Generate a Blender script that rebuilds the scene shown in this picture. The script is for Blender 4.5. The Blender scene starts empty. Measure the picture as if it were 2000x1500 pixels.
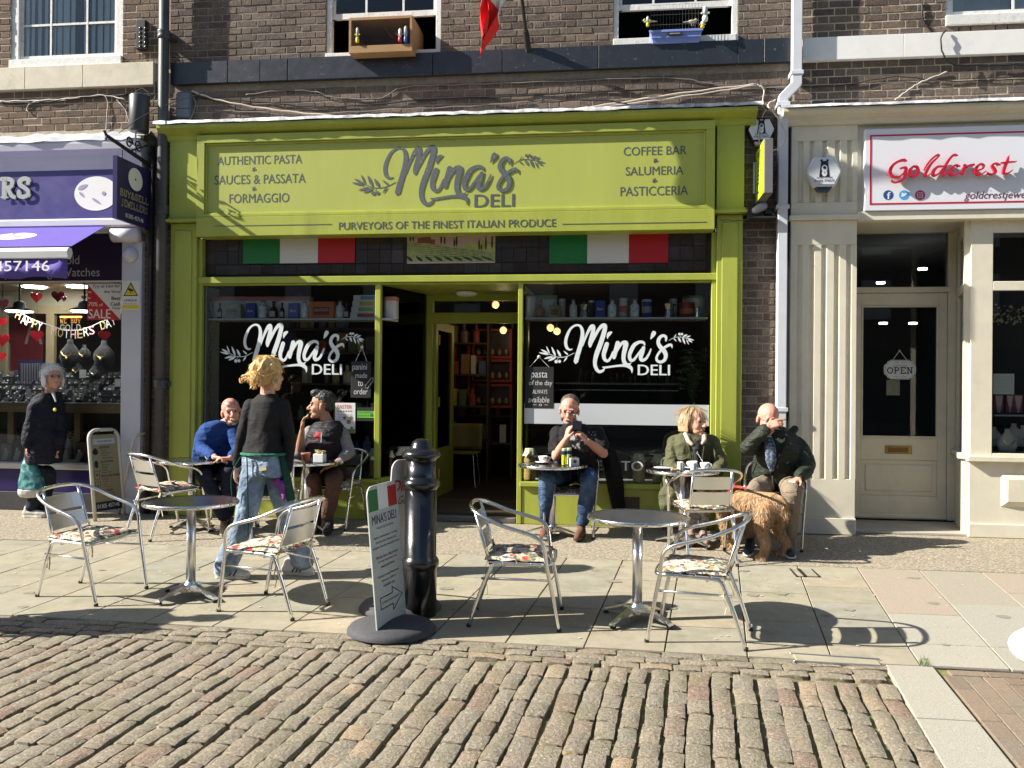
import bpy, math, random
from mathutils import Vector, Matrix, noise, Quaternion
rnd = random.Random(7)
SC = bpy.context.scene
COL = SC.collection
PI = math.pi
FPX = 1700.0
TH = math.atan(.1275); RHO = .0085; PIT = 5 / 1700.
CAM = Vector((0, -9.07, 1.376))
f0 = Vector((-math.sin(TH) * math.cos(PIT), math.cos(TH) * math.cos(PIT), math.sin(PIT)))
r0 = Vector((math.cos(TH), math.sin(TH), 0))
u0 = r0.cross(f0)
RV = r0 * math.cos(RHO) + u0 * math.sin(RHO)
UV = u0 * math.cos(RHO) - r0 * math.sin(RHO)
cd = bpy.data.cameras.new('camera'); cam = bpy.data.objects.new('camera', cd); COL.objects.link(cam)
cd.sensor_width = 36; cd.lens = FPX / 2000 * 36; cd.clip_end = 500; cd.clip_start = .05
cam.matrix_world = Matrix(((RV.x, UV.x, -f0.x, CAM.x), (RV.y, UV.y, -f0.y, CAM.y), (RV.z, UV.z, -f0.z, CAM.z), (0, 0, 0, 1)))
SC.camera = cam
ALPHA = math.radians(14.5); ELEV = math.radians(33.5)
wd = bpy.data.worlds.new('World'); SC.world = wd; wd.use_nodes = True
wn = wd.node_tree; bg = wn.nodes['Background']
sk = wn.nodes.new('ShaderNodeTexSky'); sk.sky_type = 'NISHITA'; sk.sun_disc = False
sk.sun_elevation = ELEV; sk.sun_rotation = math.atan2(-math.cos(ALPHA), -math.sin(ALPHA))
wn.links.new(sk.outputs[0], bg.inputs[0]); bg.inputs[1].default_value = .068
sd = bpy.data.lights.new('sun', 'SUN'); sd.energy = 5.0; sd.angle = math.radians(.5); sd.color = (1, .945, .85)
so = bpy.data.objects.new('sun', sd); COL.objects.link(so); so.location = (-10, -6, 10)
SD = Vector((math.cos(ALPHA) * math.cos(ELEV), math.sin(ALPHA) * math.cos(ELEV), -math.sin(ELEV)))
so.rotation_euler = (-SD).to_track_quat('Z', 'Y').to_euler()
SC.view_settings.view_transform = 'Standard'; SC.view_settings.look = 'None'
SC.view_settings.exposure = 1.18; SC.view_settings.gamma = 1.0; SC.view_settings.use_curve_mapping = False
SC.cycles.max_bounces = 6; SC.cycles.diffuse_bounces = 3; SC.cycles.glossy_bounces = 3
SC.cycles.transparent_max_bounces = 12; SC.cycles.caustics_reflective = False; SC.cycles.caustics_refractive = False
SC.cycles.use_denoising = True
GZ0 = -.06; SL = .04
def gz(y): return GZ0 + SL * y
def ray(px, py): return f0 + RV * ((px - 1000) / FPX) + UV * ((750 - py) / FPX)
def at(px, py, Y):                      # world point seen at a photo pixel on the vertical plane Y
 d = ray(px, py); t = (Y - CAM.y) / d.y
 return CAM + d * t
def gnd(px, py, h=0.):                  # world point seen at a photo pixel on the ground
 d = ray(px, py); t = (GZ0 + SL * CAM.y + h - CAM.z) / (d.z - SL * d.y)
 return CAM + d * t
def wt(o):
 v = Vector((0, 0, 0))
 while o: v = v + o.location; o = o.parent
 return v
def link(o, parent=None):
 COL.objects.link(o)
 if parent: o.parent = parent; o.location = -wt(parent)
 return o
def tag(o, label, cat, group=None, kind=None):
 if label: o['label'] = label
 if cat: o['category'] = cat
 if group: o['group'] = group
 if kind: o['kind'] = kind
 return o
def thing(name, label, cat, loc=(0, 0, 0), group=None):
 o = bpy.data.objects.new(name, None); COL.objects.link(o); o.location = loc; o.empty_display_size = .1
 return tag(o, label, cat, group)
def kids(o): return [c for c in bpy.data.objects if c.parent == o]
KIDS = {}
def copy_tree(o, loc=None, rz=None, label=None, group=None, parent=None, km=None):
 if km is None:
  km = {}
  for c in bpy.data.objects:
   if c.parent: km.setdefault(c.parent.name, []).append(c)
 c = o.copy(); COL.objects.link(c)
 if parent: c.parent = parent
 if loc is not None: c.location = loc
 if rz is not None: c.rotation_euler = (SLR if c.get('tilt') else 0, 0, 0); c.rotation_euler = tiltrot(rz) if c.get('tilt') else (0, 0, rz)
 if label: c['label'] = label
 if group: c['group'] = group
 for k in km.get(o.name, []): copy_tree(k, parent=c, km=km)
 return c
SLR = math.atan(SL)
def tiltrot(rz): return (Matrix.Rotation(SLR, 3, 'X') @ Matrix.Rotation(rz, 3, 'Z')).to_euler()
class MB:
 def __init__(s): s.v = []; s.f = []
 def add(s, vs, fs, m=None):
  n = len(s.v)
  s.v += [tuple(m @ Vector(p)) for p in vs] if m is not None else [tuple(p) for p in vs]
  s.f += [tuple(i + n for i in f) for f in fs]; return s
 def box(s, x0, x1, y0, y1, z0, z1, m=None):
  return s.add([(x0, y0, z0), (x1, y0, z0), (x1, y1, z0), (x0, y1, z0), (x0, y0, z1), (x1, y0, z1), (x1, y1, z1), (x0, y1, z1)],
                     [(3, 2, 1, 0), (4, 5, 6, 7), (0, 1, 5, 4), (1, 2, 6, 5), (2, 3, 7, 6), (3, 0, 4, 7)], m)
 def tube(s, pts, r, n=8, closed=False, caps=True, m=None):
  pts = [Vector(p) for p in pts]; N = len(pts); rs = r if isinstance(r, (list, tuple)) else [r] * N
  vs = []; up = None
  for i, p in enumerate(pts):
   if closed: t = pts[(i + 1) % N] - pts[i - 1]
   else: t = pts[min(i + 1, N - 1)] - pts[max(i - 1, 0)]
   if t.length < 1e-9: t = Vector((0, 0, 1))
   t.normalize()
   if up is None: up = Vector((0, 0, 1)) if abs(t.z) < .9 else Vector((1, 0, 0))
   a = up - t * up.dot(t)
   if a.length < 1e-6: a = t.orthogonal()
   a.normalize(); up = a; b = t.cross(a)
   for k in range(n):
    an = 2 * PI * k / n; vs.append(p + (a * math.cos(an) + b * math.sin(an)) * rs[i])
  fs = []
  for i in range(N if closed else N - 1):
   j = (i + 1) % N
   for k in range(n): fs.append((i * n + k, i * n + (k + 1) % n, j * n + (k + 1) % n, j * n + k))
  if caps and not closed: fs.append(tuple(range(n))[::-1]); fs.append(tuple((N - 1) * n + k for k in range(n)))
  return s.add(vs, fs, m)
 def lathe(s, prof, c=(0, 0, 0), n=20, m=None, cap=True):
  vs = []; fs = []
  for (r, z) in prof:
   for k in range(n): an = 2 * PI * k / n; vs.append((c[0] + r * math.cos(an), c[1] + r * math.sin(an), c[2] + z))
  for i in range(len(prof) - 1):
   for k in range(n): fs.append((i * n + k, i * n + (k + 1) % n, (i + 1) * n + (k + 1) % n, (i + 1) * n + k))
  if cap: fs.append(tuple(range(n))[::-1]); fs.append(tuple((len(prof) - 1) * n + k for k in range(n)))
  return s.add(vs, fs, m)
 def prism(s, poly, d0, d1, m=None):      # polygon in local xy, from z d0 to d1
  n = len(poly)
  vs = [(x, y, d0) for x, y in poly] + [(x, y, d1) for x, y in poly]
  fs = [tuple(range(n))[::-1], tuple(range(n, 2 * n))] + [(i, (i + 1) % n, n + (i + 1) % n, n + i) for i in range(n)]
  return s.add(vs, fs, m)
 def ball(s, c, rx, ry=None, rz=None, n=12, k=8, m=None):
  ry = rx if ry is None else ry; rz = rx if rz is None else rz
  vs = [(c[0], c[1], c[2] - rz)]
  for i in range(1, k):
   a = -PI / 2 + PI * i / k
   for j in range(n): b = 2 * PI * j / n; vs.append((c[0] + rx * math.cos(a) * math.cos(b), c[1] + ry * math.cos(a) * math.sin(b), c[2] + rz * math.sin(a)))
  vs.append((c[0], c[1], c[2] + rz)); L = len(vs) - 1; fs = []
  for j in range(n):
   fs.append((0, 1 + (j + 1) % n, 1 + j)); fs.append((L, L - n + j, L - n + (j + 1) % n))
  for i in range(k - 2):
   for j in range(n): a = 1 + i * n; fs.append((a + j, a + (j + 1) % n, a + n + (j + 1) % n, a + n + j))
  return s.add(vs, fs, m)
 def caps(s, p0, p1, a, b, n=12):         # tapered capsule with round ends
  p0 = Vector(p0); p1 = Vector(p1); d = p1 - p0; L = d.length
  if L < 1e-5: return s.ball(p0, a, n=n)
  d.normalize(); pts = []; rs = []
  for t in (-1, -.85, -.5, 0): pts.append(p0 + d * a * t); rs.append(max(a * math.sqrt(max(0, 1 - t * t)), .0005))
  for t in (0, .5, .85, 1): pts.append(p1 + d * b * t); rs.append(max(b * math.sqrt(max(0, 1 - t * t)), .0005))
  return s.tube(pts, rs, n)
 def chain(s, pr, n=12):
  for (p, a), (q, b) in zip(pr, pr[1:]): s.caps(p, q, a, b, n)
  return s
 def obj(s, name, mt, parent=None, smooth=False, label=None, kind=None):
  me = bpy.data.meshes.new(name); me.from_pydata(s.v, [], s.f); me.update()
  if smooth: me.polygons.foreach_set('use_smooth', [True] * len(me.polygons))
  o = bpy.data.objects.new(name, me)
  if mt: me.materials.append(mt)
  link(o, parent)
  if label: o['label'] = label
  if kind: o['kind'] = kind
  return o
def bevel(o, w=.004, seg=1):
 m = o.modifiers.new('edge', 'BEVEL'); m.width = w; m.segments = seg; m.limit_method = 'ANGLE'; return o
def bx(name, mt, parent, x0, x1, y0, y1, z0, z1, bv=.003, label=None):
 o = MB().box(min(x0, x1), max(x0, x1), y0, y1, z0, z1).obj(name, mt, parent, label=label)
 if bv: bevel(o, bv)
 return o
def remesh(mb, name, mt, parent, vox=.008, it=5, fold=0., fs=14., sq=(1, 1, 1), label=None):
 me = bpy.data.meshes.new(name); me.from_pydata(mb.v, [], mb.f); me.update()
 t = bpy.data.objects.new(name + '_tmp', me); COL.objects.link(t)
 r = t.modifiers.new('r', 'REMESH'); r.mode = 'VOXEL'; r.voxel_size = vox
 if it: q = t.modifiers.new('s', 'SMOOTH'); q.factor = .5; q.iterations = it
 dg = bpy.context.evaluated_depsgraph_get()
 nm = bpy.data.meshes.new_from_object(t.evaluated_get(dg))
 bpy.data.objects.remove(t); bpy.data.meshes.remove(me)
 if fold:
  nm.update(); no = [v.normal.copy() for v in nm.vertices]
  for v, nn in zip(nm.vertices, no):
   p = v.co; w = Vector((p.x * sq[0], p.y * sq[1], p.z * sq[2])) * fs
   a = noise.noise(w + Vector((3.1, 0, 0))); b = 1 - 2 * abs(noise.noise(w * .7 + Vector((0, 9, 4))))
   v.co = p + nn * fold * (a * .6 + b * .7)
 nm.name = name; nm.materials.clear(); nm.materials.append(mt)
 nm.polygons.foreach_set('use_smooth', [True] * len(nm.polygons)); nm.update()
 o = bpy.data.objects.new(name, nm); link(o, parent)
 if label: o['label'] = label
 return o
def catmull(P, k=6):
 out = []
 for i in range(len(P) - 1):
  a = P[max(i - 1, 0)]; b = P[i]; c = P[i + 1]; d = P[min(i + 2, len(P) - 1)]
  for j in range(k):
   t = j / k
   out.append(tuple(.5 * ((2 * b[q]) + (-a[q] + c[q]) * t + (2 * a[q] - 5 * b[q] + 4 * c[q] - d[q]) * t * t + (-a[q] + 3 * b[q] - 3 * c[q] + d[q]) * t ** 3) for q in range(len(b))))
 out.append(tuple(P[-1])); return out
FACE = Matrix(((1, 0, 0), (0, 0, 1), (0, 1, 0))).to_4x4()       # local xy -> world xz, local z -> +Y
FACEN = Matrix(((1, 0, 0), (0, 0, -1), (0, 1, 0))).to_4x4()     # local xy -> world xz, local z -> -Y (towards street)
TEXTS = []
def text(s, mt, parent, x0, x1, y0, y1, M=None, Y=0., bold=0., shear=0., name='lettering', ext=.0012, label=None):
 """flat lettering fitted to a box on the plane Y (facing the street), or on the plane of matrix M"""
 cu = bpy.data.curves.new(name, 'FONT'); cu.body = s; cu.size = 1; cu.offset = 0; cu.shear = shear; cu.resolution_u = 3
 cu.materials.append(mt)
 o = bpy.data.objects.new(name, cu); COL.objects.link(o)
 if M is None: M = Matrix.Translation((0, Y, 0)) @ FACEN
 TEXTS.append((o, M.copy(), x0, x1, y0, y1, bold, parent))
 if label: o['label'] = label
 return o
def fit_texts():
 bpy.context.view_layer.update(); dg = bpy.context.evaluated_depsgraph_get()
 for o, M, x0, x1, y0, y1, ext, parent in TEXTS:
  me = bpy.data.meshes.new_from_object(o.evaluated_get(dg)); nm = o.name; lb = o.get('label')
  cu = o.data; bpy.data.objects.remove(o); bpy.data.curves.remove(cu)
  if not me.vertices: continue
  xs = [v.co.x for v in me.vertices]; ys = [v.co.y for v in me.vertices]; bx0, bx1, by0, by1 = min(xs), max(xs), min(ys), max(ys)
  sx = (x1 - x0) / max(bx1 - bx0, 1e-6); sy = (y1 - y0) / max(by1 - by0, 1e-6); W0 = Matrix.Translation((-wt(parent)) if parent else (0, 0, 0)) @ M
  for v in me.vertices: v.co = W0 @ Vector((x0 + (v.co.x - bx0) * sx, y0 + (v.co.y - by0) * sy, .0003))
  if ext > 0:
   vs = [v.co.copy() for v in me.vertices]; fs = [tuple(p.vertices) for p in me.polygons]; ml = me.materials[0]; k = len(vs); a = min(ext, .03) * .55
   X = W0.to_3x3() @ Vector((a * sx, 0, 0)); Zv = W0.to_3x3() @ Vector((0, 0, .0002)); Yv = W0.to_3x3() @ Vector((0, a * sy * .5, 0))
   vv = [v - X for v in vs] + [v + X + Zv for v in vs] + [v + Yv + Zv * 2 for v in vs]; ff = fs + [tuple(i + k for i in f) for f in fs] + [tuple(i + 2 * k for i in f) for f in fs]
   bpy.data.meshes.remove(me); me = bpy.data.meshes.new('lettering'); me.from_pydata(vv, [], ff); me.materials.append(ml)
  me.update(); me.name = 'lettering'; o = bpy.data.objects.new('lettering', me); COL.objects.link(o)
  if parent: o.parent = parent
  if lb: o['label'] = lb
def ribbon(mb, pts, M, dz=0., k=6, th=.001):
 """brush stroke with varying width; pts (x,y,w) in the local xy plane of M"""
 C = catmull(pts, k); n = len(C); L = []; R_ = []
 for i, (x, y, w) in enumerate(C):
  a = C[max(i - 1, 0)]; b = C[min(i + 1, n - 1)]; t = Vector((b[0] - a[0], b[1] - a[1]))
  if t.length < 1e-9: t = Vector((1, 0))
  t.normalize(); nx, ny = -t.y, t.x; h = max(w, 1e-4) / 2
  L.append((x + nx * h, y + ny * h)); R_.append((x - nx * h, y - ny * h))
 vs = [(p[0], p[1], dz + th + 1.2e-5 * i) for i, p in enumerate(L)] + [(p[0], p[1], dz + th + 1.2e-5 * i) for i, p in enumerate(R_)]
 fs = [(n + i, n + i + 1, i + 1, i) for i in range(n - 1)]
 m0 = len(vs); vs += [(p[0], p[1], dz - .0003) for p in L] + [(p[0], p[1], dz - .0003) for p in R_]
 fs += [(i, i + 1, m0 + i + 1, m0 + i) for i in range(n - 1)] + [(n + i + 1, n + i, m0 + n + i, m0 + n + i + 1) for i in range(n - 1)]
 for (x, y, w), sgn in ((C[0], -1), (C[-1], 1)):      # round ends
  q = 10; c0 = len(vs); vs.append((x, y, dz + th * 1.25))
  for j in range(q): vs.append((x + w * .5 * math.cos(2 * PI * j / q), y + w * .5 * math.sin(2 * PI * j / q), dz + th * 1.25))
  fs += [(c0, c0 + 1 + j, c0 + 1 + (j + 1) % q) for j in range(q)]
 mb.add(vs, fs, M)
def leaf(mb, b, t, w, M, dz=0., n=7):
 b = Vector(b); t = Vector(t); d = t - b; nn = Vector((-d.y, d.x)).normalized(); vs = []
 for i in range(n + 1):
  u = i / n; h = w / 2 * math.sin(PI * u ** .8) ** .8 if 0 < u < 1 else 0.0001
  p = b + d * u; vs += [(p.x + nn.x * h, p.y + nn.y * h, dz), (p.x - nn.x * h, p.y - nn.y * h, dz)]
 mb.add(vs, [(2 * i + 1, 2 * i + 3, 2 * i + 2, 2 * i) for i in range(n)], M)
def disc(mb, x, y, r, M, dz=0., n=20, ry=None):
 ry = r if ry is None else ry
 mb.add([(x + r * math.cos(2 * PI * j / n), y + ry * math.sin(2 * PI * j / n), dz) for j in range(n)], [tuple(range(n))], M)
def lin(h):
 h = h.lstrip('#'); c = [int(h[i:i + 2], 16) / 255 for i in (0, 2, 4)]
 return tuple(v / 12.92 if v <= .04045 else ((v + .055) / 1.055) ** 2.4 for v in c)
MATS = {}
def mat(name, col, rough=.6, metal=0., var=0., vs=6., bump=0., bs=60., rand=0., spec=.5, col2=None, mix=.5, ms=3., emit=0., coat=0., sheen=0., stretch=None, dirt=0.):
 if name in MATS: return MATS[name]
 m = bpy.data.materials.new(name); m.use_nodes = True; nt = m.node_tree; N = nt.nodes; Lk = nt.links
 b = N['Principled BSDF']; b.inputs['Roughness'].default_value = rough; b.inputs['Metallic'].default_value = metal
 b.inputs['Specular IOR Level'].default_value = spec
 if coat: b.inputs['Coat Weight'].default_value = coat; b.inputs['Coat Roughness'].default_value = .1
 if sheen: b.inputs['Sheen Weight'].default_value = sheen
 if isinstance(col, str): col = lin(col)
 if isinstance(col2, str): col2 = lin(col2)
 cur = None
 geo = N.new('ShaderNodeNewGeometry'); pos = geo.outputs['Position']
 if stretch:
  mp = N.new('ShaderNodeMapping'); mp.inputs['Scale'].default_value = stretch; Lk.new(pos, mp.inputs[0]); pos = mp.outputs[0]
 def noi(scale, det=4, rou=.6, src=None):
  n = N.new('ShaderNodeTexNoise'); n.inputs['Scale'].default_value = scale; n.inputs['Detail'].default_value = det; n.inputs['Roughness'].default_value = rou
  Lk.new(src or pos, n.inputs['Vector']); return n
 def rgb(c): n = N.new('ShaderNodeRGB'); n.outputs[0].default_value = (*c, 1); return n.outputs[0]
 def mixc(a, bb, fac, mode='MIX'):
  n = N.new('ShaderNodeMix'); n.data_type = 'RGBA'; n.blend_type = mode
  if isinstance(fac, float): n.inputs[0].default_value = fac
  else: Lk.new(fac, n.inputs[0])
  Lk.new(a, n.inputs[6]); Lk.new(bb, n.inputs[7]); return n.outputs[2]
 cur = rgb(col)
 if col2:
  n = noi(ms, 5, .65); r = N.new('ShaderNodeMapRange'); r.inputs[1].default_value = mix - .12; r.inputs[2].default_value = mix + .12
  Lk.new(n.outputs[0], r.inputs[0]); cur = mixc(cur, rgb(col2), r.outputs[0])
 hsv = N.new('ShaderNodeHueSaturation'); need = False
 vsum = None
 if var:
  n = noi(vs, 6, .7); r = N.new('ShaderNodeMapRange'); r.inputs[1].default_value = .3; r.inputs[2].default_value = .7
  r.inputs[3].default_value = 1 - var; r.inputs[4].default_value = 1 + var; Lk.new(n.outputs[0], r.inputs[0]); vsum = r.outputs[0]; need = True
 if rand:
  oi = N.new('ShaderNodeObjectInfo'); ad = N.new('ShaderNodeMath'); ad.operation = 'ADD'
  Lk.new(oi.outputs['Random'], ad.inputs[0]); Lk.new(geo.outputs['Random Per Island'], ad.inputs[1])
  fr = N.new('ShaderNodeMath'); fr.operation = 'FRACT'; Lk.new(ad.outputs[0], fr.inputs[0])
  r = N.new('ShaderNodeMapRange'); r.inputs[3].default_value = 1 - rand; r.inputs[4].default_value = 1 + rand; Lk.new(fr.outputs[0], r.inputs[0])
  if vsum: mu = N.new('ShaderNodeMath'); mu.operation = 'MULTIPLY'; Lk.new(vsum, mu.inputs[0]); Lk.new(r.outputs[0], mu.inputs[1]); vsum = mu.outputs[0]
  else: vsum = r.outputs[0]
  m['rnd'] = 1; need = True
 if need: Lk.new(vsum, hsv.inputs['Value']); Lk.new(cur, hsv.inputs['Color']); cur = hsv.outputs[0]
 if dirt:
  n = noi(2.2, 8, .75); r = N.new('ShaderNodeMapRange'); r.inputs[1].default_value = .56; r.inputs[2].default_value = .72; r.inputs[4].default_value = dirt
  Lk.new(n.outputs[0], r.inputs[0]); cur = mixc(cur, rgb((.09, .075, .055)), r.outputs[0])
 Lk.new(cur, b.inputs['Base Color'])
 if emit: Lk.new(cur, b.inputs['Emission Color']); b.inputs['Emission Strength'].default_value = emit
 if bump:
  n = noi(bs, 5, .65); bp = N.new('ShaderNodeBump'); bp.inputs['Strength'].default_value = bump; bp.inputs['Distance'].default_value = .01
  Lk.new(n.outputs[0], bp.inputs['Height']); Lk.new(bp.outputs[0], b.inputs['Normal'])
 if var and not emit:
  n = noi(vs * 2.3, 3); r = N.new('ShaderNodeMapRange'); r.inputs[3].default_value = max(.03, rough - .12); r.inputs[4].default_value = min(1, rough + .12)
  Lk.new(n.outputs[0], r.inputs[0]); Lk.new(r.outputs[0], b.inputs['Roughness'])
 MATS[name] = m; return m
def ramp_mat(name, stops, rough=.8, bump=.4, bs=70., var=.25, vs=25., speck=None, spec=.3, moss=0.):
 """each piece takes its own colour off a ramp (random per object / per island), with grain"""
 m = bpy.data.materials.new(name); m.use_nodes = True; N = m.node_tree.nodes; Lk = m.node_tree.links; b = N['Principled BSDF']
 b.inputs['Roughness'].default_value = rough; b.inputs['Specular IOR Level'].default_value = spec
 geo = N.new('ShaderNodeNewGeometry'); oi = N.new('ShaderNodeObjectInfo'); ad = N.new('ShaderNodeMath'); ad.operation = 'ADD'
 Lk.new(oi.outputs['Random'], ad.inputs[0]); Lk.new(geo.outputs['Random Per Island'], ad.inputs[1])
 fr = N.new('ShaderNodeMath'); fr.operation = 'FRACT'; Lk.new(ad.outputs[0], fr.inputs[0])
 cr = N.new('ShaderNodeValToRGB'); Lk.new(fr.outputs[0], cr.inputs[0]); e = cr.color_ramp.elements
 while len(e) < len(stops): e.new(.5)
 for i, (p, c) in enumerate(stops): e[i].position = p; e[i].color = (*(lin(c) if isinstance(c, str) else c), 1)
 def noi(s, d, r): n = N.new('ShaderNodeTexNoise'); n.inputs['Scale'].default_value = s; n.inputs['Detail'].default_value = d; n.inputs['Roughness'].default_value = r; Lk.new(geo.outputs['Position'], n.inputs['Vector']); return n
 n = noi(vs, 8, .75); r = N.new('ShaderNodeMapRange'); r.inputs[1].default_value = .3; r.inputs[2].default_value = .7; r.inputs[3].default_value = 1 - var; r.inputs[4].default_value = 1 + var
 Lk.new(n.outputs[0], r.inputs[0]); h = N.new('ShaderNodeHueSaturation'); Lk.new(cr.outputs[0], h.inputs['Color']); Lk.new(r.outputs[0], h.inputs['Value']); cur = h.outputs[0]
 def over(cur, col, scale, lo, hi, amt):
  n = noi(scale, 6, .7); r = N.new('ShaderNodeMapRange'); r.inputs[1].default_value = lo; r.inputs[2].default_value = hi; r.inputs[4].default_value = amt; Lk.new(n.outputs[0], r.inputs[0])
  q = N.new('ShaderNodeMix'); q.data_type = 'RGBA'; Lk.new(r.outputs[0], q.inputs[0]); Lk.new(cur, q.inputs[6]); q.inputs[7].default_value = (*(lin(col) if isinstance(col, str) else col), 1); return q.outputs[2]
 if speck: cur = over(cur, speck[0], speck[1], .55, .62, speck[2])
 if moss: cur = over(cur, (.10, .12, .035), 3.5, .5, .68, moss)
 Lk.new(cur, b.inputs['Base Color'])
 bp = N.new('ShaderNodeBump'); bp.inputs['Strength'].default_value = bump; bp.inputs['Distance'].default_value = .012
 n = noi(bs, 6, .7); Lk.new(n.outputs[0], bp.inputs['Height']); Lk.new(bp.outputs[0], b.inputs['Normal']); MATS[name] = m
 return m
def glass_mat(name, tint=(.93, .96, .95), ior=1.4, rough=.0):
 m = bpy.data.materials.new(name); m.use_nodes = True; N = m.node_tree.nodes; Lk = m.node_tree.links; N.clear()
 o = N.new('ShaderNodeOutputMaterial'); t = N.new('ShaderNodeBsdfTransparent'); g = N.new('ShaderNodeBsdfGlossy'); fz = N.new('ShaderNodeFresnel'); mx = N.new('ShaderNodeMixShader')
 t.inputs[0].default_value = (*tint, 1); g.inputs['Roughness'].default_value = rough; fz.inputs[0].default_value = ior
 Lk.new(fz.outputs[0], mx.inputs[0]); Lk.new(t.outputs[0], mx.inputs[1]); Lk.new(g.outputs[0], mx.inputs[2]); Lk.new(mx.outputs[0], o.inputs[0]); MATS[name] = m; return m
GREEN = mat('lime_green_paint', (.36, .40, .065), .42, var=.10, vs=4, bump=.06, bs=25, spec=.45, stretch=(1, 1, .2), dirt=.3)
GREEN_S = mat('lime_sign_vinyl', (.39, .43, .085), .5, var=.05, vs=2, bump=.05, bs=12, stretch=(1.4, 1, .2))
GREY_L = mat('grey_sign_lettering', (.075, .085, .09), .6)
def speckled():
 m = mat('speckled_grey_lettering', (.085, .095, .11), .6)
 N = m.node_tree.nodes; Lk = m.node_tree.links; b = N['Principled BSDF']
 return m
GREY_M = speckled()
CREAM = mat('cream_paint', (.70, .65, .515), .45, var=.07, vs=4, bump=.05, bs=25, spec=.4, dirt=.12)
CREAMB = mat('weathered_cream_stone', (.66, .6, .47), .8, var=.12, vs=5, bump=.15, bs=30, dirt=.3)
WHITEP = mat('white_gloss_paint', (.74, .75, .77), .35, var=.05, vs=4, bump=.03, bs=40, dirt=.08)
WHITEB = mat('white_painted_stone', (.78, .77, .74), .7, var=.05, vs=4, bump=.08, bs=30, dirt=.15)
WHITEPEEL = mat('peeling_white_paint', (.72, .71, .68), .6, var=.1, vs=14, bump=.3, bs=45, col2=(.4, .36, .3), mix=.66, ms=22)
BLACKB = mat('black_painted_stone', (.018, .022, .03), .4, var=.2, vs=5, bump=.1, bs=22, spec=.5, col2=(.35, .35, .34), mix=.74, ms=26, dirt=.2)
BLACK = mat('black_gloss_metal', (.008, .009, .01), .22, var=.3, vs=5, bump=.06, bs=35, spec=.6, coat=.3)
BLACKM = mat('black_matt', (.015, .015, .016), .7)
PIPEM = mat('grey_black_cast_iron', (.055, .06, .065), .5, var=.2, vs=7, bump=.12, bs=40, dirt=.3)
LEAD = mat('lead_flashing', (.33, .34, .36), .5, var=.35, vs=9, bump=.5, bs=14, col2=(.75, .75, .74), mix=.52, ms=8)
PURPLE = mat('deep_purple_vinyl', (.045, .035, .19), .4, var=.06, vs=3)
PURPLED = mat('dark_aubergine_panel', (.018, .008, .03), .35)
AWN = mat('purple_awning_canvas', (.11, .075, .38), .8, var=.08, vs=6, bump=.1, bs=80)
WHITE = mat('white_print', (.78, .78, .76), .55)
ICE = mat('ice_white_window_vinyl', (.70, .76, .76), .5, emit=0)
REDP = mat('red_print', (.55, .02, .03), .5)
NAVYT = mat('navy_print', (.01, .012, .04), .5)
ALU = mat('polished_aluminium', (.80, .80, .80), .2, metal=1., var=.04, vs=20, bump=.02, bs=90)
ALUB = mat('brushed_aluminium', (.70, .70, .69), .33, metal=1., var=.05, vs=30, stretch=(1, 1, 12))
STEELT = mat('swirled_steel_tabletop', (.32, .32, .33), .22, metal=1., var=.25, vs=70, bump=.12, bs=60)
GLASS = glass_mat('window_glass')
GLASSD = glass_mat('dark_window_glass', (.5, .52, .54), 1.45)
WOODL = mat('pale_timber', (.42, .27, .14), .55, var=.15, vs=5, bump=.1, bs=30, stretch=(.3, 1, 3))
WOODD = mat('dark_timber', (.07, .04, .022), .5, var=.2, vs=6)
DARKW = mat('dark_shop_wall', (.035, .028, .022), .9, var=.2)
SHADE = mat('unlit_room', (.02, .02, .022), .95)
CABLEW = mat('pale_cable', (.55, .5, .45), .6); CABLEK = mat('black_cable', (.012, .012, .012), .6)
BRASS = mat('tarnished_brass', (.30, .21, .07), .4, metal=.9, var=.3, vs=40)
CHINA = mat('white_china', (.82, .82, .8), .15, spec=.6)
BRICKM = ramp_mat('dark_stock_brick', [(0, (.085, .062, .052)), (.3, (.13, .097, .078)), (.55, (.16, .122, .095)), (.8, (.12, .094, .082)), (1, (.20, .15, .112))], .9, .6, 55, .35, 30, speck=((.26, .22, .18), 60, .55))
BRICKR = ramp_mat('warm_stock_brick', [(0, (.12, .082, .06)), (.3, (.18, .122, .09)), (.6, (.15, .105, .083)), (.85, (.21, .145, .105)), (1, (.10, .074, .062))], .9, .6, 55, .3, 30, speck=((.22, .17, .13), 55, .4))
MORT = mat('grey_brown_mortar', (.24, .205, .16), .95, var=.25, vs=18, bump=.5, bs=70)
MORTL = mat('sandy_mortar', (.50, .42, .30), .95, var=.2, vs=18, bump=.5, bs=70)
GREY_M = mat('worn_grey_script_lettering', (.085, .095, .11), .6, col2=(.36, .42, .1), mix=.69, ms=30)
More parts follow.
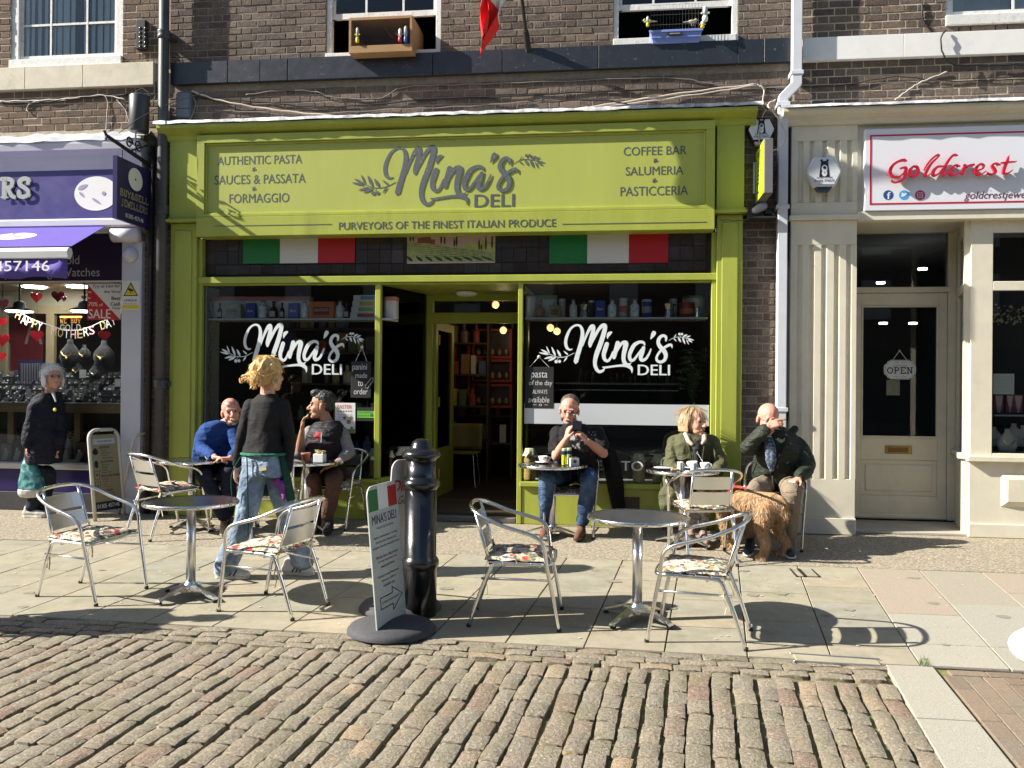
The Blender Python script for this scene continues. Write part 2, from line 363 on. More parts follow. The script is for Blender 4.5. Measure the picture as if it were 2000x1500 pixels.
# ================================================================ GROUND
DX = .1045                                 # joints run slightly askew to the facade
def ysheet(name, ys, x0, x1, mt, off, kind='structure', flat=True):
 vs = []; fs = []
 for y in ys:
  z = (gz(min(max(y, -9.5), 0.)) if flat else gz(y)) + off
  vs += [(x0, y, z), (x1, y, z)]
 for i in range(len(ys) - 1): fs.append((2 * i, 2 * i + 1, 2 * i + 3, 2 * i + 2))
 o = MB().add(vs, fs).obj(name, mt); o['kind'] = kind; return o
ASPH = mat('road_asphalt', (.06, .058, .055), .9, var=.2, vs=20, bump=.4, bs=80)
GRAV = mat('exposed_aggregate', (.42, .36, .26), .9, var=.6, vs=48, bump=1., bs=70, col2=(.22, .19, .14), mix=.5, ms=45)
SLABM = ramp_mat('york_stone_slab', [(0, (.31, .28, .205)), (.35, (.35, .315, .23)), (.6, (.29, .275, .22)), (.8, (.36, .305, .22)), (1, (.33, .305, .235))], .75, .15, 40, .16, 5, speck=((.26, .24, .19), 7, .35), moss=.22)
PINKM = ramp_mat('pink_granite_slab', [(0, (.34, .285, .22)), (.5, (.36, .30, .23)), (1, (.33, .295, .235))], .8, .3, 130, .32, 120)
BORDM = ramp_mat('speckled_granite_border', [(0, (.33, .315, .26)), (1, (.37, .345, .285))], .8, .35, 130, .38, 140)
PAVEM = ramp_mat('brown_block_paver', [(0, (.18, .14, .105)), (.5, (.23, .175, .125)), (1, (.20, .165, .125))], .85, .3, 90, .2, 60, speck=((.42, .36, .28), 130, .4))
SETTM = ramp_mat('granite_sett', [(0, (.225, .195, .145)), (.3, (.275, .235, .17)), (.55, (.24, .21, .16)), (.8, (.27, .22, .16)), (.9, (.24, .165, .125)), (.94, (.26, .23, .18)), (.985, (.35, .255, .16)), (1, (.29, .26, .205))], .92, 1., 60, .5, 60, speck=((.52, .46, .34), 75, .7), moss=.3)
BEDM = mat('mossy_joint_grit', (.13, .115, .07), .95, var=.35, vs=14, bump=.6, bs=80, col2=(.16, .165, .06), mix=.5, ms=4)
JOINT = mat('dark_slab_joint', (.07, .06, .045), .95, var=.3, vs=20)
ysheet('ground', [-70, -30, -9.5, 0, 12], -70, 70, ASPH, -.075)
def yk(x): return -3.74 - .027 * x
def poly_sheet(name, pts, off, mt):
 return MB().add([(x, y, gz(min(y, 0)) + off) for x, y in pts], [tuple(range(len(pts)))]).obj(name, mt, kind='structure')
pv = poly_sheet('pavement', [(-12, yk(-12)), (9, yk(9)), (9, -1.44), (-12, -1.44)], -.012, JOINT)
gstrip = poly_sheet('gravel_footway', [(-12, -1.46), (9, -1.46), (9, .04), (-12, .04)], 0, GRAV)
street = poly_sheet('cobbled_street', [(-12, -9.4), (1.1, -9.4), (1.62, yk(1.6) + .01), (-12, yk(-12) + .01)], -.030, BEDM)
side = poly_sheet('block_paving', [(1.1, -9.4), (9, -9.4), (9, yk(9) + .01), (1.62, yk(1.62) + .01)], -.02, BEDM)
R2 = random.Random(3)
def slabpoly(xa, xb, ya, yb, g=.0045):       # parallelogram between two skew joints
 f = lambda x, y: x + DX * (y + 3.7)
 P = []
 for x, y in ((xa + g, ya + g), (xb - g, ya + g), (xb - g, yb - g), (xa + g, yb - g)): P.append((f(x, y), y))
 return P
def slab(name, P, mt, parent, top=.0, th=.05, label=None):
 ti = R2.uniform(-.0015, .0015); n = len(P)
 vs = [(x, y, gz(y) + top - th) for x, y in P] + [(x, y, gz(y) + top + ti) for x, y in P]
 fs = [tuple(range(n, 2 * n))] + [(i, (i + 1) % n, n + (i + 1) % n, n + i) for i in range(n)]
 o = MB().add(vs, fs).obj(name, mt, parent, label=label); bevel(o, .0025); return o
X0 = 1.725
for i in range(-18, 0):
 xa = X0 + .4865 * i; xb = xa + .4865; y = yk(xa) + .002; first = True
 while y < -1.47:
  L = R2.choice((.28, .36, .42, .5, .6)); y2 = min(y + L, -1.462)
  if -1.462 - y2 < .14: y2 = -1.462
  ya = (y if not first else None)
  P = slabpoly(xa, xb, y, y2)
  if first: P[0] = (P[0][0], yk(P[0][0]) + .006); P[1] = (P[1][0], yk(P[1][0]) + .006)
  slab('paving_slab', P, SLABM, pv); y = y2; first = False
for i in range(0, 7):
 xa = X0 + .49 * i; xb = xa + .49; ys = [yk(xa) + .006] + ([-3.39, -2.75, -1.462] if i == 0 else [-3.39, -2.46, -1.462] if i % 2 else [-2.95, -2.1, -1.462])
 for a, b in zip(ys, ys[1:]): slab('paving_slab', slabpoly(xa, xb, a, b), PINKM if not (a < -3.3) else BORDM, pv)
for a, b in ((-4.55, -3.80), (-5.32, -4.55), (-6.1, -5.32)):
 P = [(1.455 + .09 * (a + 4.5), a + .006), (1.735 + .06 * (a + 4.5), a + .006), (1.735 + .06 * (b + 4.5), b - .004), (1.455 + .09 * (b + 4.5), b - .004)]
 slab('border_slab', P, BORDM, side, .0)
for r in range(-1, 28):
 for cidx in range(0, 15):
  if r == -1:
   xa = 1.84 + cidx * .205;
   slab('paver', [(xa + .003, -3.905), (xa + .2, -3.905), (xa + .2, -3.83), (xa + .003, -3.83)], PAVEM, side, -.004); continue
  ln = .205; xa = 1.79 + cidx * .103; yb = -3.912 - (r * ln) - (ln / 2 if cidx % 2 else 0)
  if r == 0 and cidx % 2: slab('paver', [(xa + .002 + .05 * (yb + 4), -3.912 - ln / 2 + .003), (xa + .1 + .05 * (yb + 4), -3.912 - ln / 2 + .003), (xa + .1 + .05 * (yb + 4), -3.915), (xa + .002 + .05 * (yb + 4), -3.915)], PAVEM, side, -.004)
  ya = yb - ln
  if ya < -5.6: continue
  k = lambda y: .06 * (y + 4)
  slab('paver', [(xa + .002 + k(ya), ya + .003), (xa + .1 + k(ya), ya + .003), (xa + .1 + k(yb), yb - .002), (xa + .002 + k(yb), yb - .002)], PAVEM, side, -.004)
def sett_mesh(seed):
 R = random.Random(seed); nx, ny = 5, 6; vs = []; fs = []
 for j in range(ny):
  for i in range(nx):
   u = i / (nx - 1) * 2 - 1; v = j / (ny - 1) * 2 - 1; edge = abs(u) > .99 or abs(v) > .99
   z = -.0035 * abs(u) ** 6 - .003 * abs(v) ** 6 + R.uniform(-.0028, .0028); k = .94 if edge else 1.
   q = .014 if edge else .03
   vs.append((u * .5 + R.uniform(-q, q), v * .5 + R.uniform(-q, q), z - (.002 if edge else 0)))
 ring = [i for i in range(nx)] + [nx * (j + 1) - 1 for j in range(1, ny)] + [nx * ny - 1 - i for i in range(1, nx)] + [nx * (ny - 1 - j) for j in range(1, ny - 1)]
 for j in range(ny - 1):
  for i in range(nx - 1): a = j * nx + i; fs.append((a, a + 1, a + nx + 1, a + nx))
 n = len(ring); b0 = len(vs)
 for r in ring: vs.append(vs[r])
 for r in ring: x, y, z = vs[r]; vs.append((x * 1.02, y * 1.02, -.045))
 for i in range(n): fs.append((b0 + i, b0 + n + i, b0 + n + (i + 1) % n, b0 + (i + 1) % n))
 return vs, fs
SV = [sett_mesh(s) for s in range(9)]
SM = []
for vs, fs in SV:
 me = bpy.data.meshes.new('sett'); me.from_pydata(vs, [], fs); me.polygons.foreach_set('use_smooth', [True] * len(fs)); me.materials.append(SETTM); SM.append(me)
setts = []
for k, (dy, dep) in enumerate(((.045, .085), (.14, .09), (.232, .08))):
 x = 1.52 - .03 * k
 while x > -6:
  L = R2.uniform(.16, .24) if k else R2.uniform(.22, .27); xc = x - L / 2
  setts.append((xc, yk(xc) - dy, L - .012, dep - .006, R2.uniform(-.02, .02), R2.uniform(-.006, .004))); x -= L
x = 1.488
while x > -6.2:
 w = R2.uniform(.100, .128); y = yk(x) - .285 - R2.uniform(0, .04); wob = R2.uniform(-.006, .006)
 while y > -6.3:
  L = R2.choice((.15, .165, .18, .2, .22)); yc = y - L / 2
  xc = x - w / 2 + (.09 - .006 * x) * (yc + 4.1) + wob * 1.5 + R2.uniform(-.004, .004)
  setts.append((xc, yc, w - R2.uniform(.012, .023), L - R2.uniform(.004, .011), -(.09 - .006 * x) + R2.uniform(-.06, .06), R2.uniform(-.008, .006))); y -= L
 x -= w
def inframe(x, y, z, mg=.04):
 d = Vector((x, y, z)) - CAM; c = d.dot(f0)
 if c < .1: return False
 a = d.dot(RV) / c * FPX; b = d.dot(UV) / c * FPX
 return abs(a) < 1000 * (1 + mg) and abs(b) < 750 * (1 + mg)
setts.sort(key=lambda s: (0 if inframe(s[0], s[1], gz(s[1])) else 1, s[1]))
big = MB()
for n, (xc, yc, w, L, rot, dz) in enumerate(setts):
 M = Matrix.Translation((xc, yc, gz(yc) + dz)) @ Matrix.Rotation(SLR, 4, 'X') @ Matrix.Rotation(rot, 4, 'Z') @ Matrix.Rotation(R2.uniform(-.05, .05), 4, 'Y') @ Matrix.Diagonal((w, L, 1, 1))
 if n < 300:
  o = bpy.data.objects.new('sett', SM[n % 9]); COL.objects.link(o); o.parent = street; o.matrix_local = M
 else:
  vs, fs = SV[n % 9]; big.add(vs, fs, M)
big.obj('setts_beyond', SETTM, street, smooth=True, kind='stuff')
t = thing('drain_cover', 'narrow twin slotted metal drain cover in the slabs behind the dog', 'drain cover', gnd(1568, 1117, 0))
for a, b in ((1548, 1562), (1566, 1590)):
 p = gnd(a, 1117); q = gnd(b, 1117)
 MB().box(p.x, q.x, p.y - .16, p.y + .1, gz(p.y) - .003, gz(p.y) + .0035).obj('insert_plate', SLABM, t)
 for X in (p.x, q.x): MB().box(X - .006, X + .006, p.y - .17, p.y + .11, gz(p.y) - .003, gz(p.y) + .006).obj('rim', BLACKM, t)
t = thing('access_cover', 'long recessed stone-filled access cover at the kerb edge right of the tables', 'access cover', gnd(1635, 1290, 0))
p = gnd(1545, 1283); q = gnd(1722, 1293)
slab('insert_slab', [(p.x + .02, p.y - .07), (q.x - .02, q.y - .07), (q.x - .02, q.y + .02), (p.x + .02, p.y + .04)], SLABM, t, .006)
for P in ([(p.x, p.y - .085), (q.x, q.y - .085), (q.x, q.y - .073), (p.x, p.y - .073)], [(p.x, p.y + .043), (q.x, q.y + .024), (q.x, q.y + .036), (p.x, p.y + .055)]):
 slab('frame_bar', P, ALUB, t, .009)
tu = MB()
for i in range(34):
 c = gnd(1805 + R2.uniform(-9, 9), 1297 + R2.uniform(-9, 4)); h = R2.uniform(.01, .035)
 tu.tube([c, c + Vector((R2.uniform(-.015, .015), R2.uniform(-.01, .01), h))], [.0022, .0004], 3)
tag(tu.obj('weed_tuft', mat('weed_green', (.12, .2, .03), .7)), None, None, kind='stuff')
sp = MB()
for i in range(210):
 X = R2.uniform(-5.5, 3.2); Y = R2.uniform(-3.6, -1.6); r = R2.uniform(.005, .013)
 disc(sp, 0, 0, r, Matrix.Translation((X, Y, gz(Y) + .0032)) @ Matrix.Rotation(SLR, 4, 'X') @ Matrix.Diagonal((1, R2.uniform(.6, 1), 1, 1)), 0, 8)
sp.obj('gum_spots', mat('old_gum', (.5, .49, .43), .9), None, kind='stuff')
st_ = MB(); Rs = random.Random(77)
for i in range(26):
 X = Rs.uniform(-5, 3); Y = Rs.uniform(-3.5, -1.6); r = Rs.uniform(.02, .06); pts = [(X + r * (1 + Rs.uniform(-.35, .35)) * math.cos(a), Y + r * .8 * (1 + Rs.uniform(-.35, .35)) * math.sin(a)) for a in [2 * PI * k / 11 for k in range(11)]]
 st_.add([(x, y, gz(y) + .0028) for x, y in pts], [tuple(range(11))])
st_.obj('drink_stains', mat('dark_stain', (.25, .225, .17), .7, var=.3, vs=30), None, kind='stuff')
# ================================================================ BRICKWORK
def brick_mesh(w, seed):
 R = random.Random(seed); h = .066; j = lambda a: R.uniform(-a, a); vs = []
 for y, ins in ((.0, 0), (-.012, .0), (-.016, .005)):
  for (sx, sz) in ((-1, -1), (1, -1), (1, 1), (-1, 1)): vs.append((sx * (w / 2 - ins) + j(.0015), y + (0 if y == 0 else j(.0015)), sz * (h / 2 - ins) + j(.0018)))
 fs = [(0, 1, 5, 4), (1, 2, 6, 5), (2, 3, 7, 6), (3, 0, 4, 7), (4, 5, 9, 8), (5, 6, 10, 9), (6, 7, 11, 10), (7, 4, 8, 11), (8, 9, 10, 11)]
 return vs, fs
def brickwork(parent, areas, holes, mt, seed, limit=300, clip=.04):
 """Flemish bond over the rectangles of areas (x0,x1,z0,z1) less the holes; wall face at Y=0"""
 R = random.Random(seed)
 BV = {w: [brick_mesh(w, 31 * k + int(w * 1000) + seed) for k in range(5)] for w in (.215, .1025)}
 BMs = {}
 for w, L in BV.items():
  BMs[w] = []
  for vs, fs in L:
   me = bpy.data.meshes.new('brick'); me.from_pydata(vs, [], fs); me.materials.append(mt); BMs[w].append(me)
 out = []
 for (x0, x1, z0, z1) in areas:
  k = math.floor(z0 / .0765); z = k * .0765
  while z < z1 - .01:
   zc = z + .038; x = math.floor(x0 / .3375) * .3375 - (.16875 if k % 2 else 0)
   while x < x1:
    for w in (.215, .1025):
     segs = [(max(x, x0), min(x + w, x1))]
     for (hx0, hx1, hz0, hz1) in holes:
      if hz0 - .02 < zc < hz1 + .02:
       ns = []
       for a, b in segs:
        if b <= hx0 or a >= hx1: ns.append((a, b))
        else:
         if a < hx0: ns.append((a, hx0))
         if b > hx1: ns.append((hx1, b))
       segs = ns
     if z0 - .02 < zc < z1 - .02:
      for a, b in segs:
       if b - a > .025: out.append(((a + b) / 2, zc, b - a, w))
     x += w + .01
   z += .0765; k += 1
 out.sort(key=lambda q: (0 if inframe(q[0], 0, q[1], .02) else 1, abs(q[1] - 2)))
 far = MB()
 for n, (xc, zc, L, w) in enumerate(out):
  v = R.randrange(5); yo = R.uniform(-.0025, .002)
  if n < limit and inframe(xc, 0, zc, .08):
   o = bpy.data.objects.new('brick', BMs[w][v]); COL.objects.link(o); o.parent = parent
   o.location = Vector((xc, yo, zc)) - wt(parent); o.scale = (L / w, 1, 1); o.rotation_euler = (0, R.uniform(-.008, .008), 0)
  else:
   vs, fs = BV[w][v]; far.add([(xc + p[0] * L / w, yo + p[1], zc + p[2]) for p in vs], fs)
 if far.f: far.obj('brickwork', mt, parent, kind='stuff')
def wallpanel(parent, rects, mt, name='wall', y0=-.0115, y1=.22):
 m = MB()
 for (x0, x1, z0, z1) in rects: m.box(x0, x1, y0, y1, z0, z1)
 return m.obj(name, mt, parent)
HB = -.12
deli = thing('brick_building', 'dark brick building in the middle, black stone band, two open windows over the green shopfront', 'building', (-1.6, .1, 0))
W1 = (-3.21, -1.95, 4.9, 6.6); W2 = (-.13, 1.13, 4.9, 6.6)
wallpanel(deli, [(-5.0, 1.66, 4.16, 4.895), (-5.0, W1[0], 4.9, 8.2), (W1[1], W2[0], 4.9, 8.2), (W2[1], 1.66, 4.9, 8.2), (W1[0], W1[1], 6.6, 8.2), (W2[0], W2[1], 6.6, 8.2), (1.185, 1.66, -.1, 4.16), (-5.3, -4.93, -.1, 4.16)], MORT)
brickwork(deli, [(-5.0, 1.66, 4.2, 4.64), (-5.0, 1.66, 4.92, 6.2), (1.19, 1.66, -.06, 4.2)], [W1, W2], BRICKM, 5, 300)
for i, (a, b) in enumerate(zip([-4.96, -4.3, -3.93, -3.62, -2.02, -1.28, -.28, 1.12, 1.38], [-4.3, -3.93, -3.62, -2.02, -1.28, -.28, 1.12, 1.38, 1.64])):
 bx('band_stone', BLACKB, deli, a + .003, b - .003, -.075 + .002 * (i % 2), .02, 4.662, 4.9)
left = thing('brick_building', 'brick building at left with cream stone band above the purple jewellery shop', 'building', (-7, .1, 0))
WL = (-6.92, -5.56, 4.93, 6.6)
wallpanel(left, [(-12, -5.0, 4.16, 4.9), (-12, WL[0], 4.9, 8.2), (WL[1], -5.0, 4.9, 8.2), (WL[0], WL[1], 6.6, 8.2)], MORTL)
brickwork(left, [(-8.2, -5.03, 4.2, 4.66), (-8.2, -5.03, 4.93, 6.2)], [WL], BRICKR, 9, 300)
for a, b in ((-12, -7.6), (-7.6, -6.7), (-6.7, -6.0), (-6.0, -5.16)): bx('band_stone', CREAMB, left, a + .002, b - .002, -.07, .02, 4.672, 4.925)
brickwork(left, [(-5.30, -4.93, -.06, 4.16)], [], BRICKR, 4, 0)
right = thing('brick_building', 'brick building at right with white painted band above the cream shopfront', 'building', (4, .1, 0))
WR = (3.13, 4.4, 4.97, 6.6)
wallpanel(right, [(1.66, 9, 4.12, 4.9), (1.66, WR[0], 4.9, 8.2), (WR[1], 9, 4.9, 8.2), (WR[0], WR[1], 6.6, 8.2)], MORTL)
brickwork(right, [(1.67, 4.9, 4.2, 4.65), (1.67, 4.9, 4.91, 6.2)], [WR], BRICKM, 15, 300)
for a, b in ((1.76, 2.72), (2.72, 3.9), (3.9, 9)): bx('band_stone', WHITEB, right, a + .001, b - .001, -.075, .02, 4.66, 4.89)
for b_, w, nm in ((deli, (-5, 1.66), 'roof'), (left, (-12, -5), 'roof'), (right, (1.66, 9), 'roof')):
 MB().add([(w[0], -.1, 8.2), (w[1], -.1, 8.2), (w[1], 4.5, 10.2), (w[0], 4.5, 10.2), (w[0], -.1, 8.1), (w[1], -.1, 8.1), (w[1], 4.5, 8.1), (w[0], 4.5, 8.1)], [(0, 1, 2, 3), (4, 5, 1, 0), (7, 6, 5, 4), (0, 3, 7, 4), (1, 5, 6, 2), (3, 2, 6, 7)]).obj(nm, mat('slate_roof', (.07, .075, .08), .7), b_)
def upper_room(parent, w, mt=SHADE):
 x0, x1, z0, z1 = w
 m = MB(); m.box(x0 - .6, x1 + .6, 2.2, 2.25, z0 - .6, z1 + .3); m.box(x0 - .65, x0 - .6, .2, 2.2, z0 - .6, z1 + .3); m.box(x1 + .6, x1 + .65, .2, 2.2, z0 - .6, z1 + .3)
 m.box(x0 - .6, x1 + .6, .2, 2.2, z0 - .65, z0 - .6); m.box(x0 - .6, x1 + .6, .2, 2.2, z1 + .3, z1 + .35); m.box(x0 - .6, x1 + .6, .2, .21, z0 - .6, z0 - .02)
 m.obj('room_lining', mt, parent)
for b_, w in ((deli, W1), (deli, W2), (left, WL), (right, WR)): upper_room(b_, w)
def sash(parent, w, open_z=None, bars=(), rails=(), blinds=None, fr=.055, cell=.03, white=WHITEPEEL, low=.1):
 x0, x1, z0, z1 = w
 F = MB(); F.box(x0, x0 + fr, .0, .08, z0, z1); F.box(x1 - fr, x1, .0, .08, z0, z1); F.box(x0, x1, -.045, .1, z0 - .0, z0 + low * .45); F.box(x0, x1, -.02, .1, z1 - fr, z1)
 fo = F.obj('window', white, parent); bevel(fo, .004)
 xi0, xi1 = x0 + fr, x1 - fr
 zb = open_z if open_z else z0 + low * .45
 S = MB(); S.box(xi0 + .002, xi1 - .002, .03, .065, zb, zb + .06)
 S.box(xi0 + .002, xi0 + .035, .032, .063, zb, z1 - fr); S.box(xi1 - .035, xi1 - .002, .032, .063, zb, z1 - fr)
 for zr in rails: S.box(xi0 + .03, xi1 - .03, .036, .06, zr - .012, zr + .012)
 for xb in bars: S.box(xb - .011, xb + .011, .034, .058, zb + .05, z1 - fr)
 so_ = S.obj('sash_bar', white, fo)
 MB().box(xi0 + .03, xi1 - .03, .045, .049, zb + .05, z1 - fr).obj('pane', GLASS, fo)
 if blinds:
  bm = mat('vertical_blind_grey', blinds, .8, var=.08, vs=6); n = int((xi1 - xi0) / .082)
  for i in range(n):
   if R2.random() < .07: continue
   xc = xi0 + .04 + i * .082; an = -R2.uniform(.15, .6)
   m = MB().box(-.044, .044, -.0008, .0008, 0, z1 - z0 - .1, Matrix.Translation((xc, .075, z0 + .03)) @ Matrix.Rotation(an, 4, 'Z')); m.obj('blind_slat', bm, fo)
 return fo
sash(deli, W1, open_z=5.335, bars=(-2.78, -2.37), low=.1)
sash(deli, W2, open_z=5.29, bars=(.28, .71), low=.16)
sash(left, WL, bars=(-6.46, -6.02), rails=(5.43,), blinds=(.85, .87, .9), fr=.09, low=.2)
sash(right, WR, bars=(3.78,), rails=(5.65,), blinds=(.62, .60, .58), fr=.05, low=.22)
opp = thing('terrace_building', 'plain brick terrace across the street, seen only as reflections in the glass', 'building', (0, -22, -.44))
OB = mat('opposite_brick', (.17, .12, .1), .9, var=.2, vs=3)
m = MB(); m.box(-30, 30, -26, -22, -.44, 8.5); m.obj('wall', OB, opp)
m = MB()
for i in range(-9, 10):
 for z in (3.9, 6.2): m.box(i * 3 - .5, i * 3 + .5, -22.001, -21.94, z, z + 1.4)
m.obj('window_row', WHITE, opp)
m = MB()
for i in range(-9, 10): m.box(i * 3 - 1.2, i * 3 + 1.2, -22.001, -21.9, .2, 2.8)
m.obj('shopfront_row', mat('far_shop_glass', (.03, .03, .035), .3), opp)
# ================================================================ LOGO
LOGO_STROKES = [
 [(452, 372, 12), (420, 378, 24), (385, 350, 36), (372, 285, 38), (388, 210, 36), (430, 128, 28), (488, 86, 24), (540, 88, 28), (570, 128, 38), (578, 195, 46), (566, 275, 50), (545, 360, 54), (520, 440, 56), (500, 520, 54), (497, 535, 30)],
 [(580, 330, 20), (612, 240, 26), (652, 150, 36), (690, 100, 50), (712, 104, 44), (706, 165, 50), (690, 235, 54), (675, 300, 54), (672, 335, 34)],
 [(675, 325, 26), (720, 235, 34), (772, 140, 38), (820, 88, 44), (852, 88, 44), (850, 130, 54), (825, 225, 56), (790, 330, 58), (752, 430, 56), (733, 520, 48), (742, 590, 44), (782, 640, 38), (830, 628, 30), (855, 592, 14)],
 [(876, 310, 52), (857, 370, 54), (840, 435, 50), (850, 490, 42), (885, 512, 34), (920, 480, 28), (950, 405, 20)],
 [(884, 244, 8), (886, 218, 28), (902, 188, 44), (928, 170, 26)],
 [(1008, 296, 52), (990, 370, 54), (970, 440, 52), (965, 470, 44)],
 [(985, 420, 26), (1025, 345, 32), (1065, 296, 38), (1105, 300, 62), (1098, 360, 58), (1083, 430, 52), (1082, 500, 48), (1108, 552, 50), (1150, 578, 46), (1178, 605, 34), (1184, 656, 6)],
 [(826, 586, 10), (862, 590, 24), (935, 580, 24), (1010, 570, 26), (1090, 566, 32), (1150, 578, 38)],
 [(1108, 552, 34), (1148, 550, 24), (1174, 532, 6)],
 [(1334, 318, 18), (1318, 290, 32), (1268, 286, 36), (1208, 322, 46), (1170, 390, 48), (1152, 450, 42), (1165, 498, 40), (1202, 498, 32), (1250, 438, 26), (1296, 372, 22)],
 [(1322, 350, 40), (1304, 410, 52), (1288, 465, 48), (1300, 500, 42), (1345, 488, 32), (1385, 430, 26), (1410, 368, 16)],
 [(1404, 250, 6), (1424, 215, 38), (1442, 178, 54), (1440, 168, 36)],
 [(1588, 268, 20), (1588, 225, 32), (1552, 208, 34), (1512, 235, 40), (1496, 290, 44), (1522, 342, 50), (1565, 388, 54), (1588, 440, 48), (1572, 500, 38), (1522, 522, 34), (1482, 500, 32), (1484, 450, 28), (1530, 385, 30), (1600, 332, 32), (1650, 318, 30), (1664, 355, 8)]]
LOGO_LEAVES = [((405, 442), (346, 393), 20), ((315, 465), (266, 376), 30), ((250, 460), (198, 342), 28), ((175, 430), (133, 333), 18), ((158, 425), (66, 376), 26), ((165, 440), (40, 412), 22), ((218, 462), (104, 490), 26), ((255, 468), (156, 517), 30), ((395, 462), (349, 527), 20),
 ((1685, 232), (1712, 190), 11), ((1680, 238), (1716, 278), 15), ((1735, 228), (1768, 288), 24), ((1785, 228), (1819, 312), 22), ((1790, 222), (1846, 194), 22), ((1830, 228), (1884, 208), 17), ((1840, 240), (1927, 263), 17), ((1850, 253), (1906, 288), 20), ((1832, 250), (1862, 317), 13)]
LOGO_STEMS = [[(478, 418, 6), (400, 455, 7), (330, 470, 8), (250, 464, 7), (180, 435, 6), (120, 424, 4)], [(1625, 265, 3), (1690, 230, 6), (1760, 225, 6), (1840, 240, 6), (1900, 255, 3)], [(285, 470, 4), (272, 500, 4)], [(1765, 226, 3), (1760, 200, 3)]]
LOGO_BALLS = [(257, 522, 21), (299, 520, 19), (1749, 189, 15), (1780, 189, 14)]
def logo(parent, xy, sx, sz, Y, mt, mtx, tail=True, mirror=False):
 """script shop name with olive sprigs; xy = world x,z of logo origin"""
 M0 = Matrix.Translation((xy[0], Y, xy[1])) @ FACEN @ Matrix.Diagonal((sx, -sz, 1, 1))
 m = MB()
 for i, s_ in enumerate(LOGO_STROKES): ribbon(m, s_, M0, .0004 * i, 6, .0008)
 m.obj('script_lettering', mt, parent)
 m = MB()
 for side in (0, 1):
  ok = lambda x: (x > 1000) == bool(side); m = MB()
  for i, s_ in enumerate(LOGO_STEMS):
   if ok(s_[0][0]): ribbon(m, s_, M0, .0002 * i, 4, .0006)
  for b, t, w in LOGO_LEAVES:
   if ok(b[0]): leaf(m, b, t, w, M0, .0022)
  for x, y, r in LOGO_BALLS:
   if ok(x): disc(m, x, y, r, M0, .0026)
  m.obj('olive_sprig', mt, parent)
 text('DELI', mtx, parent, xy[0] + 1256 * sx, xy[0] + 1638 * sx, xy[1] - 680 * sz, xy[1] - 556 * sz, Y=Y, bold=.035)
def T(s, pxa, pxb, pya, pyb, Y, mt, parent, **k):      # lettering between photo pixels on plane Y
 a = at(pxa, pyb, Y); b = at(pxb, pya, Y); zc0 = at((pxa + pxb) / 2, pyb, Y).z; zc1 = at((pxa + pxb) / 2, pya, Y).z
 return text(s, mt, parent, a.x, b.x, zc0, zc1, Y=Y - .001, **k)
def olive(m, px, py, Y, s=.02):
 p = at(px, py, Y); M = Matrix.Translation(p) @ FACEN
 disc(m, 0, -.4 * s, s * .7, M, .001, 12); disc(m, s, -s * .1, s * .55, M, .0014, 12)
 leaf(m, (0, 0), (s * .8, s * 1.6), s * .5, M, .001); leaf(m, (0, 0), (-s * .6, s * 1.2), s * .4, M, .001)
# ================================================================ GREEN SHOPFRONT
gf = thing('shopfront', 'lime green painted timber shopfront with two big windows and a recessed open doorway', 'shopfront', (-1.85, 0, -.06))
YS = -.2
def P(px, py, Y=0.): v = at(px, py, Y); return v.x, v.z
def pilaster(x0, x1, z0, z1, y, nm='pilaster'):
 m = MB(); m.box(x0, x1, y, .02, z0, z1); o = m.obj(nm, GREEN, gf); bevel(o, .006)
 bx('pilaster_panel', GREEN, gf, x0 + .05, x1 - .05, y - .012, y, z0 + .3, z1 - .08, .004)
 return o
pilaster(-4.93, -4.63, -.06, 3.13, -.09); pilaster(.93, 1.185, -.06, 3.13, -.09)
for x0, x1 in ((-4.95, -4.56), (.90, 1.22)):
 bx('pilaster_cap', GREEN, gf, x0, x1, -.17, .02, 3.135, 3.165); bx('pilaster_cap', GREEN, gf, x0 + .015, x1 - .015, -.14, .02, 3.165, 3.19)
 bx('entablature_block', GREEN, gf, x0 + .02, x1 - .03, -.125, .02, 3.19, 4.03)
cm = MB()
prof = [(-.13, 4.02), (-.15, 4.04), (-.155, 4.07), (-.19, 4.09), (-.235, 4.12), (-.25, 4.135), (-.25, 4.165), (.02, 4.165), (.02, 4.02)]
cm.add([(-5.02, y, z) for y, z in prof] + [(1.30, y, z) for y, z in prof], [tuple(range(9)), tuple(range(9, 18))[::-1]] + [(i, (i + 9), (i + 1) % 9 + 9, (i + 1) % 9) for i in range(9)])
cm.obj('cornice', GREEN, gf)
lm = MB(); R3 = random.Random(11); n = 70; vs = []; fs = []
for i in range(n + 1):
 x = -5.05 + 6.4 * i / n
 for (y, z) in ((.0, 4.27), (-.12, 4.235), (-.262, 4.205), (-.27, 4.172)): vs.append((x, y + R3.uniform(-.006, .006), z + R3.uniform(-.007, .007)))
for i in range(n):
 for k in range(3): a = i * 4 + k; fs.append((a, a + 4, a + 5, a + 1)[::-1])
lm.add(vs, fs); lm.obj('lead_flashing', LEAD, gf, smooth=True)
xL, _ = P(385, 262, YS); xR, _ = P(1397, 240, YS); zT = 4.055; zB = P(385, 424, YS)[1]; zS = P(385, 462, YS)[1]
bx('fascia_strip', GREEN, gf, xL, xR, YS - .005, .02, zS, zB - .003)
ft = .085
bx('sign_frame', GREEN, gf, xL, xR, YS, .02, zT - ft, zT); bx('sign_frame', GREEN, gf, xL, xR, YS, .02, zB, zB + .032)
bx('sign_frame', GREEN, gf, xL, xL + ft, YS, .02, zB + .032, zT - ft); bx('sign_frame', GREEN, gf, xR - ft, xR, YS, .02, zB + .032, zT - ft)
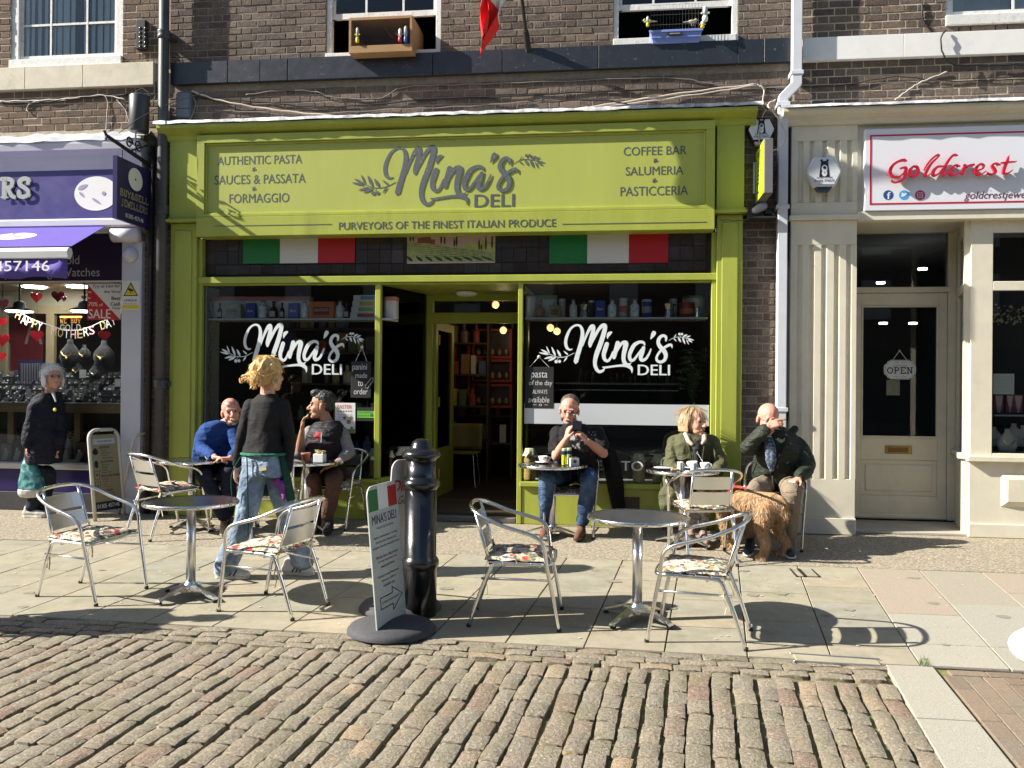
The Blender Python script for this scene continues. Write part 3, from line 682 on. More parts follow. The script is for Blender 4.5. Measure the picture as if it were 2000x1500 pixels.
for a in ((xL + ft, xR - ft, zT - ft - .02, zT - ft), (xL + ft, xR - ft, zB + .032, zB + .046), (xL + ft, xL + ft + .02, zB + .046, zT - ft - .02), (xR - ft - .02, xR - ft, zB + .046, zT - ft - .02)):
 bx('bead', GREEN, gf, a[0], a[1], YS + .02, .02, a[2], a[3])
sg = tag(bx('signboard', GREEN_S, None, xL + ft + .02, xR - ft - .02, YS + .04, YS + .06, zB + .046, zT - ft - .02, 0), 'long green shop sign with the deli name in grey script above the windows', 'sign')
YP = YS + .04
for s_, a, b, c, d in (('AUTHENTIC PASTA', 425, 590, 304, 321), ('SAUCES & PASSATA', 419, 597, 341, 359), ('FORMAGGIO', 448, 565, 378, 396), ('COFFEE BAR', 1218, 1341, 286, 303), ('SALUMERIA', 1222, 1335, 325, 342), ('PASTICCERIA', 1212, 1344, 364, 382)):
 T(s_, a, b, c, d, YP, GREY_L, sg, bold=.012)
T('PURVEYORS OF THE FINEST ITALIAN PRODUCE', 662, 1086, 431, 446, YS - .006, GREY_L, sg, bold=.012)
m = MB()
for a, b in ((420, 648), (1098, 1380)): p = P(a, 443, YS); q = P(b, 443, YS); zz = P((a + b) / 2, 440 if a < 900 else 436, YS)[1]; m.box(p[0], q[0], YS - .0075, YS - .0045, zz - .004, zz + .004)
for a in ((495, 331), (495, 369), (1279, 314), (1277, 353)): olive(m, *a, YP - .001)
m.obj('rule_and_olives', GREY_L, sg)
o0 = at(680, 270, YP); o1 = at(1080, 270, YP); sx = (o1.x - o0.x) / 2000
logo(sg, (o0.x, at(880, 270, YP).z), sx, sx * .985, YP - .002, GREY_M, GREY_L)
bx('fascia_backing', GREEN, gf, -4.93, 1.19, .021, .05, 3.02, 4.15, 0)
zt0, zt1 = 2.545, zS + .03
bx('transom_backing', DARKW, gf, -4.63, .93, .045, .06, zt0, 3.1, 0)
TILEM = ramp_mat('dark_glazed_tile', [(0, (.028, .022, .02)), (.4, (.045, .03, .026)), (.7, (.03, .03, .03)), (1, (.07, .06, .055))], .14, .15, 60, .3, 9, spec=.5)
tb = MB().box(-.064, .064, -.006, .006, -.073, .073); tme = bpy.data.meshes.new('tile'); tme.from_pydata(tb.v, [], tb.f); tme.materials.append(TILEM)
for i in range(41):
 for j in range(3):
  x = -4.53 + i * .1325; z = zt1 - .08 - j * .151
  o = bpy.data.objects.new('tile', tme); COL.objects.link(o); o.parent = gf; o.location = Vector((x, .037, z)) - wt(gf); o.rotation_euler = (R3.uniform(-.02, .02), 0, R3.uniform(-.02, .02))
  if j == 2: o.scale = (1, 1, .7); o.location.z += .02
for cols, lb in ((((475, 547, '#0F6B32'), (547, 621, '#C9C6C4'), (621, 693, '#A80F1A')), 'tricolour flag board in the transom above the left window'), (((1073, 1147, '#0F6B32'), (1147, 1228, '#C9C6C4'), (1228, 1305, '#A80F1A')), 'tricolour flag board in the transom above the right window')):
 t = thing('flag_board', lb, 'sign', at(cols[0][0], 516, .02), 'flag boards above the windows')
 for i, (a, b, c) in enumerate(cols):
  xa = P(a, 500, .02)[0]; xb = P(b, 500, .02)[0]; zb = P((cols[0][0] + cols[2][1]) / 2, 514, .02)[1]
  bx('stripe', mat('flag_' + ('green', 'white', 'red')[i], lin(c), .5), t, xa, xb, .016, .028, zb, 3.03, 0)
t = thing('landscape_picture', 'painted hill farm and vineyard picture board in the transom over the door', 'picture', at(880, 515, .02))
xa, zb = P(795, 515, .02); xb = P(967, 515, .02)[0]; W_ = xb - xa; H_ = 3.03 - zb
bx('board', mat('picture_sky', (.50, .36, .36), .5, var=.15, vs=3), t, xa, xb, .016, .026, zb, 3.03, 0)
M = Matrix.Translation((xa, .0155, zb)) @ FACEN @ Matrix.Diagonal((W_, H_, 1, 1))
m = MB(); m.add([(0, .05, 0), (1, .03, 0), (1, .33, 0), (.8, .38, 0), (.55, .48, 0), (.3, .6, 0), (0, .68, 0)], [tuple(range(7))], M); m.obj('near_hill', mat('picture_vines', (.30, .33, .13), .6, var=.4, vs=30), t)
m = MB(); m.add([(.55, .45, -.0), (1, .3, 0), (1, .62, 0), (.9, .66, 0), (.7, .6, 0), (.58, .52, 0)], [tuple(range(6))], Matrix.Translation((0, .0004, 0)) @ M); m.obj('far_hill', mat('picture_field', (.36, .36, .12), .6, var=.3, vs=30), t)
m = MB()
for x, b, h in ((.035, .66, .3), (.07, .66, .32), (.39, .56, .42), (.43, .56, .28), (.54, .48, .3), (.565, .48, .42), (.82, .38, .36), (.845, .38, .2), (.895, .38, .46), (.965, .4, .5)): leaf(m, (x, b), (x, b + h), .022, M, .0008, 6)
for k in range(9): leaf(m, (.06 + k * .115, .06), (.0 + k * .105, .24 - .004 * k), .05, M, .0008, 6)
for k in range(7): leaf(m, (1, .12 + k * .03), (.0, .2 + k * .07), .012, M, .0006, 8)
m.obj('cypress', mat('picture_dark_green', (.02, .035, .012), .6), t)
m = MB()
for p in ([(.2, .62), (.27, .6), (.27, .95), (.2, .95)], [(.12, .62), (.2, .62), (.2, .8), (.12, .78)], [(.27, .58), (.32, .57), (.32, .72), (.27, .74)]): m.add([(x, y, .001) for x, y in p], [(0, 1, 2, 3)], M)
m.obj('farmhouse', mat('picture_farmhouse', (.22, .07, .05), .6, var=.3, vs=40), t)
def frame(nm, *a, bv=.005): return bx(nm, GREEN, gf, *a, bv)
frame('transom_rail', -4.63, .93, -.06, .05, 2.475, 2.545); frame('transom_rail', -4.63, .93, -.03, .05, 2.455, 2.475)
frame('window_post', -4.63, -4.585, -.045, .05, -.06, zS); frame('window_post', .885, .93, -.045, .05, -.06, zS)
frame('window_post', -2.635, -2.575, -.03, .045, .38, 2.455); frame('window_post', -1.095, -1.045, -.03, .05, -.06, 2.455)
frame('stallriser', -4.585, -2.60, -.02, .04, -.06, .33); frame('stallriser', -1.045, .885, -.02, .04, -.06, .335)
frame('window_sill', -4.585, -2.57, -.055, .06, .33, .375); frame('window_sill', -1.06, .885, -.055, .06, .335, .385)
bx('vent_grille', mat('rusty_vent', (.06, .04, .022), .6), gf, P(1205, 1000)[0], P(1249, 1000)[0], -.028, -.02, .09, .25, .002)
pane = lambda x0, x1, z0, z1, Y=.01: bx('window_pane', GLASS, gf, x0, x1, Y, Y + .006, z0, z1, 0)
pane(-4.585, -2.635, .375, 2.455); pane(-1.045, .885, .385, 2.455)
A = Vector((-2.605, 0, 0)); B = Vector((-2.30, 1.07, 0)); dv = (B - A); LL = dv.length; an = math.atan2(dv.y, dv.x)
ML = Matrix.Translation((A.x, A.y, 0)) @ Matrix.Rotation(an, 4, 'Z')
MB().box(0, LL, -.03, .03, -.06, .34, ML).obj('lobby_stallriser', GREEN, gf); MB().box(.0, LL, -.05, .05, .34, .385, ML).obj('lobby_sill', GREEN, gf)
MB().box(.03, LL, -.004, .002, .385, 2.455, ML).obj('window_pane', GLASS, gf)
ML2 = Matrix.Translation((-1.07, .04, 0)) @ Matrix.Rotation(PI / 2 + .05, 4, 'Z')
MB().box(0, 1.03, -.03, .02, -.06, .34, ML2).obj('lobby_stallriser', GREEN, gf); MB().box(.0, 1.03, -.004, .002, .34, 2.455, ML2).obj('window_pane', GLASS, gf)
frame('door_post', -2.34, -2.24, 1.02, 1.12, .0, 2.46); frame('door_post', -1.2, -1.1, 1.02, 1.12, .0, 2.46)
xa, za = P(862, 588, 1.07); zt = za; zb = P(930, 611, 1.07)[1]; zr = P(930, 632, 1.07)[1]
frame('door_head', -2.24, -1.2, 1.03, 1.11, zt, 2.46); frame('door_transom_bar', -2.24, -1.2, 1.02, 1.12, zr, zb)
bx('window_pane', GLASS, gf, -2.24, -1.2, 1.07, 1.076, zb, zt, 0)
frame('lobby_soffit', -2.6, -1.05, .05, 1.12, 2.46, 2.49)
bx('lobby_step', mat('worn_grey_stone', (.13, .125, .115), .85, var=.3, vs=14, bump=.3, bs=40), gf, -2.60, -1.1, -.02, 1.13, -.06, .0, .01)
bx('threshold', WOODD, gf, -2.24, -1.2, 1.0, 1.14, .0, .035, .006)
ld = thing('shop_door', 'green half-glazed shop door folded open inside the deli doorway', 'door', (-2.24, 1.1, .04))
MD = Matrix.Translation((-2.235, 1.12, 0)) @ Matrix.Rotation(math.radians(86), 4, 'Z')
m = MB(); m.box(0, .09, -.02, .02, .04, 2.15, MD); m.box(.72, .82, -.02, .02, .04, 2.15, MD); m.box(.09, .72, -.02, .02, 2.05, 2.15, MD); m.box(.09, .72, -.02, .02, .04, .62, MD); m.obj('door_frame', GREEN, ld)
MB().box(.09, .72, -.003, .003, .62, 2.05, MD).obj('pane', GLASS, ld)
for py in (664, 785, 925):
 p = at(857, py, 1.0); bx('hinge', BRASS, ld, p.x - .012, p.x + .012, 1.0, 1.02, p.z - .06, p.z + .06, .002)
m = MB(); c = at(911, 565, .7); m.lathe([(.0, .0), (.11, .0), (.125, -.012), (.12, -.035), (.09, -.05), (.0, -.055)], (c.x, .7, 2.455), 24)
tag(m.obj('ceiling_light', WHITE, smooth=True), 'round white bulkhead light under the lobby soffit of the deli doorway', 'light')
room = thing('shop_interior', 'dark interior room of the deli behind the windows', 'room', (-1.85, 3, .03))
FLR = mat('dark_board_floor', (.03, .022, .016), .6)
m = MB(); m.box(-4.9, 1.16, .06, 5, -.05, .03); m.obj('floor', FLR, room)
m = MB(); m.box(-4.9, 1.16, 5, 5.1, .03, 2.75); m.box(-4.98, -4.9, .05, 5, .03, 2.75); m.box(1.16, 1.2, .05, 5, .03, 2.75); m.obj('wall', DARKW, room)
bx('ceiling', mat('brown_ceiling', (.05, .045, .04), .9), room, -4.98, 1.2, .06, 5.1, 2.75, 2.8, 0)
bx('window_reveal', mat('white_reveal', (.6, .6, .62), .7), room, -4.58, -4.565, .03, .34, .38, 2.45, 0)
m = MB(); pts = [(-4.56, .1 + .03 * math.sin(i * 1.7), .5 + i * .06) for i in range(32)]; m.tube(pts, .0025, 4)
for i in range(30): m.ball((-4.556, .12 + .03 * math.sin(i * 3.1), .52 + i * .064), .006, n=5, k=4)
tag(m.obj('fairy_lights', BLACKM), 'thin string of unlit fairy lights down the white left edge of the window', 'lights')
o0 = at(430, 631, .006); o1 = at(712, 631, .006); k = (o1.x - o0.x) / 1883
wl = tag(MB().box(-4.0, -3.99, .004, .009, .41, .42).obj('window_graphic', ICE), 'white script deli name with olive sprigs on the left window', 'window lettering', 'white script names on the two windows')
logo(wl, (o0.x - 42 * k, at(570, 631, .006).z + 65 * k), k, k * 1.04, .0055, ICE, ICE)
o0 = at(1053, 632, .006); o1 = at(1356, 632, .006); k = (o1.x - o0.x) / 1883
wr = tag(MB().box(-.9, -.89, .004, .009, .41, .42).obj('window_graphic', ICE), 'white script deli name with olive sprigs on the right window', 'window lettering', 'white script names on the two windows')
logo(wr, (o0.x - 42 * k, at(1200, 632, .006).z + 65 * k), k, k * 1.02, .0055, ICE, ICE)
T('WINE', 648, 709, 888, 905, .006, WHITE, wl, bold=.03); T('GELATO', 1140, 1256, 900, 919, .006, WHITE, wr, bold=.02)
xa, za = P(1024, 829, .008); xb, zb = P(1385, 791, .008)
tag(bx('frosted_band', mat('frosted_white_vinyl', (.55, .58, .60), .6), None, xa, xb, .0035, .0075, za + .01, zb + .0, 0), 'pale frosted vinyl band across the right window at seat height', 'window film')
# ================================================================ CREAM SHOPFRONT (right)
cf = thing('shopfront', 'cream painted jewellery shopfront with fluted pilaster, glazed door and bay window', 'shopfront', (3.3, 0, -.06))
def cx(nm, *a, bv=.004, mt=CREAM): return bx(nm, mt, cf, *a, bv)
YQ = -.1
xp0 = P(1543, 700, YQ)[0]; xp1 = P(1672, 700, YQ)[0]
def fluted(z0, z1, pxs):
 W0 = xp0; P_ = [(xp0, .02), (xp0, YQ)]
 for px in pxs:
  x = P(px, 700, YQ)[0]
  for dx, dy in ((-.028, 0), (-.026, .006), (-.02, .022), (-.008, .03), (.008, .03), (.02, .022), (.026, .006), (.028, 0)): P_.append((x + dx, YQ + dy))
 P_ += [(xp1, YQ), (xp1, .02)]
 m = MB(); m.prism(P_, z0, z1); m.obj('pilaster_flutes', CREAM, cf)
fl = (1561, 1584, 1608, 1633, 1657)
za, zb, zc, zd = P(1600, 935, YQ)[1], P(1600, 478, YQ)[1], P(1600, 395, YQ)[1], P(1600, 275, YQ)[1]
cx('pilaster', xp0, xp1, YQ, .02, .1, za); fluted(za, zb, fl); cx('pilaster', xp0, xp1, YQ, .02, zb, P(1600, 430, YQ)[1])
cx('pilaster_cap', xp0 - .02, xp1 + .02, YQ - .04, .02, P(1600, 430, YQ)[1], P(1600, 421, YQ)[1])
cx('pilaster', xp0, xp1, YQ, .02, P(1600, 421, YQ)[1], zc); fluted(zc, zd, fl); cx('pilaster', xp0, xp1, YQ, .02, zd, 4.05)
cx('plinth', xp0 - .015, xp1 + .005, YQ - .02, .02, -.06, .1)
prof = [(-.12, 4.0), (-.14, 4.02), (-.145, 4.05), (-.2, 4.08), (-.23, 4.11), (-.23, 4.14), (.02, 4.14), (.02, 4.0)]
cm = MB(); cm.add([(xp0 - .1, y, z) for y, z in prof] + [(8.5, y, z) for y, z in prof], [tuple(range(8)), tuple(range(8, 16))[::-1]] + [(i, (i + 8), (i + 1) % 8 + 8, (i + 1) % 8) for i in range(8)]); cm.obj('cornice', CREAM, cf)
vs = []; fs = []; n = 60
for i in range(n + 1):
 x = xp0 - .13 + 7 * i / n
 for (y, z) in ((.0, 4.24), (-.12, 4.2), (-.25, 4.17), (-.26, 4.142)): vs.append((x, y + R3.uniform(-.004, .004), z + R3.uniform(-.005, .005)))
for i in range(n):
 for k in range(3): a = i * 4 + k; fs.append((a, a + 4, a + 5, a + 1)[::-1])
MB().add(vs, fs).obj('lead_flashing', LEAD, cf, smooth=True)
xs = P(1688, 400, -.14)[0]; z0s = P(1700, 412, -.14)[1]; z1s = P(1700, 252, -.14)[1]
cx('fascia', xp1, 8.5, -.06, .05, P(1700, 425, -.06)[1], 4.0)
cx('fascia_beam', xp1, 8.5, -.12, .02, P(1700, 425, -.1)[1] - .03, P(1700, 414, -.1)[1])
gs = tag(bx('signboard', mat('white_sign_panel', (.74, .75, .80), .3), None, xs, 8.4, -.14, -.06, z0s, z1s, .006), 'white shop sign with red rule and raised red script letters above the cream door', 'sign')
RED = mat('crimson_sign_red', (.50, .008, .03), .35)
m = MB()
for a in ((xs + .05, 8.3, z1s - .075, z1s - .06), (xs + .05, 8.3, z0s + .06, z0s + .075), (xs + .05, xs + .065, z0s + .075, z1s - .075)): m.box(a[0], a[1], -.1425, -.139, a[2], a[3])
m.obj('red_rule', RED, gs)
GC = {'G': [[(800, 785, 10), (790, 778, 14), (762, 785, 12), (735, 805, 14), (722, 835, 16), (735, 862, 14), (765, 865, 10), (790, 845, 8), (800, 822, 8)], [(770, 822, 8), (800, 818, 12), (798, 850, 14), (785, 880, 12), (750, 893, 9), (728, 884, 7)]],
      'o': [[(838, 812, 10), (822, 830, 16), (825, 858, 14), (848, 862, 10), (862, 840, 14), (855, 815, 12), (838, 812, 8)]],
      'l': [[(888, 835, 6), (915, 790, 9), (950, 758, 10), (962, 762, 8), (925, 800, 12), (898, 850, 14), (905, 864, 8), (922, 852, 5)]],
      'd': [[(980, 815, 8), (955, 818, 12), (935, 842, 16), (940, 862, 12), (965, 850, 8), (990, 815, 8)], [(1052, 762, 7), (1035, 758, 12), (1010, 785, 12), (985, 835, 15), (985, 862, 10), (1005, 850, 5)]],
      'c': [[(1060, 818, 12), (1045, 810, 9), (1022, 830, 14), (1020, 856, 14), (1042, 862, 9), (1066, 848, 5)]],
      'r': [[(1082, 815, 10), (1090, 812, 12), (1082, 838, 14), (1074, 864, 12)], [(1082, 840, 7), (1108, 815, 9), (1130, 812, 13)]],
      'e': [[(1146, 842, 8), (1175, 832, 8), (1182, 815, 9), (1165, 808, 10), (1145, 828, 14), (1145, 855, 14), (1168, 862, 9), (1190, 846, 5)]],
      's': [[(1255, 815, 12), (1240, 806, 9), (1222, 816, 12), (1232, 834, 15), (1238, 852, 13), (1218, 862, 10), (1196, 855, 10)]],
      't': [[(1300, 772, 6), (1295, 795, 12), (1282, 830, 14), (1278, 856, 12), (1298, 858, 8), (1318, 844, 5)], [(1262, 806, 7), (1295, 802, 9), (1335, 800, 6)]]}
pA = at(1450 + 720 / 2.5, 850 / 2.5, -.2); pB = at(1450 + 1330 / 2.5, 850 / 2.5, -.2); sc = (pB.x - pA.x) / 610
lt = MB()
for ch, st in GC.items():
 for i, s_ in enumerate(st):
  C = catmull([(x, y, w) for x, y, w in s_], 5)
  for dz in (0,):
   ribbon(lt, [(x, y, w) for x, y, w in s_], Matrix.Translation((pA.x, -.175 - .0006 * i, pA.z)) @ FACEN @ Matrix.Diagonal((sc, -sc, 1, 1)) @ Matrix.Translation((-720, -850, 0)), 0, 5, .028)
lt.obj('raised_script_lettering', RED, gs)
T('goldcrestjewellers', 1883, 2040, 373, 392, -.1405, mat('maroon_print', (.12, .01, .05), .5), gs, shear=.3)
for nm, px, c in (('round_icon_blue', 1735, (.015, .07, .28)), ('round_icon_light_blue', 1766, (.06, .35, .75)), ('round_icon_magenta', 1797, (.45, .04, .12))):
 p = at(px, 381, -.1405); m = MB(); disc(m, p.x, p.z, .048, Matrix.Translation((0, -.1412, 0)) @ FACEN); m.obj(nm, mat(nm, c, .5), gs)
p = at(1735, 381, -.1405); text('f', WHITE, gs, p.x - .012, p.x + .022, p.z - .04, p.z + .03, Y=-.142, bold=.05)
p = at(1766, 381, -.1405); m = MB(); Mt = Matrix.Translation((p.x, -.1425, p.z)) @ FACEN
for b, t_, w in (((-.03, -.012), (.024, .012), .026), ((.0, .0), (-.026, .022), .018), ((.002, -.008), (-.024, .006), .016), ((.01, .008), (.034, .016), .008)): leaf(m, b, t_, w, Mt, .0002 * w * 100)
disc(m, .014, .012, .010, Mt, .001, 12); m.obj('bird_mark', WHITE, gs)
p = at(1797, 381, -.1405); m = MB(); Mt = Matrix.Translation((p.x, -.143, p.z)) @ FACEN
rr = [(-.024, -.018), (-.018, -.024), (.018, -.024), (.024, -.018), (.024, .018), (.018, .024), (-.018, .024), (-.024, .018)]
m.tube([(a, b, 0) for a, b in rr], .0022, 4, closed=True, m=Mt); m.tube([(.011 * math.cos(t_), .011 * math.sin(t_), 0) for t_ in [2 * PI * i / 12 for i in range(12)]], .002, 4, closed=True, m=Mt); disc(m, .016, .016, .0028, Mt, .002, 8); m.obj('camera_mark', WHITE, gs)
YD = .8
xd0 = P(1672, 700, YD)[0] - .3; xd1 = P(1857, 700, YD)[0]; xb0 = P(1893, 700, 0)[0]
zdt = P(1760, 572, YD)[1]; ztr = P(1760, 563, YD)[1]; zw1 = P(1760, 456, YD)[1]; zsof = P(1760, 428, -.02)[1]
cx('lobby_soffit', xp1 - .1, xd1 + .3, .05, YD + .06, zsof, zsof + .04, mt=mat('cream_soffit', (.6, .56, .45), .6))
cx('door_head', xd0, xd1 + .02, YD - .03, YD + .05, zw1 + .02, zsof); cx('transom_bar', xd0, xd1 + .02, YD - .04, YD + .05, zdt, ztr + .01)
cx('door_post', xd1 - .04, xd1 + .1, YD - .03, YD + .05, -.02, zsof)
cx('window_pane', xd0, xd1 - .04, YD, YD + .006, ztr, zw1 + .02, bv=0, mt=GLASS)
cx('glazing_bead', xd0, xd1 - .04, YD - .015, YD + .01, zw1 - .0, zw1 + .02)
cx('lobby_tiles', xp1 - .05, xd1 + .05, .0, YD, -.06, -.035, mt=mat('pale_lobby_tile', (.42, .39, .33), .6, var=.1, vs=4))
cx('party_wall', xp0, xp1 - .04, .02, YD + .1, -.06, 4.0)
cd_ = thing('shop_door', 'cream painted glazed door with brass letterbox and hanging open sign', 'door', (xd1 - .5, YD, -.03))
dx0 = P(1672, 700, YD)[0] - .06; dx1 = xd1 - .045; gx0, gz1 = P(1682, 597, YD); gx1, gz0_ = P(1830, 856, YD); dz0 = -.02
def dd(nm, *a, mt=CREAM, bv=.004): return bx(nm, mt, cd_, *a, bv)
dd('stile', dx0, gx0, YD - .02, YD + .03, dz0, zdt - .005); dd('stile', gx1, dx1, YD - .02, YD + .03, dz0, zdt - .005)
dd('top_rail', gx0, gx1, YD - .02, YD + .03, gz1, zdt - .005)
pz1 = P(1760, 898, YD)[1]; pz0 = P(1760, 968, YD)[1]
dd('middle_rail', gx0, gx1, YD - .02, YD + .03, pz1, gz0_); dd('bottom_rail', gx0, gx1, YD - .02, YD + .03, dz0, pz0); dd('door_panel', gx0, gx1, YD - .002, YD + .02, pz0, pz1)
dd('raised_field', gx0 + .05, gx1 - .05, YD - .014, YD - .002, pz0 + .05, pz1 - .05, bv=.01)
for a in ((gx0, gx1, gz1 - .02, gz1), (gx0, gx1, gz0_, gz0_ + .02), (gx0, gx0 + .018, gz0_ + .02, gz1 - .02), (gx1 - .018, gx1, gz0_ + .02, gz1 - .02)): dd('glazing_bead', a[0], a[1], YD - .028, YD + .0, a[2], a[3])
dd('window_pane', gx0, gx1, YD + .005, YD + .011, gz0_, gz1, mt=GLASS, bv=0)
dd('weather_bar', dx0, dx1, YD - .05, YD - .02, dz0 + .01, dz0 + .06, bv=.01)
la, lb_ = P(1728, 886, YD - .02), P(1781, 871, YD - .02)
lo = dd('letterbox', la[0], lb_[0], YD - .03, YD - .02, la[1], lb_[1], mt=BRASS); bx('flap', mat('dark_brass_flap', (.16, .10, .04), .5, metal=.8), lo, la[0] + .03, lb_[0] - .04, YD - .035, YD - .03, la[1] + .02, lb_[1] - .02, .002)
c = at(1757, 722, YD - .02); t = thing('open_sign', 'small white scalloped hanging plaque reading OPEN behind the cream door glass', 'sign', c)
pts = []
w, h = .165, .105
for (sx_, sz_, st) in ((1, 1, 0), (-1, 1, 1), (-1, -1, 2), (1, -1, 3)):
 q = [(w * 1.0, h * .1), (w * .97, h * .45), (w * .78, h * .68), (w * .76, h * .85), (w * .62, h * .9), (w * .60, h * 1.0)]
 if st % 2: q = q[::-1]
 pts += [(sx_ * a, sz_ * b) for a, b in q]
MO = Matrix.Translation((c.x, YD - .026, c.z)) @ FACEN
MB().prism(pts, -.003, .003, MO).obj('plaque', mat('plaque_white', (.6, .62, .62), .6), t)
m = MB(); top = at(1757, 685, YD - .02)
for s_ in (-1, 1): m.tube([(c.x + s_ * .075, YD - .026, c.z + .1), (top.x, YD - .024, top.z)], .004, 5)
m.ball((top.x, YD - .02, top.z), .012); m.obj('hanging_cord', mat('twine', (.5, .48, .42), .9), t)
m = MB(); n_ = 40; m.tube([MO @ Vector((pts[i][0] * .93, pts[i][1] * .93, .0035)) for i in range(len(pts))], .0014, 4, closed=True)
for s_ in (-1, 1):
 for k_ in range(3): m.tube([MO @ Vector((.02 * s_ + s_ * .02 * k_ + .01 * math.cos(t_) * s_, (.076 if s_ else 0) * (1) + .006 * math.sin(t_), .0035)) for t_ in [i * .7 for i in range(7)]], .0012, 4)
 for k_ in range(3): m.tube([MO @ Vector((.02 * s_ + s_ * .02 * k_ + .01 * math.cos(t_) * s_, -.076 + .006 * math.sin(t_), .0035)) for t_ in [i * .7 for i in range(7)]], .0012, 4)
m.obj('border_scroll', NAVYT, t)
text("COME IN, WE'RE", NAVYT, t, c.x - .07, c.x + .07, c.z + .035, c.z + .05, Y=YD - .031)
def serif_text(m, s, x0, x1, z0, z1, M, w=.2):
 """upright serif capitals drawn from strokes"""
 G = {'O': [[(.5, 1), (.15, .8), (.05, .5), (.15, .2), (.5, 0), (.85, .2), (.95, .5), (.85, .8), (.5, 1)]], 'P': [[(.25, 0), (.25, 1)], [(.25, 1), (.7, .97), (.88, .75), (.7, .52), (.25, .48)], [(.08, 0), (.45, 0)], [(.08, 1), (.3, 1)]],
         'E': [[(.25, 0), (.25, 1)], [(.08, 0), (.85, 0), (.9, .2)], [(.08, 1), (.82, 1), (.86, .82)], [(.25, .52), (.65, .52)]], 'N': [[(.2, 0), (.2, 1)], [(.2, 1), (.82, 0)], [(.82, 0), (.82, 1)], [(.05, 1), (.25, 1)], [(.05, 0), (.35, 0)], [(.68, 1), (.97, 1)]],
         'R': [[(.25, 0), (.25, 1)], [(.25, 1), (.68, .97), (.84, .76), (.68, .54), (.25, .5)], [(.5, .52), (.78, .1), (.98, 0)], [(.08, 0), (.45, 0)], [(.08, 1), (.3, 1)]],
         'S': [[(.82, .75), (.8, .95), (.5, 1), (.22, .88), (.25, .66), (.55, .5), (.82, .32), (.8, .1), (.5, 0), (.2, .06), (.17, .28)]], 'B': [[(.2, 0), (.2, 1)], [(.2, 1), (.65, .97), (.78, .76), (.6, .54), (.2, .52)], [(.2, .52), (.7, .5), (.88, .26), (.7, .02), (.2, 0)]],
         'U': [[(.2, 1), (.2, .25), (.5, 0), (.8, .25), (.8, 1)], [(.05, 1), (.35, 1)], [(.65, 1), (.95, 1)]], 'Y': [[(.1, 1), (.5, .5), (.9, 1)], [(.5, .5), (.5, 0)], [(.3, 0), (.7, 0)]], 'L': [[(.25, 0), (.25, 1)], [(.08, 0), (.85, 0), (.88, .22)], [(.08, 1), (.42, 1)]],
         'J': [[(.6, 1), (.6, .1), (.4, -.1), (.2, 0)], [(.42, 1), (.8, 1)]], 'W': [[(.02, 1), (.28, 0)], [(.28, 0), (.5, .8)], [(.5, .8), (.72, 0)], [(.72, 0), (.98, 1)]], '&': [[(.95, .4), (.6, 0), (.25, 0), (.12, .25), (.5, .6), (.62, .85), (.42, 1), (.26, .82), (.45, .5), (.9, 0)]], 'G': [[(.85, .8), (.5, 1), (.15, .8), (.05, .5), (.15, .2), (.5, 0), (.85, .12), (.85, .42)], [(.62, .42), (.98, .42)]], 'D': [[(.2, 0), (.2, 1)], [(.2, 1), (.6, .98), (.92, .7), (.92, .3), (.6, .02), (.2, 0)]], '.': [[(.3, 0), (.4, .02)]], '!': [[(.4, 1), (.4, .3)], [(.4, .05), (.42, .02)]]}
 L = len(s); cw = (x1 - x0) / L; ch = z1 - z0
 for i, c_ in enumerate(s):
  for k_, st in enumerate(G.get(c_, [])):
   thick = w * cw if (len(st) > 2 or abs(st[0][0] - st[-1][0]) < .3 or c_ in 'NW&') else w * .45 * cw
   ribbon(m, [(x0 + (i + .06 + a * .88) * cw, z0 + b * ch, thick) for a, b in st], M, .0004 * k_, 5 if len(st) > 2 else 1, .0006)
m = MB(); serif_text(m, 'OPEN', c.x - .135, c.x + .135, c.z - .04, c.z + .022, Matrix.Translation((0, YD - .031, 0)) @ FACEN, .16); m.obj('serif_lettering', NAVYT, t)
bx('paper_note', mat('cream_paper', (.42, .38, .3), .9, var=.2, vs=30), None, P(1732, 772, YD)[0], P(1758, 772, YD)[0], YD + .012, YD + .014, P(1740, 772, YD)[1], P(1740, 742, YD)[1], 0)
tag(bpy.data.objects[-1] if False else [o for o in bpy.data.objects if o.name == 'paper_note'][0], 'small cream paper notice stuck to the door glass below the OPEN plaque', 'notice')
A = Vector((xb0, 0, 0)); B = Vector((xd1 + .1, YD, 0)); dv = B - A; LL = dv.length; ML = Matrix.Translation(A) @ Matrix.Rotation(math.atan2(dv.y, dv.x), 4, 'Z')
zsil = P(1950, 893)[1]; zwt = P(1950, 568)[1]; zu0 = P(1950, 550)[1]; zu1 = P(1950, 455)[1]
def sp_(nm, *a, mt=CREAM): return MB().box(*a, ML).obj(nm, mt, cf)
sp_('return_stallriser', 0, LL, -.0, .05, -.06, zsil - .02); sp_('return_sill', -.02, LL, -.0, .09, zsil - .02, zsil + .03); sp_('return_post', 0, .10, -.0, .05, zsil + .03, zsof); sp_('return_post', LL - .22, LL, -.0, .05, zsil + .03, zsof)
sp_('return_rail', .1, LL - .22, -.0, .05, zwt, zu0); sp_('return_rail', .1, LL - .22, .0, .05, zu1, zsof); sp_('window_pane', .1, LL - .22, .02, .026, zsil + .03, zwt, mt=GLASS); sp_('window_pane', .1, LL - .22, .02, .026, zu0, zu1, mt=GLASS)
xw = P(1936, 700)[0]
cx('bay_post', xb0, xw, -.03, .04, zsil, zsof + .02); cx('bay_stallriser', xb0, 8.5, -.02, .05, -.06, zsil - .04); cx('bay_sill', xb0 - .03, 8.5, -.08, .05, zsil - .04, zsil + .01); cx('plinth', xb0 - .01, 8.5, -.045, .0, -.06, P(1950, 1023)[1])
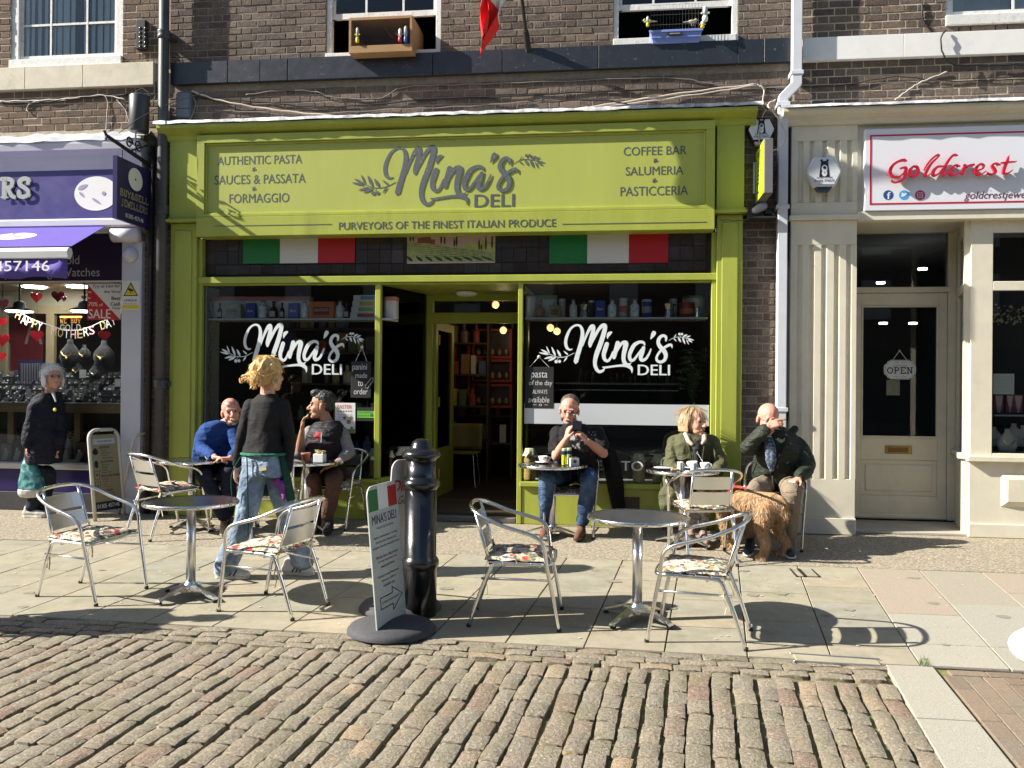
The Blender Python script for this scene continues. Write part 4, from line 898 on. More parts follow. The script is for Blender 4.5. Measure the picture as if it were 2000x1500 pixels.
cx('bay_rail', xw, 8.5, -.03, .04, zwt, zu0); cx('bay_rail', xw, 8.5, -.03, .04, zu1, zsof + .02); cx('bay_rail', xw, 8.5, -.03, .04, zsil + .01, zsil + .04)
for a in ((xw, 8.5, zu0, zu1), (xw, 8.5, zsil + .04, zwt)): cx('window_pane', a[0], a[1], .0, .006, a[2], a[3], bv=0, mt=GLASS)
px0, pz0_ = P(1955, 990, -.03); pz1_ = P(1955, 925, -.03)[1]
m = MB(); x0_, x1_ = px0, px0 + 1.0; q = .055
m.add([(x0_, -.02, pz0_), (x1_, -.02, pz0_), (x1_, -.02, pz1_), (x0_, -.02, pz1_), (x0_ + q, -.055, pz0_ + q), (x1_ - q, -.055, pz0_ + q), (x1_ - q, -.055, pz1_ - q), (x0_ + q, -.055, pz1_ - q)], [(0, 1, 5, 4), (1, 2, 6, 5), (2, 3, 7, 6), (3, 0, 4, 7), (4, 5, 6, 7)]); m.obj('raised_panel', CREAM, cf)
rg = thing('shop_interior', 'dark interior room of the cream jewellery shop', 'room', (3.5, 2.5, .0))
m = MB(); m.box(xp1 - .1, 8.5, 4.2, 4.3, -.03, 3.6); m.box(xp1 - .14, xp1 - .1, YD + .1, 4.2, -.03, 3.6); m.box(xp1 - .1, 8.5, YD + .06, 4.2, -.06, -.03); m.obj('wall', mat('charcoal_room', (.028, .026, .027), .9), rg)
bx('ceiling', mat('grey_ceiling', (.08, .08, .085), .9), rg, xp1 - .1, 8.5, .06, 4.2, zsof + .05, zsof + .1, 0)
bx('window_back', mat('charcoal_room', 0), rg, xb0 + .15, 8.5, .75, .77, zsil, 3.0, 0); bx('window_side', mat('tan_reveal', (.28, .2, .15), .8), rg, xw - .05, xw + .005, .02, .3, zsil, zwt, 0)
bx('window_base', mat('pale_display_base', (.35, .36, .38), .7), rg, xb0 + .1, 8.5, .06, .75, zsil - .03, zsil + .02, 0)
LITW = mat('lit_downlight', (1, .96, .9), .5, emit=6.)
for k_, (px, py, Y) in enumerate(((1802, 527, 1.6), (1690 + 30, 554, 2.2), (1725, 633, 2.5), (1783, 633, 2.6), (1995, 528, 1.2))):
 c = at(px, py, Y); m = MB(); m.lathe([(.05, 0), (.05, .02), (.0, .021)], (c.x, c.y, c.z), 16); tag(m.obj('downlight', LITW), ('lit ceiling downlight behind the transom pane, upper right', 'lit ceiling downlight behind the transom pane, lower left', 'lit ceiling downlight seen through the door glass, left one', 'lit ceiling downlight seen through the door glass, right one', 'lit ceiling downlight seen in the bay transom')[k_], 'light', 'downlights in the cream shop')
# ================================================================ PURPLE SHOPFRONT (left)
jf = thing('shopfront', 'white and purple jewellery shopfront with a lit window display at the left edge', 'shopfront', (-7, 0, -.06))
def jx(nm, mt, *a, bv=.004): return bx(nm, mt, jf, *a, bv)
WJ = mat('white_shopfront_paint', (.60, .60, .66), .45, var=.04, vs=4)
xj = P(275, 700, -.08)[0]; xi = P(236, 700, -.08)[0]; zf1, zf0 = P(150, 332, -.1)[1], P(150, 428, -.1)[1]
jx('pilaster', WJ, xi, xj, -.08, .3, -.06, P(250, 470, -.1)[1]); jx('pilaster_base', WJ, xi - .01, xj + .01, -.1, .0, -.06, .12)
prof = [(-.1, zf1), (-.12, zf1 + .06), (-.14, zf1 + .1), (-.15, zf1 + .15), (-.2, zf1 + .2), (-.21, zf1 + .26), (-.21, zf1 + .3), (.02, zf1 + .3), (.02, zf1)]
n = len(prof); cm = MB(); cm.add([(-12, y, z) for y, z in prof] + [(xj + .02, y, z) for y, z in prof], [tuple(range(n)), tuple(range(n, 2 * n))[::-1]] + [(i, (i + n), (i + 1) % n + n, (i + 1) % n) for i in range(n)]); cm.obj('cornice', WJ, jf)
vs = []; fs = []; n = 60
for i in range(n + 1):
 x = -12 + (xj + .05 + 12) * i / n
 for (y, z) in ((.0, zf1 + .45), (-.06, zf1 + .37), (-.2, zf1 + .34), (-.225, zf1 + .29)): vs.append((x, y + R3.uniform(-.012, .012), z + R3.uniform(-.012, .012)))
for i in range(n):
 for k in range(3): a = i * 4 + k; fs.append((a, a + 4, a + 5, a + 1)[::-1])
MB().add(vs, fs).obj('lead_flashing', mat('smooth_lead', (.42, .44, .47), .42, var=.2, vs=5, bump=.3, bs=9), jf, smooth=True)
jx('fascia_backing', WJ, -12, xj, -.07, .02, zf0 - .15, zf1)
jx('awning_cassette', WJ, -12, P(275, 450, -.2)[0], -.2, -.02, P(150, 447, -.1)[1], zf0 - .01, bv=.02)
jx('window_pane', GLASS, -12, xi, -.0, .006, P(150, 905)[1], P(150, 555)[1], bv=0)
jx('header_panel', PURPLED, -12, xi, -.03, .02, P(150, 552)[1], P(150, 447)[1] + .05)
jx('header_bead', WJ, -12, xi, -.035, -.028, P(150, 552)[1], P(150, 549)[1], bv=0)
jx('window_sill', mat('silver_sill', (.55, .55, .57), .35, metal=.6), -12, xi, -.07, .02, P(150, 918, -.05)[1], P(150, 905, -.05)[1], bv=.015)
jx('stallriser', PURPLED if False else mat('deep_purple_gloss', (.02, .012, .09), .3), -12, xi, -.03, .05, P(150, 962)[1], P(150, 918)[1])
jx('base_course', mat('dark_base', (.03, .028, .03), .7, var=.3), -12, xi, -.045, .05, -.06, P(150, 962)[1])
js = tag(bx('signboard', PURPLE, None, -12, P(274, 400, -.1)[0], -.1, -.07, zf0, zf1, .003), 'deep purple shop fascia with silver serif letters and a white oval, upper left', 'sign')
m = MB(); a = at(-2, 385, -.13); b = at(61, 348, -.13)
Ms = Matrix.Translation((0, -.13, 0)) @ FACEN
def extr_serif(m, s, x0, x1, z0, z1, M, w, th):
 t_ = MB(); serif_text(t_, s, x0, x1, z0, z1, Matrix.Identity(4), w)
 m.add([(p[0], p[1], p[2] + th) for p in t_.v], t_.f, M)
 for st in (0,): pass
mm = MB()
serif_text(mm, 'RS', a.x, b.x, a.z, b.z, Matrix.Translation((0, -.125, 0)) @ FACEN, .24)
mm2 = MB(); mm2.v = [(p[0], p[1] + .022, p[2]) for p in mm.v]; mm2.f = list(mm.f)
mm.v += mm2.v; k = len(mm2.v); mm.f += [tuple(i + k for i in f) for f in mm2.f]
mm.obj('raised_serif_lettering', mat('silver_letters', (.5, .5, .46), .3, metal=.5), js)
c = at(188, 378, -.101); m = MB(); disc(m, c.x, c.z, .26, Matrix.Translation((0, -.103, 0)) @ FACEN, 0, 40, .19); m.obj('white_oval', WHITE, js)
m = MB(); Mo = Matrix.Translation((c.x, -.105, c.z)) @ FACEN; leaf(m, (-.22, .05), (-.1, .1), .05, Mo); leaf(m, (-.05, -.05), (.06, -.12), .03, Mo); leaf(m, (-.2, .02), (-.14, -.04), .03, Mo); disc(m, .09, .0, .022, Mo, .001); m.obj('oval_mark', mat('lilac_print', (.35, .3, .42), .5), js)
jh = tag(MB().box(-6.2, -6.19, -.034, -.03, 2.6, 2.61).obj('header_lettering', mat('grey_lilac_letters', (.42, .42, .45), .5)), 'grey lettering on the dark header panel above the jewellery window', 'lettering')
GL = mat('grey_lilac_letters', 0)
T('Gold', 114, 155, 499, 516, -.031, GL, jh); T('Jewellery & Prestige Watches', -60, 195, 524, 546, -.031, GL, jh)
aw = thing('awning', 'half-open purple canvas awning with white front bar and phone number valance', 'awning', at(100, 440, -.15))
xe = P(208, 442, -.15)[0]; za = P(205, 441, -.15)[1]; Yb = -.90; xe2 = at(137, 490, Yb).x
m = MB(); n = 14
for i in range(2): pass
zb = at(130, 480, Yb).z
MB().add([(-12, -.16, za), (xe, -.16, za), (xe2, Yb + .02, zb), (-12, Yb + .02, zb), (-12, -.16, za - .006), (xe, -.16, za - .006), (xe2, Yb + .02, zb - .006), (-12, Yb + .02, zb - .006)], [(0, 1, 2, 3)[::-1], (4, 5, 6, 7), (1, 5, 6, 2), (0, 3, 7, 4)]).obj('canvas', AWN, aw)
m = MB(); zc = at(130, 494, Yb).z; m.prism([(Yb - .03, zc - .055), (Yb + .02, zc - .06), (Yb + .05, zc), (Yb + .03, zc + .05), (Yb - .01, zc + .058), (Yb - .045, zc + .02)], -xe2, 12.0, Matrix(((0, 0, -1, 0), (1, 0, 0, 0), (0, 1, 0, 0), (0, 0, 0, 1)))); bevel(m.obj('front_bar', WHITEP, aw), .006)
m = MB(); n = 40; zv0 = zc - .05; vs = []; fs = []
for i in range(n + 1):
 x = -9 + (xe2 - .03 + 9) * i / n; vs += [(x, Yb + .012 * math.sin(i * 1.9), zv0), (x, Yb + .02 * math.sin(i * 1.9 + .5) - .012, zv0 - .20 + .012 * math.sin(i * .9))]
fs = [(2 * i, 2 * i + 1, 2 * i + 3, 2 * i + 2) for i in range(n)]; m.add(vs, fs); o = m.obj('valance', AWN, aw, smooth=True); o.modifiers.new('thick', 'SOLIDIFY').thickness = .003
T('01305 457146', -110, 97, 510, 530, Yb - .045, WHITE, aw, bold=.01)
Mc = Matrix.Translation((0, -.16, za)) @ Matrix.Rotation(math.atan2(zb - za, Yb + .18) - PI, 4, 'X')
dd_ = Vector((0, Yb + .18, zb - za)); sl = dd_.length; dn = dd_.normalized(); nrm = Vector((0, dn.z, -dn.y)); nrm = -nrm if nrm.z < 0 else nrm
Mc = Matrix(((1, 0, 0, 0), (0, -dn.y, nrm.y, -.16), (0, -dn.z, nrm.z, za + .001), (0, 0, 0, 1)))
c = at(38, 468, -.45); m = MB(); disc(m, c.x, -sl * .5, .24, Mc, .002, 36, .13); m.obj('white_oval', WHITE, aw)
m = MB(); ribbon(m, [(c.x - .14, -sl * .5, .02), (c.x - .05, -sl * .5 + .03, .03), (c.x + .04, -sl * .5 - .02, .03), (c.x + .13, -sl * .5, .015)], Mc, .004, 5); m.obj('oval_mark', mat('lilac_print', 0), aw)
for X in (xe - .35,):
 m = MB(); m.tube([(X, -.1, za - .06), (X - .55, -.45, za - .14), (X - .05, Yb + .03, zc)], .018, 8); m.obj('folding_arm', WHITEP, aw)
ce = P(240, 455, -.22); m = MB(); m.tube([(ce[0] - .17, -.12, ce[1]), (ce[0] + .14, -.12, ce[1])], .085, 14); m.obj('roller_end', WJ, aw, smooth=True)
# ================================================================ WALL FIXTURES
def pipe(name, label, pts, r, mt, brackets=(), sq=False, n=14):
 t = thing(name, label, 'drainpipe', pts[-1])
 m = MB(); m.tube(pts, r, 4 if sq else n); m.obj('pipe', mt, t, smooth=not sq)
 for (x, y, z) in brackets:
  m = MB(); m.lathe([(r * 1.0, -.05), (r * 1.22, -.045), (r * 1.28, -.02), (r * 1.1, 0), (r * 1.28, .02), (r * 1.22, .045), (r * 1.0, .05)], (x, y, z), 14); m.obj('collar', mt, t, smooth=True)
  bx('bracket', mt, t, x - r * 1.7, x + r * 1.7, y + r * .4, .0, z - .025, z + .025)
 return t
yp = -.14; r_ = .055
zA = at(318, 68, yp).z; zB_ = at(316, 410, yp).z; zC = at(313, 750, yp).z; xq = at(318, 300, yp).x
pipe('downpipe', 'dark grey cast iron drainpipe between the purple and green shops', [(xq, yp, 8.1), (xq, yp, -.05)], r_, PIPEM, [(xq, yp, z) for z in (zA, zB_, zC)])
pipe('downpipe', 'thin black pipe in the shaded brick gap beside the cast iron drainpipe', [(at(296, 500, -.05).x, -.05, 4.0), (at(292, 500, -.05).x, -.05, -.05)], .028, BLACKM)
yw = -.12
w0 = at(1556, 60, yw).x; w1 = at(1527, 500, yw).x; za = at(1556, 165, yw).z; zb = at(1527, 182, yw).z
wp = thing('downpipe', 'white square drainpipe with a swan-neck bend left of the cream pilaster', 'drainpipe', (w1, yw, 0))
WPM = mat('white_pvc_pipe', (.62, .64, .68), .4, var=.06, vs=5, dirt=.15)
def sqpipe(pts, w, nm):
 m = MB()
 for p, q in zip(pts, pts[1:]):
  p = Vector(p); q = Vector(q); d = (q - p); L = d.length; z = d.normalized(); y = Vector((0, 1, 0)); x = y.cross(z)
  M = Matrix(((x.x, y.x, z.x, p.x), (x.y, y.y, z.y, p.y), (x.z, y.z, z.z, p.z), (0, 0, 0, 1))); m.box(-w / 2, w / 2, -w / 2, w / 2, -w * .18, L + w * .18, M)
 o = m.obj(nm, WPM, wp); bevel(o, .006); return o
sqpipe([(w0, yw, 8.1), (w0, yw, za)], .095, 'pipe'); sqpipe([(w0, yw, za), (w1, yw, zb - .05)], .094, 'offset_bend'); sqpipe([(w1, yw, zb - .05), (w1, yw, -.06)], .093, 'pipe')
for X, py in ((w0, 145), (w1, 205), (w1, 405), (w1, 800)): z = at(1527, py, yw).z; bx('clip', WPM, wp, X - .062, X + .062, yw - .055, .0, z - .02, z + .02)
bp_ = thing('downpipe', 'black square waste pipe in the gap left of the cream pilaster', 'drainpipe', (at(1541, 700, -.02).x, -.02, 0))
bx('pipe', BLACKM, bp_, at(1534, 700, -.03).x, at(1543, 700, -.03).x, -.04, .0, -.06, 4.1)
BOXM = mat('grey_junction_box', (.12, .15, .18), .5); CYLM = mat('dark_grey_loudspeaker', (.05, .055, .06), .45, var=.15)
a, b = P(343, 230, -.08), P(372, 178, -.08)
o = tag(bx('junction_box', BOXM, None, a[0], b[0], -.09, .0, a[1], b[1], .02), 'blue-grey plastic junction box on the bricks just right of the cast iron pipe', 'junction box')
bx('box_seam', BLACKM, o, a[0] + .005, b[0] - .005, -.0915, -.08, (a[1] + b[1]) / 2 - .05, (a[1] + b[1]) / 2 - .045, 0)
c = at(272, 222, -.16); m = MB(); m.lathe([(.0, -.2), (.095, -.2), (.105, -.185), (.105, .185), (.095, .2), (.0, .2)], (c.x, -.16, c.z), 20, cap=False)
o = tag(m.obj('loudspeaker', CYLM, smooth=True), 'dark grey cylindrical canister on the wall above the hanging jewellery sign', 'loudspeaker')
m = MB(); m.tube([(c.x - .08, -.1, c.z + .15), (c.x - .07, -.1, c.z + .27), (c.x, -.1, c.z + .3), (c.x + .07, -.1, c.z + .25), (c.x + .09, -.1, c.z + .1)], .008, 6); m.obj('cable_loop', CABLEK, o)
jb = thing('junction_block', 'black cable junction block covered in terminals below the left upstairs window corner', 'junction box', at(280, 90, 0))
bx('block', BLACKM, jb, P(270, 100)[0], P(290, 42)[0], -.06, .0, P(270, 100)[1], P(290, 42)[1], .01)
m = MB()
for i in range(5):
 for s_ in (-1, 1): c = at(280 + s_ * 5, 56 + i * 9, -.09); m.ball(c, .022, n=8, k=5)
m.obj('terminals', BLACK, jb, smooth=True)
def alarm(px, py, Y, hw, label, body, inner, base):
 c = at(px, py, Y); t = thing('alarm_box', label, 'alarm box', c)
 def hexa(w, h, top=.8): return [(-w, 0), (-w * .62, -h), (w * .62, -h), (w, 0), (w * .62, h), (-w * .62, h)]
 M0 = Matrix.Translation((c.x, Y, c.z)) @ FACEN
 m = MB(); m.prism([(x, y) for x, y in hexa(hw * 1.12, hw * .98)], -.09, 0, M0); bevel(m.obj('housing', body, t), .012)
 m = MB(); m.prism([(-hw * .6, -hw * .9), (hw * .6, -hw * .9), (hw * .35, -hw * 1.25), (-hw * .35, -hw * 1.25)], -.08, -.005, M0); bevel(m.obj('strobe_base', base, t), .01)
 m = MB(); m.prism(hexa(hw, hw * .8), 0, .006, M0); m.obj('cover', inner, t)
 m = MB(); M1 = M0 @ Matrix.Translation((0, hw * .12, .0075)) @ Matrix.Scale(hw, 4)       # a generic watch-dog sitting in a tower
 m.add([(x, y, 0) for x, y in ((-.34, -.45), (-.22, .55), (-.30, .66), (-.12, .72), (-.12, .60), (.12, .60), (.12, .72), (.30, .66), (.22, .55), (.34, -.45))], [tuple(range(10))], M1)
 m.obj('tower_mark', NAVYT, t)
 m = MB(); disc(m, 0, .1, .19, M1, .0012 / hw, 16, .24); disc(m, 0, -.2, .17, M1, .0010 / hw, 16, .22); m.obj('dog_mark', inner, t)
 m = MB(); disc(m, 0, .16, .1, M1, .004 / hw, 12, .1); m.box(-.015, .015, -.22, -.1, 0.003 / hw, .004 / hw, M1); m.obj('dog_nose', NAVYT, t)
 text('01305 774573', NAVYT, t, c.x - hw * .62, c.x + hw * .62, c.z - hw * .66, c.z - hw * .5, Y=Y - .0075, bold=.02)
 text('SECURITY SYSTEMS', NAVYT, t, c.x - hw * .5, c.x + hw * .5, c.z - hw * .42, c.z - hw * .33, Y=Y - .0075, bold=.02)
HB1 = mat('white_alarm_cover', (.7, .72, .74), .35)
alarm(1487, 253, -.1, .125, 'white-faced hexagonal alarm box in a black housing, between the green sign and white pipe', BLACKM, HB1, mat('frosted_lens', (.5, .52, .5), .4))
alarm(1610, 336, -.2, .15, 'white hexagonal alarm box on the cream fluted pilaster', HB1, HB1, mat('navy_lens', (.02, .04, .08), .3))
t = thing('projecting_sign', 'narrow lime green double-sided sign jutting from the bricks right of the green shopfront', 'sign', at(1500, 330, -.25))
xs_ = at(1492, 324, -.55).x; zt_ = at(1492, 270, -.55).z; zb_ = at(1490, 377, -.55).z
bx('sign_box', mat('grey_sign_edge', (.16, .15, .16), .5), t, xs_ + .004, xs_ + .085, -.55, -.03, zb_, zt_, .004)
bx('face', mat('bright_lime_face', (.42, .52, .02), .45), t, xs_ - .001, xs_ + .004, -.545, -.035, zb_ + .005, zt_ - .005, 0)
Mf = Matrix(((0, 0, -1, xs_ - .0012), (-1, 0, 0, -.29), (0, 1, 0, (zb_ + zt_) / 2), (0, 0, 0, 1)))
Mf = Mf @ Matrix.Rotation(PI / 2, 4, 'Z')
text("Mina's", GREY_L, t, -.2, .22, .02, .2, M=Mf, shear=.2, bold=.02); text('DELI COFFEE BAR', GREY_L, t, -.2, .22, -.1, -.04, M=Mf)
bx('mounting_plate', ALUB, t, P(1470, 380)[0], P(1475, 380)[0], -.02, .0, P(1470, 379)[1], P(1470, 318)[1], .002)
ls = thing('wall_bracket', 'small cluttered black bracket shelf with a grey floodlight under the lime sign', 'floodlight', at(1480, 425, -.1))
a, b = P(1458, 429, -.1), P(1512, 425, -.1); bx('shelf', BLACKM, ls, a[0], b[0], -.22, .0, a[1] - .01, a[1] + .01, .003)
bx('driver_box', BLACKM, ls, a[0], a[0] + .09, -.18, -.04, a[1] + .012, a[1] + .09, .004)
c = at(1484, 412, -.15); m = MB(); m.caps((c.x - .05, -.17, c.z), (c.x + .03, -.12, c.z + .05), .035, .05); m.obj('lamp_head', mat('grey_lamp_head', (.4, .38, .4), .5), ls, smooth=True)
m = MB(); m.caps((c.x + .08, -.1, c.z - .01), (c.x + .13, -.1, c.z - .02), .04, .03); m.obj('bulb_housing', BLACK, ls, smooth=True)
c = at(252, 497, -.12); m = MB(); Mk = Matrix.Translation((c.x, -.08, c.z)) @ Matrix.Rotation(PI / 2, 4, 'X')
m.lathe([(.0, 0), (.085, 0), (.085, .03), (.07, .035), (.066, .06), (.05, .066), (.046, .09), (.02, .1), (.0, .1)], (0, 0, 0), 20, m=Mk, cap=False); tag(m.obj('siren', WJ, smooth=True), 'round white siren unit on the white pilaster under the awning end', 'siren')
R4 = random.Random(21)
def cable(label, pts, r=.006, mt=CABLEW, Y=-.03, sag=0, pxpts=True):
 P3 = [Vector(at(p[0], p[1], p[2] if len(p) > 2 else Y)) for p in pts]
 C = catmull([tuple(p) for p in P3], 8); m = MB(); m.tube([(x, y + .004 * math.sin(i), z + .004 * math.sin(i * 1.7)) for i, (x, y, z) in enumerate(C)], r, 5)
 return tag(m.obj('cable', mt, smooth=True), label, 'cable')
cable('pale paired cable sagging from the junction box down to the sign top', [(375, 178), (430, 196), (520, 212), (640, 225), (760, 231), (900, 228), (1050, 222), (1180, 205), (1330, 182), (1480, 164)], .009, mat('cream_cable', (.6, .5, .4), .6), -.05)
cable('pale cable crossing the bricks from the sign top up to the right pipe', [(900, 230), (1050, 224), (1200, 206), (1350, 186), (1478, 166)], .007, CABLEW, -.06)
cable('grey cable clipped under the black stone band', [(480, 185), (560, 176), (620, 180), (650, 190), (740, 192), (790, 170), (900, 165), (1050, 160), (1300, 152), (1400, 165), (1545, 172)], .006, mat('grey_cable', (.2, .18, .16), .7))
cable('black cable wandering along the middle of the brick strip', [(375, 190), (520, 200), (600, 208), (700, 206), (820, 196), (960, 190), (1100, 182), (1250, 176), (1400, 172)], .008, CABLEK)
cable('black cable looping low over the lead at the right end', [(1050, 200), (1180, 196), (1260, 212), (1340, 215), (1420, 192), (1470, 190), (1500, 214)], .007, CABLEK, -.09)
cable('dark grey cable along the lower bricks above the sign', [(420, 215), (600, 222), (760, 214), (900, 208), (1040, 198)], .006, mat('grey_cable', 0))
cable('white cable looping down past the white-faced alarm box', [(1480, 165), (1492, 175), (1490, 200), (1500, 208), (1490, 225), (1482, 262, -.12), (1486, 290, -.12)], .007, CABLEW, -.08)
cable('white cable hanging in a loop beside the square white pipe', [(1515, 195), (1500, 206), (1520, 232, -.2), (1534, 262, -.2), (1528, 285, -.2), (1508, 295, -.2)], .007, CABLEW, -.1)
cable('bundle of pale cables along the bricks above the purple shop', [(0, 198), (60, 197), (130, 193), (200, 186), (245, 195)], .009, CABLEW)
cable('black cable running with the pale bundle above the purple shop', [(0, 200), (80, 200), (160, 190), (250, 185)], .008, CABLEK)
cable('pale cable curling up above the purple shop cornice', [(60, 222), (52, 212), (70, 198), (130, 196)], .006, CABLEW)
cable('pale cable dropping from the bundle to the iron bracket', [(200, 183), (210, 200), (206, 262)], .006, CABLEW)
cable('pale cable dropping diagonally behind the loudspeaker', [(228, 195), (245, 215), (254, 245)], .006, CABLEW)
cable('thin stay wire slanting from the iron bracket across the iron pipe', [(232, 260, -.4), (300, 215, -.3), (400, 180, -.1)], .004, CABLEK)
cable('tangle of dark cable behind the hanging sign end', [(285, 260, -.1), (305, 275, -.1), (292, 300, -.1), (300, 320, -.1), (288, 340, -.1)], .006, CABLEK)
cable('black cable hanging beside the junction block', [(278, 105), (282, 135), (305, 165), (300, 200)], .005, CABLEK)
cable('grey cable hanging off the junction box bottom', [(350, 232), (342, 244), (360, 240), (372, 232), (382, 205), (376, 185)], .006, mat('grey_cable', 0), -.08)
cable('black cable looping over the white stone band at right', [(1848, 58, -.1), (1838, 75, -.12), (1842, 105, -.12), (1860, 125, -.1), (1920, 128), (2000, 126)], .008, CABLEK, -.05)
cable('pale twisted cable rising to the white band at right', [(1748, 195), (1775, 175), (1800, 160), (1850, 140)], .006, CABLEW)
cable('dark cable along the bricks at right above the cream shop', [(1570, 170), (1650, 166), (1750, 150), (1850, 158), (2000, 155)], .005, CABLEK)
cable('black cable on the bricks beside the right upstairs window', [(1802, 0), (1803, 40), (1825, 66)], .01, CABLEK)
cable('black twin cable sagging in front of the green pilaster below the lime sign', [(1400, 428, -.2), (1440, 431, -.2), (1475, 428, -.2), (1500, 425, -.15)], .004, CABLEK)
m = MB()
for x in range(14): c = at(1560 + x * 38, 152 + 6 * math.sin(x), -.03); m.ball(c, .012, n=6, k=4)
hs = thing('hanging_sign', 'purple hanging sign reading BUY & SELL JEWELLERS on a black iron scroll bracket', 'sign', at(250, 300, -.35))
xh = at(290, 440, -.06).x; Yn = -.70
zt_ = at(211, 304, Yn).z; zb_ = at(211, 427, Yn).z
bx('board', PURPLE if False else mat('dark_purple_board', (.035, .028, .11), .25), hs, xh - .02, xh + .02, Yn, -.06, zb_, zt_, .003)
bx('board_edge', mat('dark_purple_board', 0), hs, xh - .024, xh + .024, Yn - .006, Yn, zb_, zt_, 0)
Mh = Matrix(((0, 0, 1, xh + .021), (1, 0, 0, (Yn - .06) / 2), (0, 1, 0, (zb_ + zt_) / 2), (0, 0, 0, 1)))
HH = (zt_ - zb_)
m = MB(); disc(m, 0.02, HH * .24, .135, Mh, .0008, 32, .12); m.obj('white_disc', WHITE, hs)
m = MB(); disc(m, 0.02, HH * .24, .014, Mh, .0018, 10); m.obj('disc_centre', NAVYT, hs)
GOLD = mat('worn_gilt_letters', (.32, .28, .16), .4)
m = MB(); serif_text(m, 'BUY&SELL', -.27, .28, HH * -.10, HH * .0, Mh, .2); serif_text(m, 'JEWELLERS', -.25, .27, HH * -.26, HH * -.16, Mh, .2); m.obj('gilt_lettering', GOLD, hs)
text('01305 457146', WHITE, hs, -.16, .18, -HH * .43, -HH * .36, M=Mh, bold=.02)
m = MB(); zk = zt_ + .09; m.tube([(xh, Yn - .16, zk + .07), (xh, -.02, zk - .03)], [.022, .028], 4); m.obj('bracket_arm', BLACKM, hs)
m = MB(); m.tube([(xh, Yn - .2, zk + .11), (xh, Yn - .16, zk + .07), (xh, Yn - .17, zk + .03)], .014, 5)
for cy_, s_ in ((-.45, 1), (-.28, -1)):
 m.tube([(xh, cy_ + .07 * (1 - i / 14) * math.cos(i * .8) * s_, zk + .11 + .07 * (1 - i / 14) * math.sin(i * .8)) for i in range(13)], .010, 5)
m.tube([(xh, -.33, zk), (xh, -.33, zk + .26)], .009, 5); m.tube([(xh, -.1, zk + .18), (xh, -.45, zk + .02)], .009, 5); m.obj('scroll_work', BLACKM, hs)
for y in (Yn + .12, -.2): m = MB(); m.tube([(xh, y, zk - .0), (xh, y, zt_)], .008, 5); m.obj('hook', BLACKM, hs)
t = thing('warning_sticker', 'white sticker with yellow warning triangle on the white pilaster by the jewellery window', 'sticker', at(255, 577, -.08))
a, b = at(238, 605, -.083), at(273, 548, -.083)
bx('sheet', WHITE, t, a.x, b.x, -.085, -.08, a.z, b.z, 0)
cxm = (a.x + b.x) / 2; Mt = Matrix.Translation((cxm, -.0855, b.z - .1)) @ FACEN
YEL = mat('warning_yellow', (.75, .6, .02), .5)
m = MB(); m.add([(-.088, -.07, 0), (.088, -.07, 0), (0, .085, 0)], [(0, 1, 2)], Mt); m.obj('triangle_border', NAVYT, t)
m = MB(); m.add([(-.07, -.06, .0006), (.07, -.06, .0006), (0, .062, .0006)], [(0, 1, 2)], Mt); m.obj('triangle', YEL, t)
m = MB(); m.add([(-.035, .0, .0012), (.02, -.025, .0012), (.035, -.005, .0012), (-.02, .02, .0012)], [(0, 1, 2, 3)], Mt); m.box(-.005, .003, -.045, -.01, .001, .0013, Mt); m.obj('camera_symbol', NAVYT, t)
text('UNIQUE', NAVYT, t, a.x + .03, b.x - .03, b.z - .235, b.z - .205, Y=-.0855, bold=.03); text('CCTV IN OPERATION', REDP, t, a.x + .03, b.x - .03, b.z - .262, b.z - .25, Y=-.0855)
bx('yellow_strip', YEL, t, a.x + .01, b.x - .01, -.086, -.085, a.z + .01, a.z + .05, 0)
t = thing('sale_poster', 'red and white diagonal window poster reading SALE, top right of the jewellery window', 'poster', at(202, 590, .0))
a, b = at(170, 625, -.008), at(236, 555, -.008)
bx('sheet', WHITE, t, a.x, b.x, -.008, -.005, a.z, b.z, 0)
m = MB(); m.add([(a.x, -.0088, b.z), (a.x, -.0088, a.z), (b.x, -.0088, a.z)], [(0, 1, 2)]); m.obj('red_half', REDP, t)
u = lambda s_, x0, x1, y0, y1, mt: T(s_, x0, x1, y0, y1, -.009, mt, t, bold=.03)
for q in (('Try us Last for', 181, 235, 556, 563, NAVYT), ('the Very', 203, 235, 567, 574, NAVYT), ('Best', 218, 235, 579, 586, NAVYT), ('Cash', 216, 235, 590, 597, NAVYT), ('Prices!', 220, 235, 600, 604, NAVYT), ('up', 172, 179, 569, 573, WHITE), ('to', 172, 177, 580, 584, WHITE), ('70%', 173, 191, 590, 598, WHITE), ('off', 194, 201, 593, 598, WHITE), ('SALE', 173, 216, 604, 622, WHITE)): u(*q)
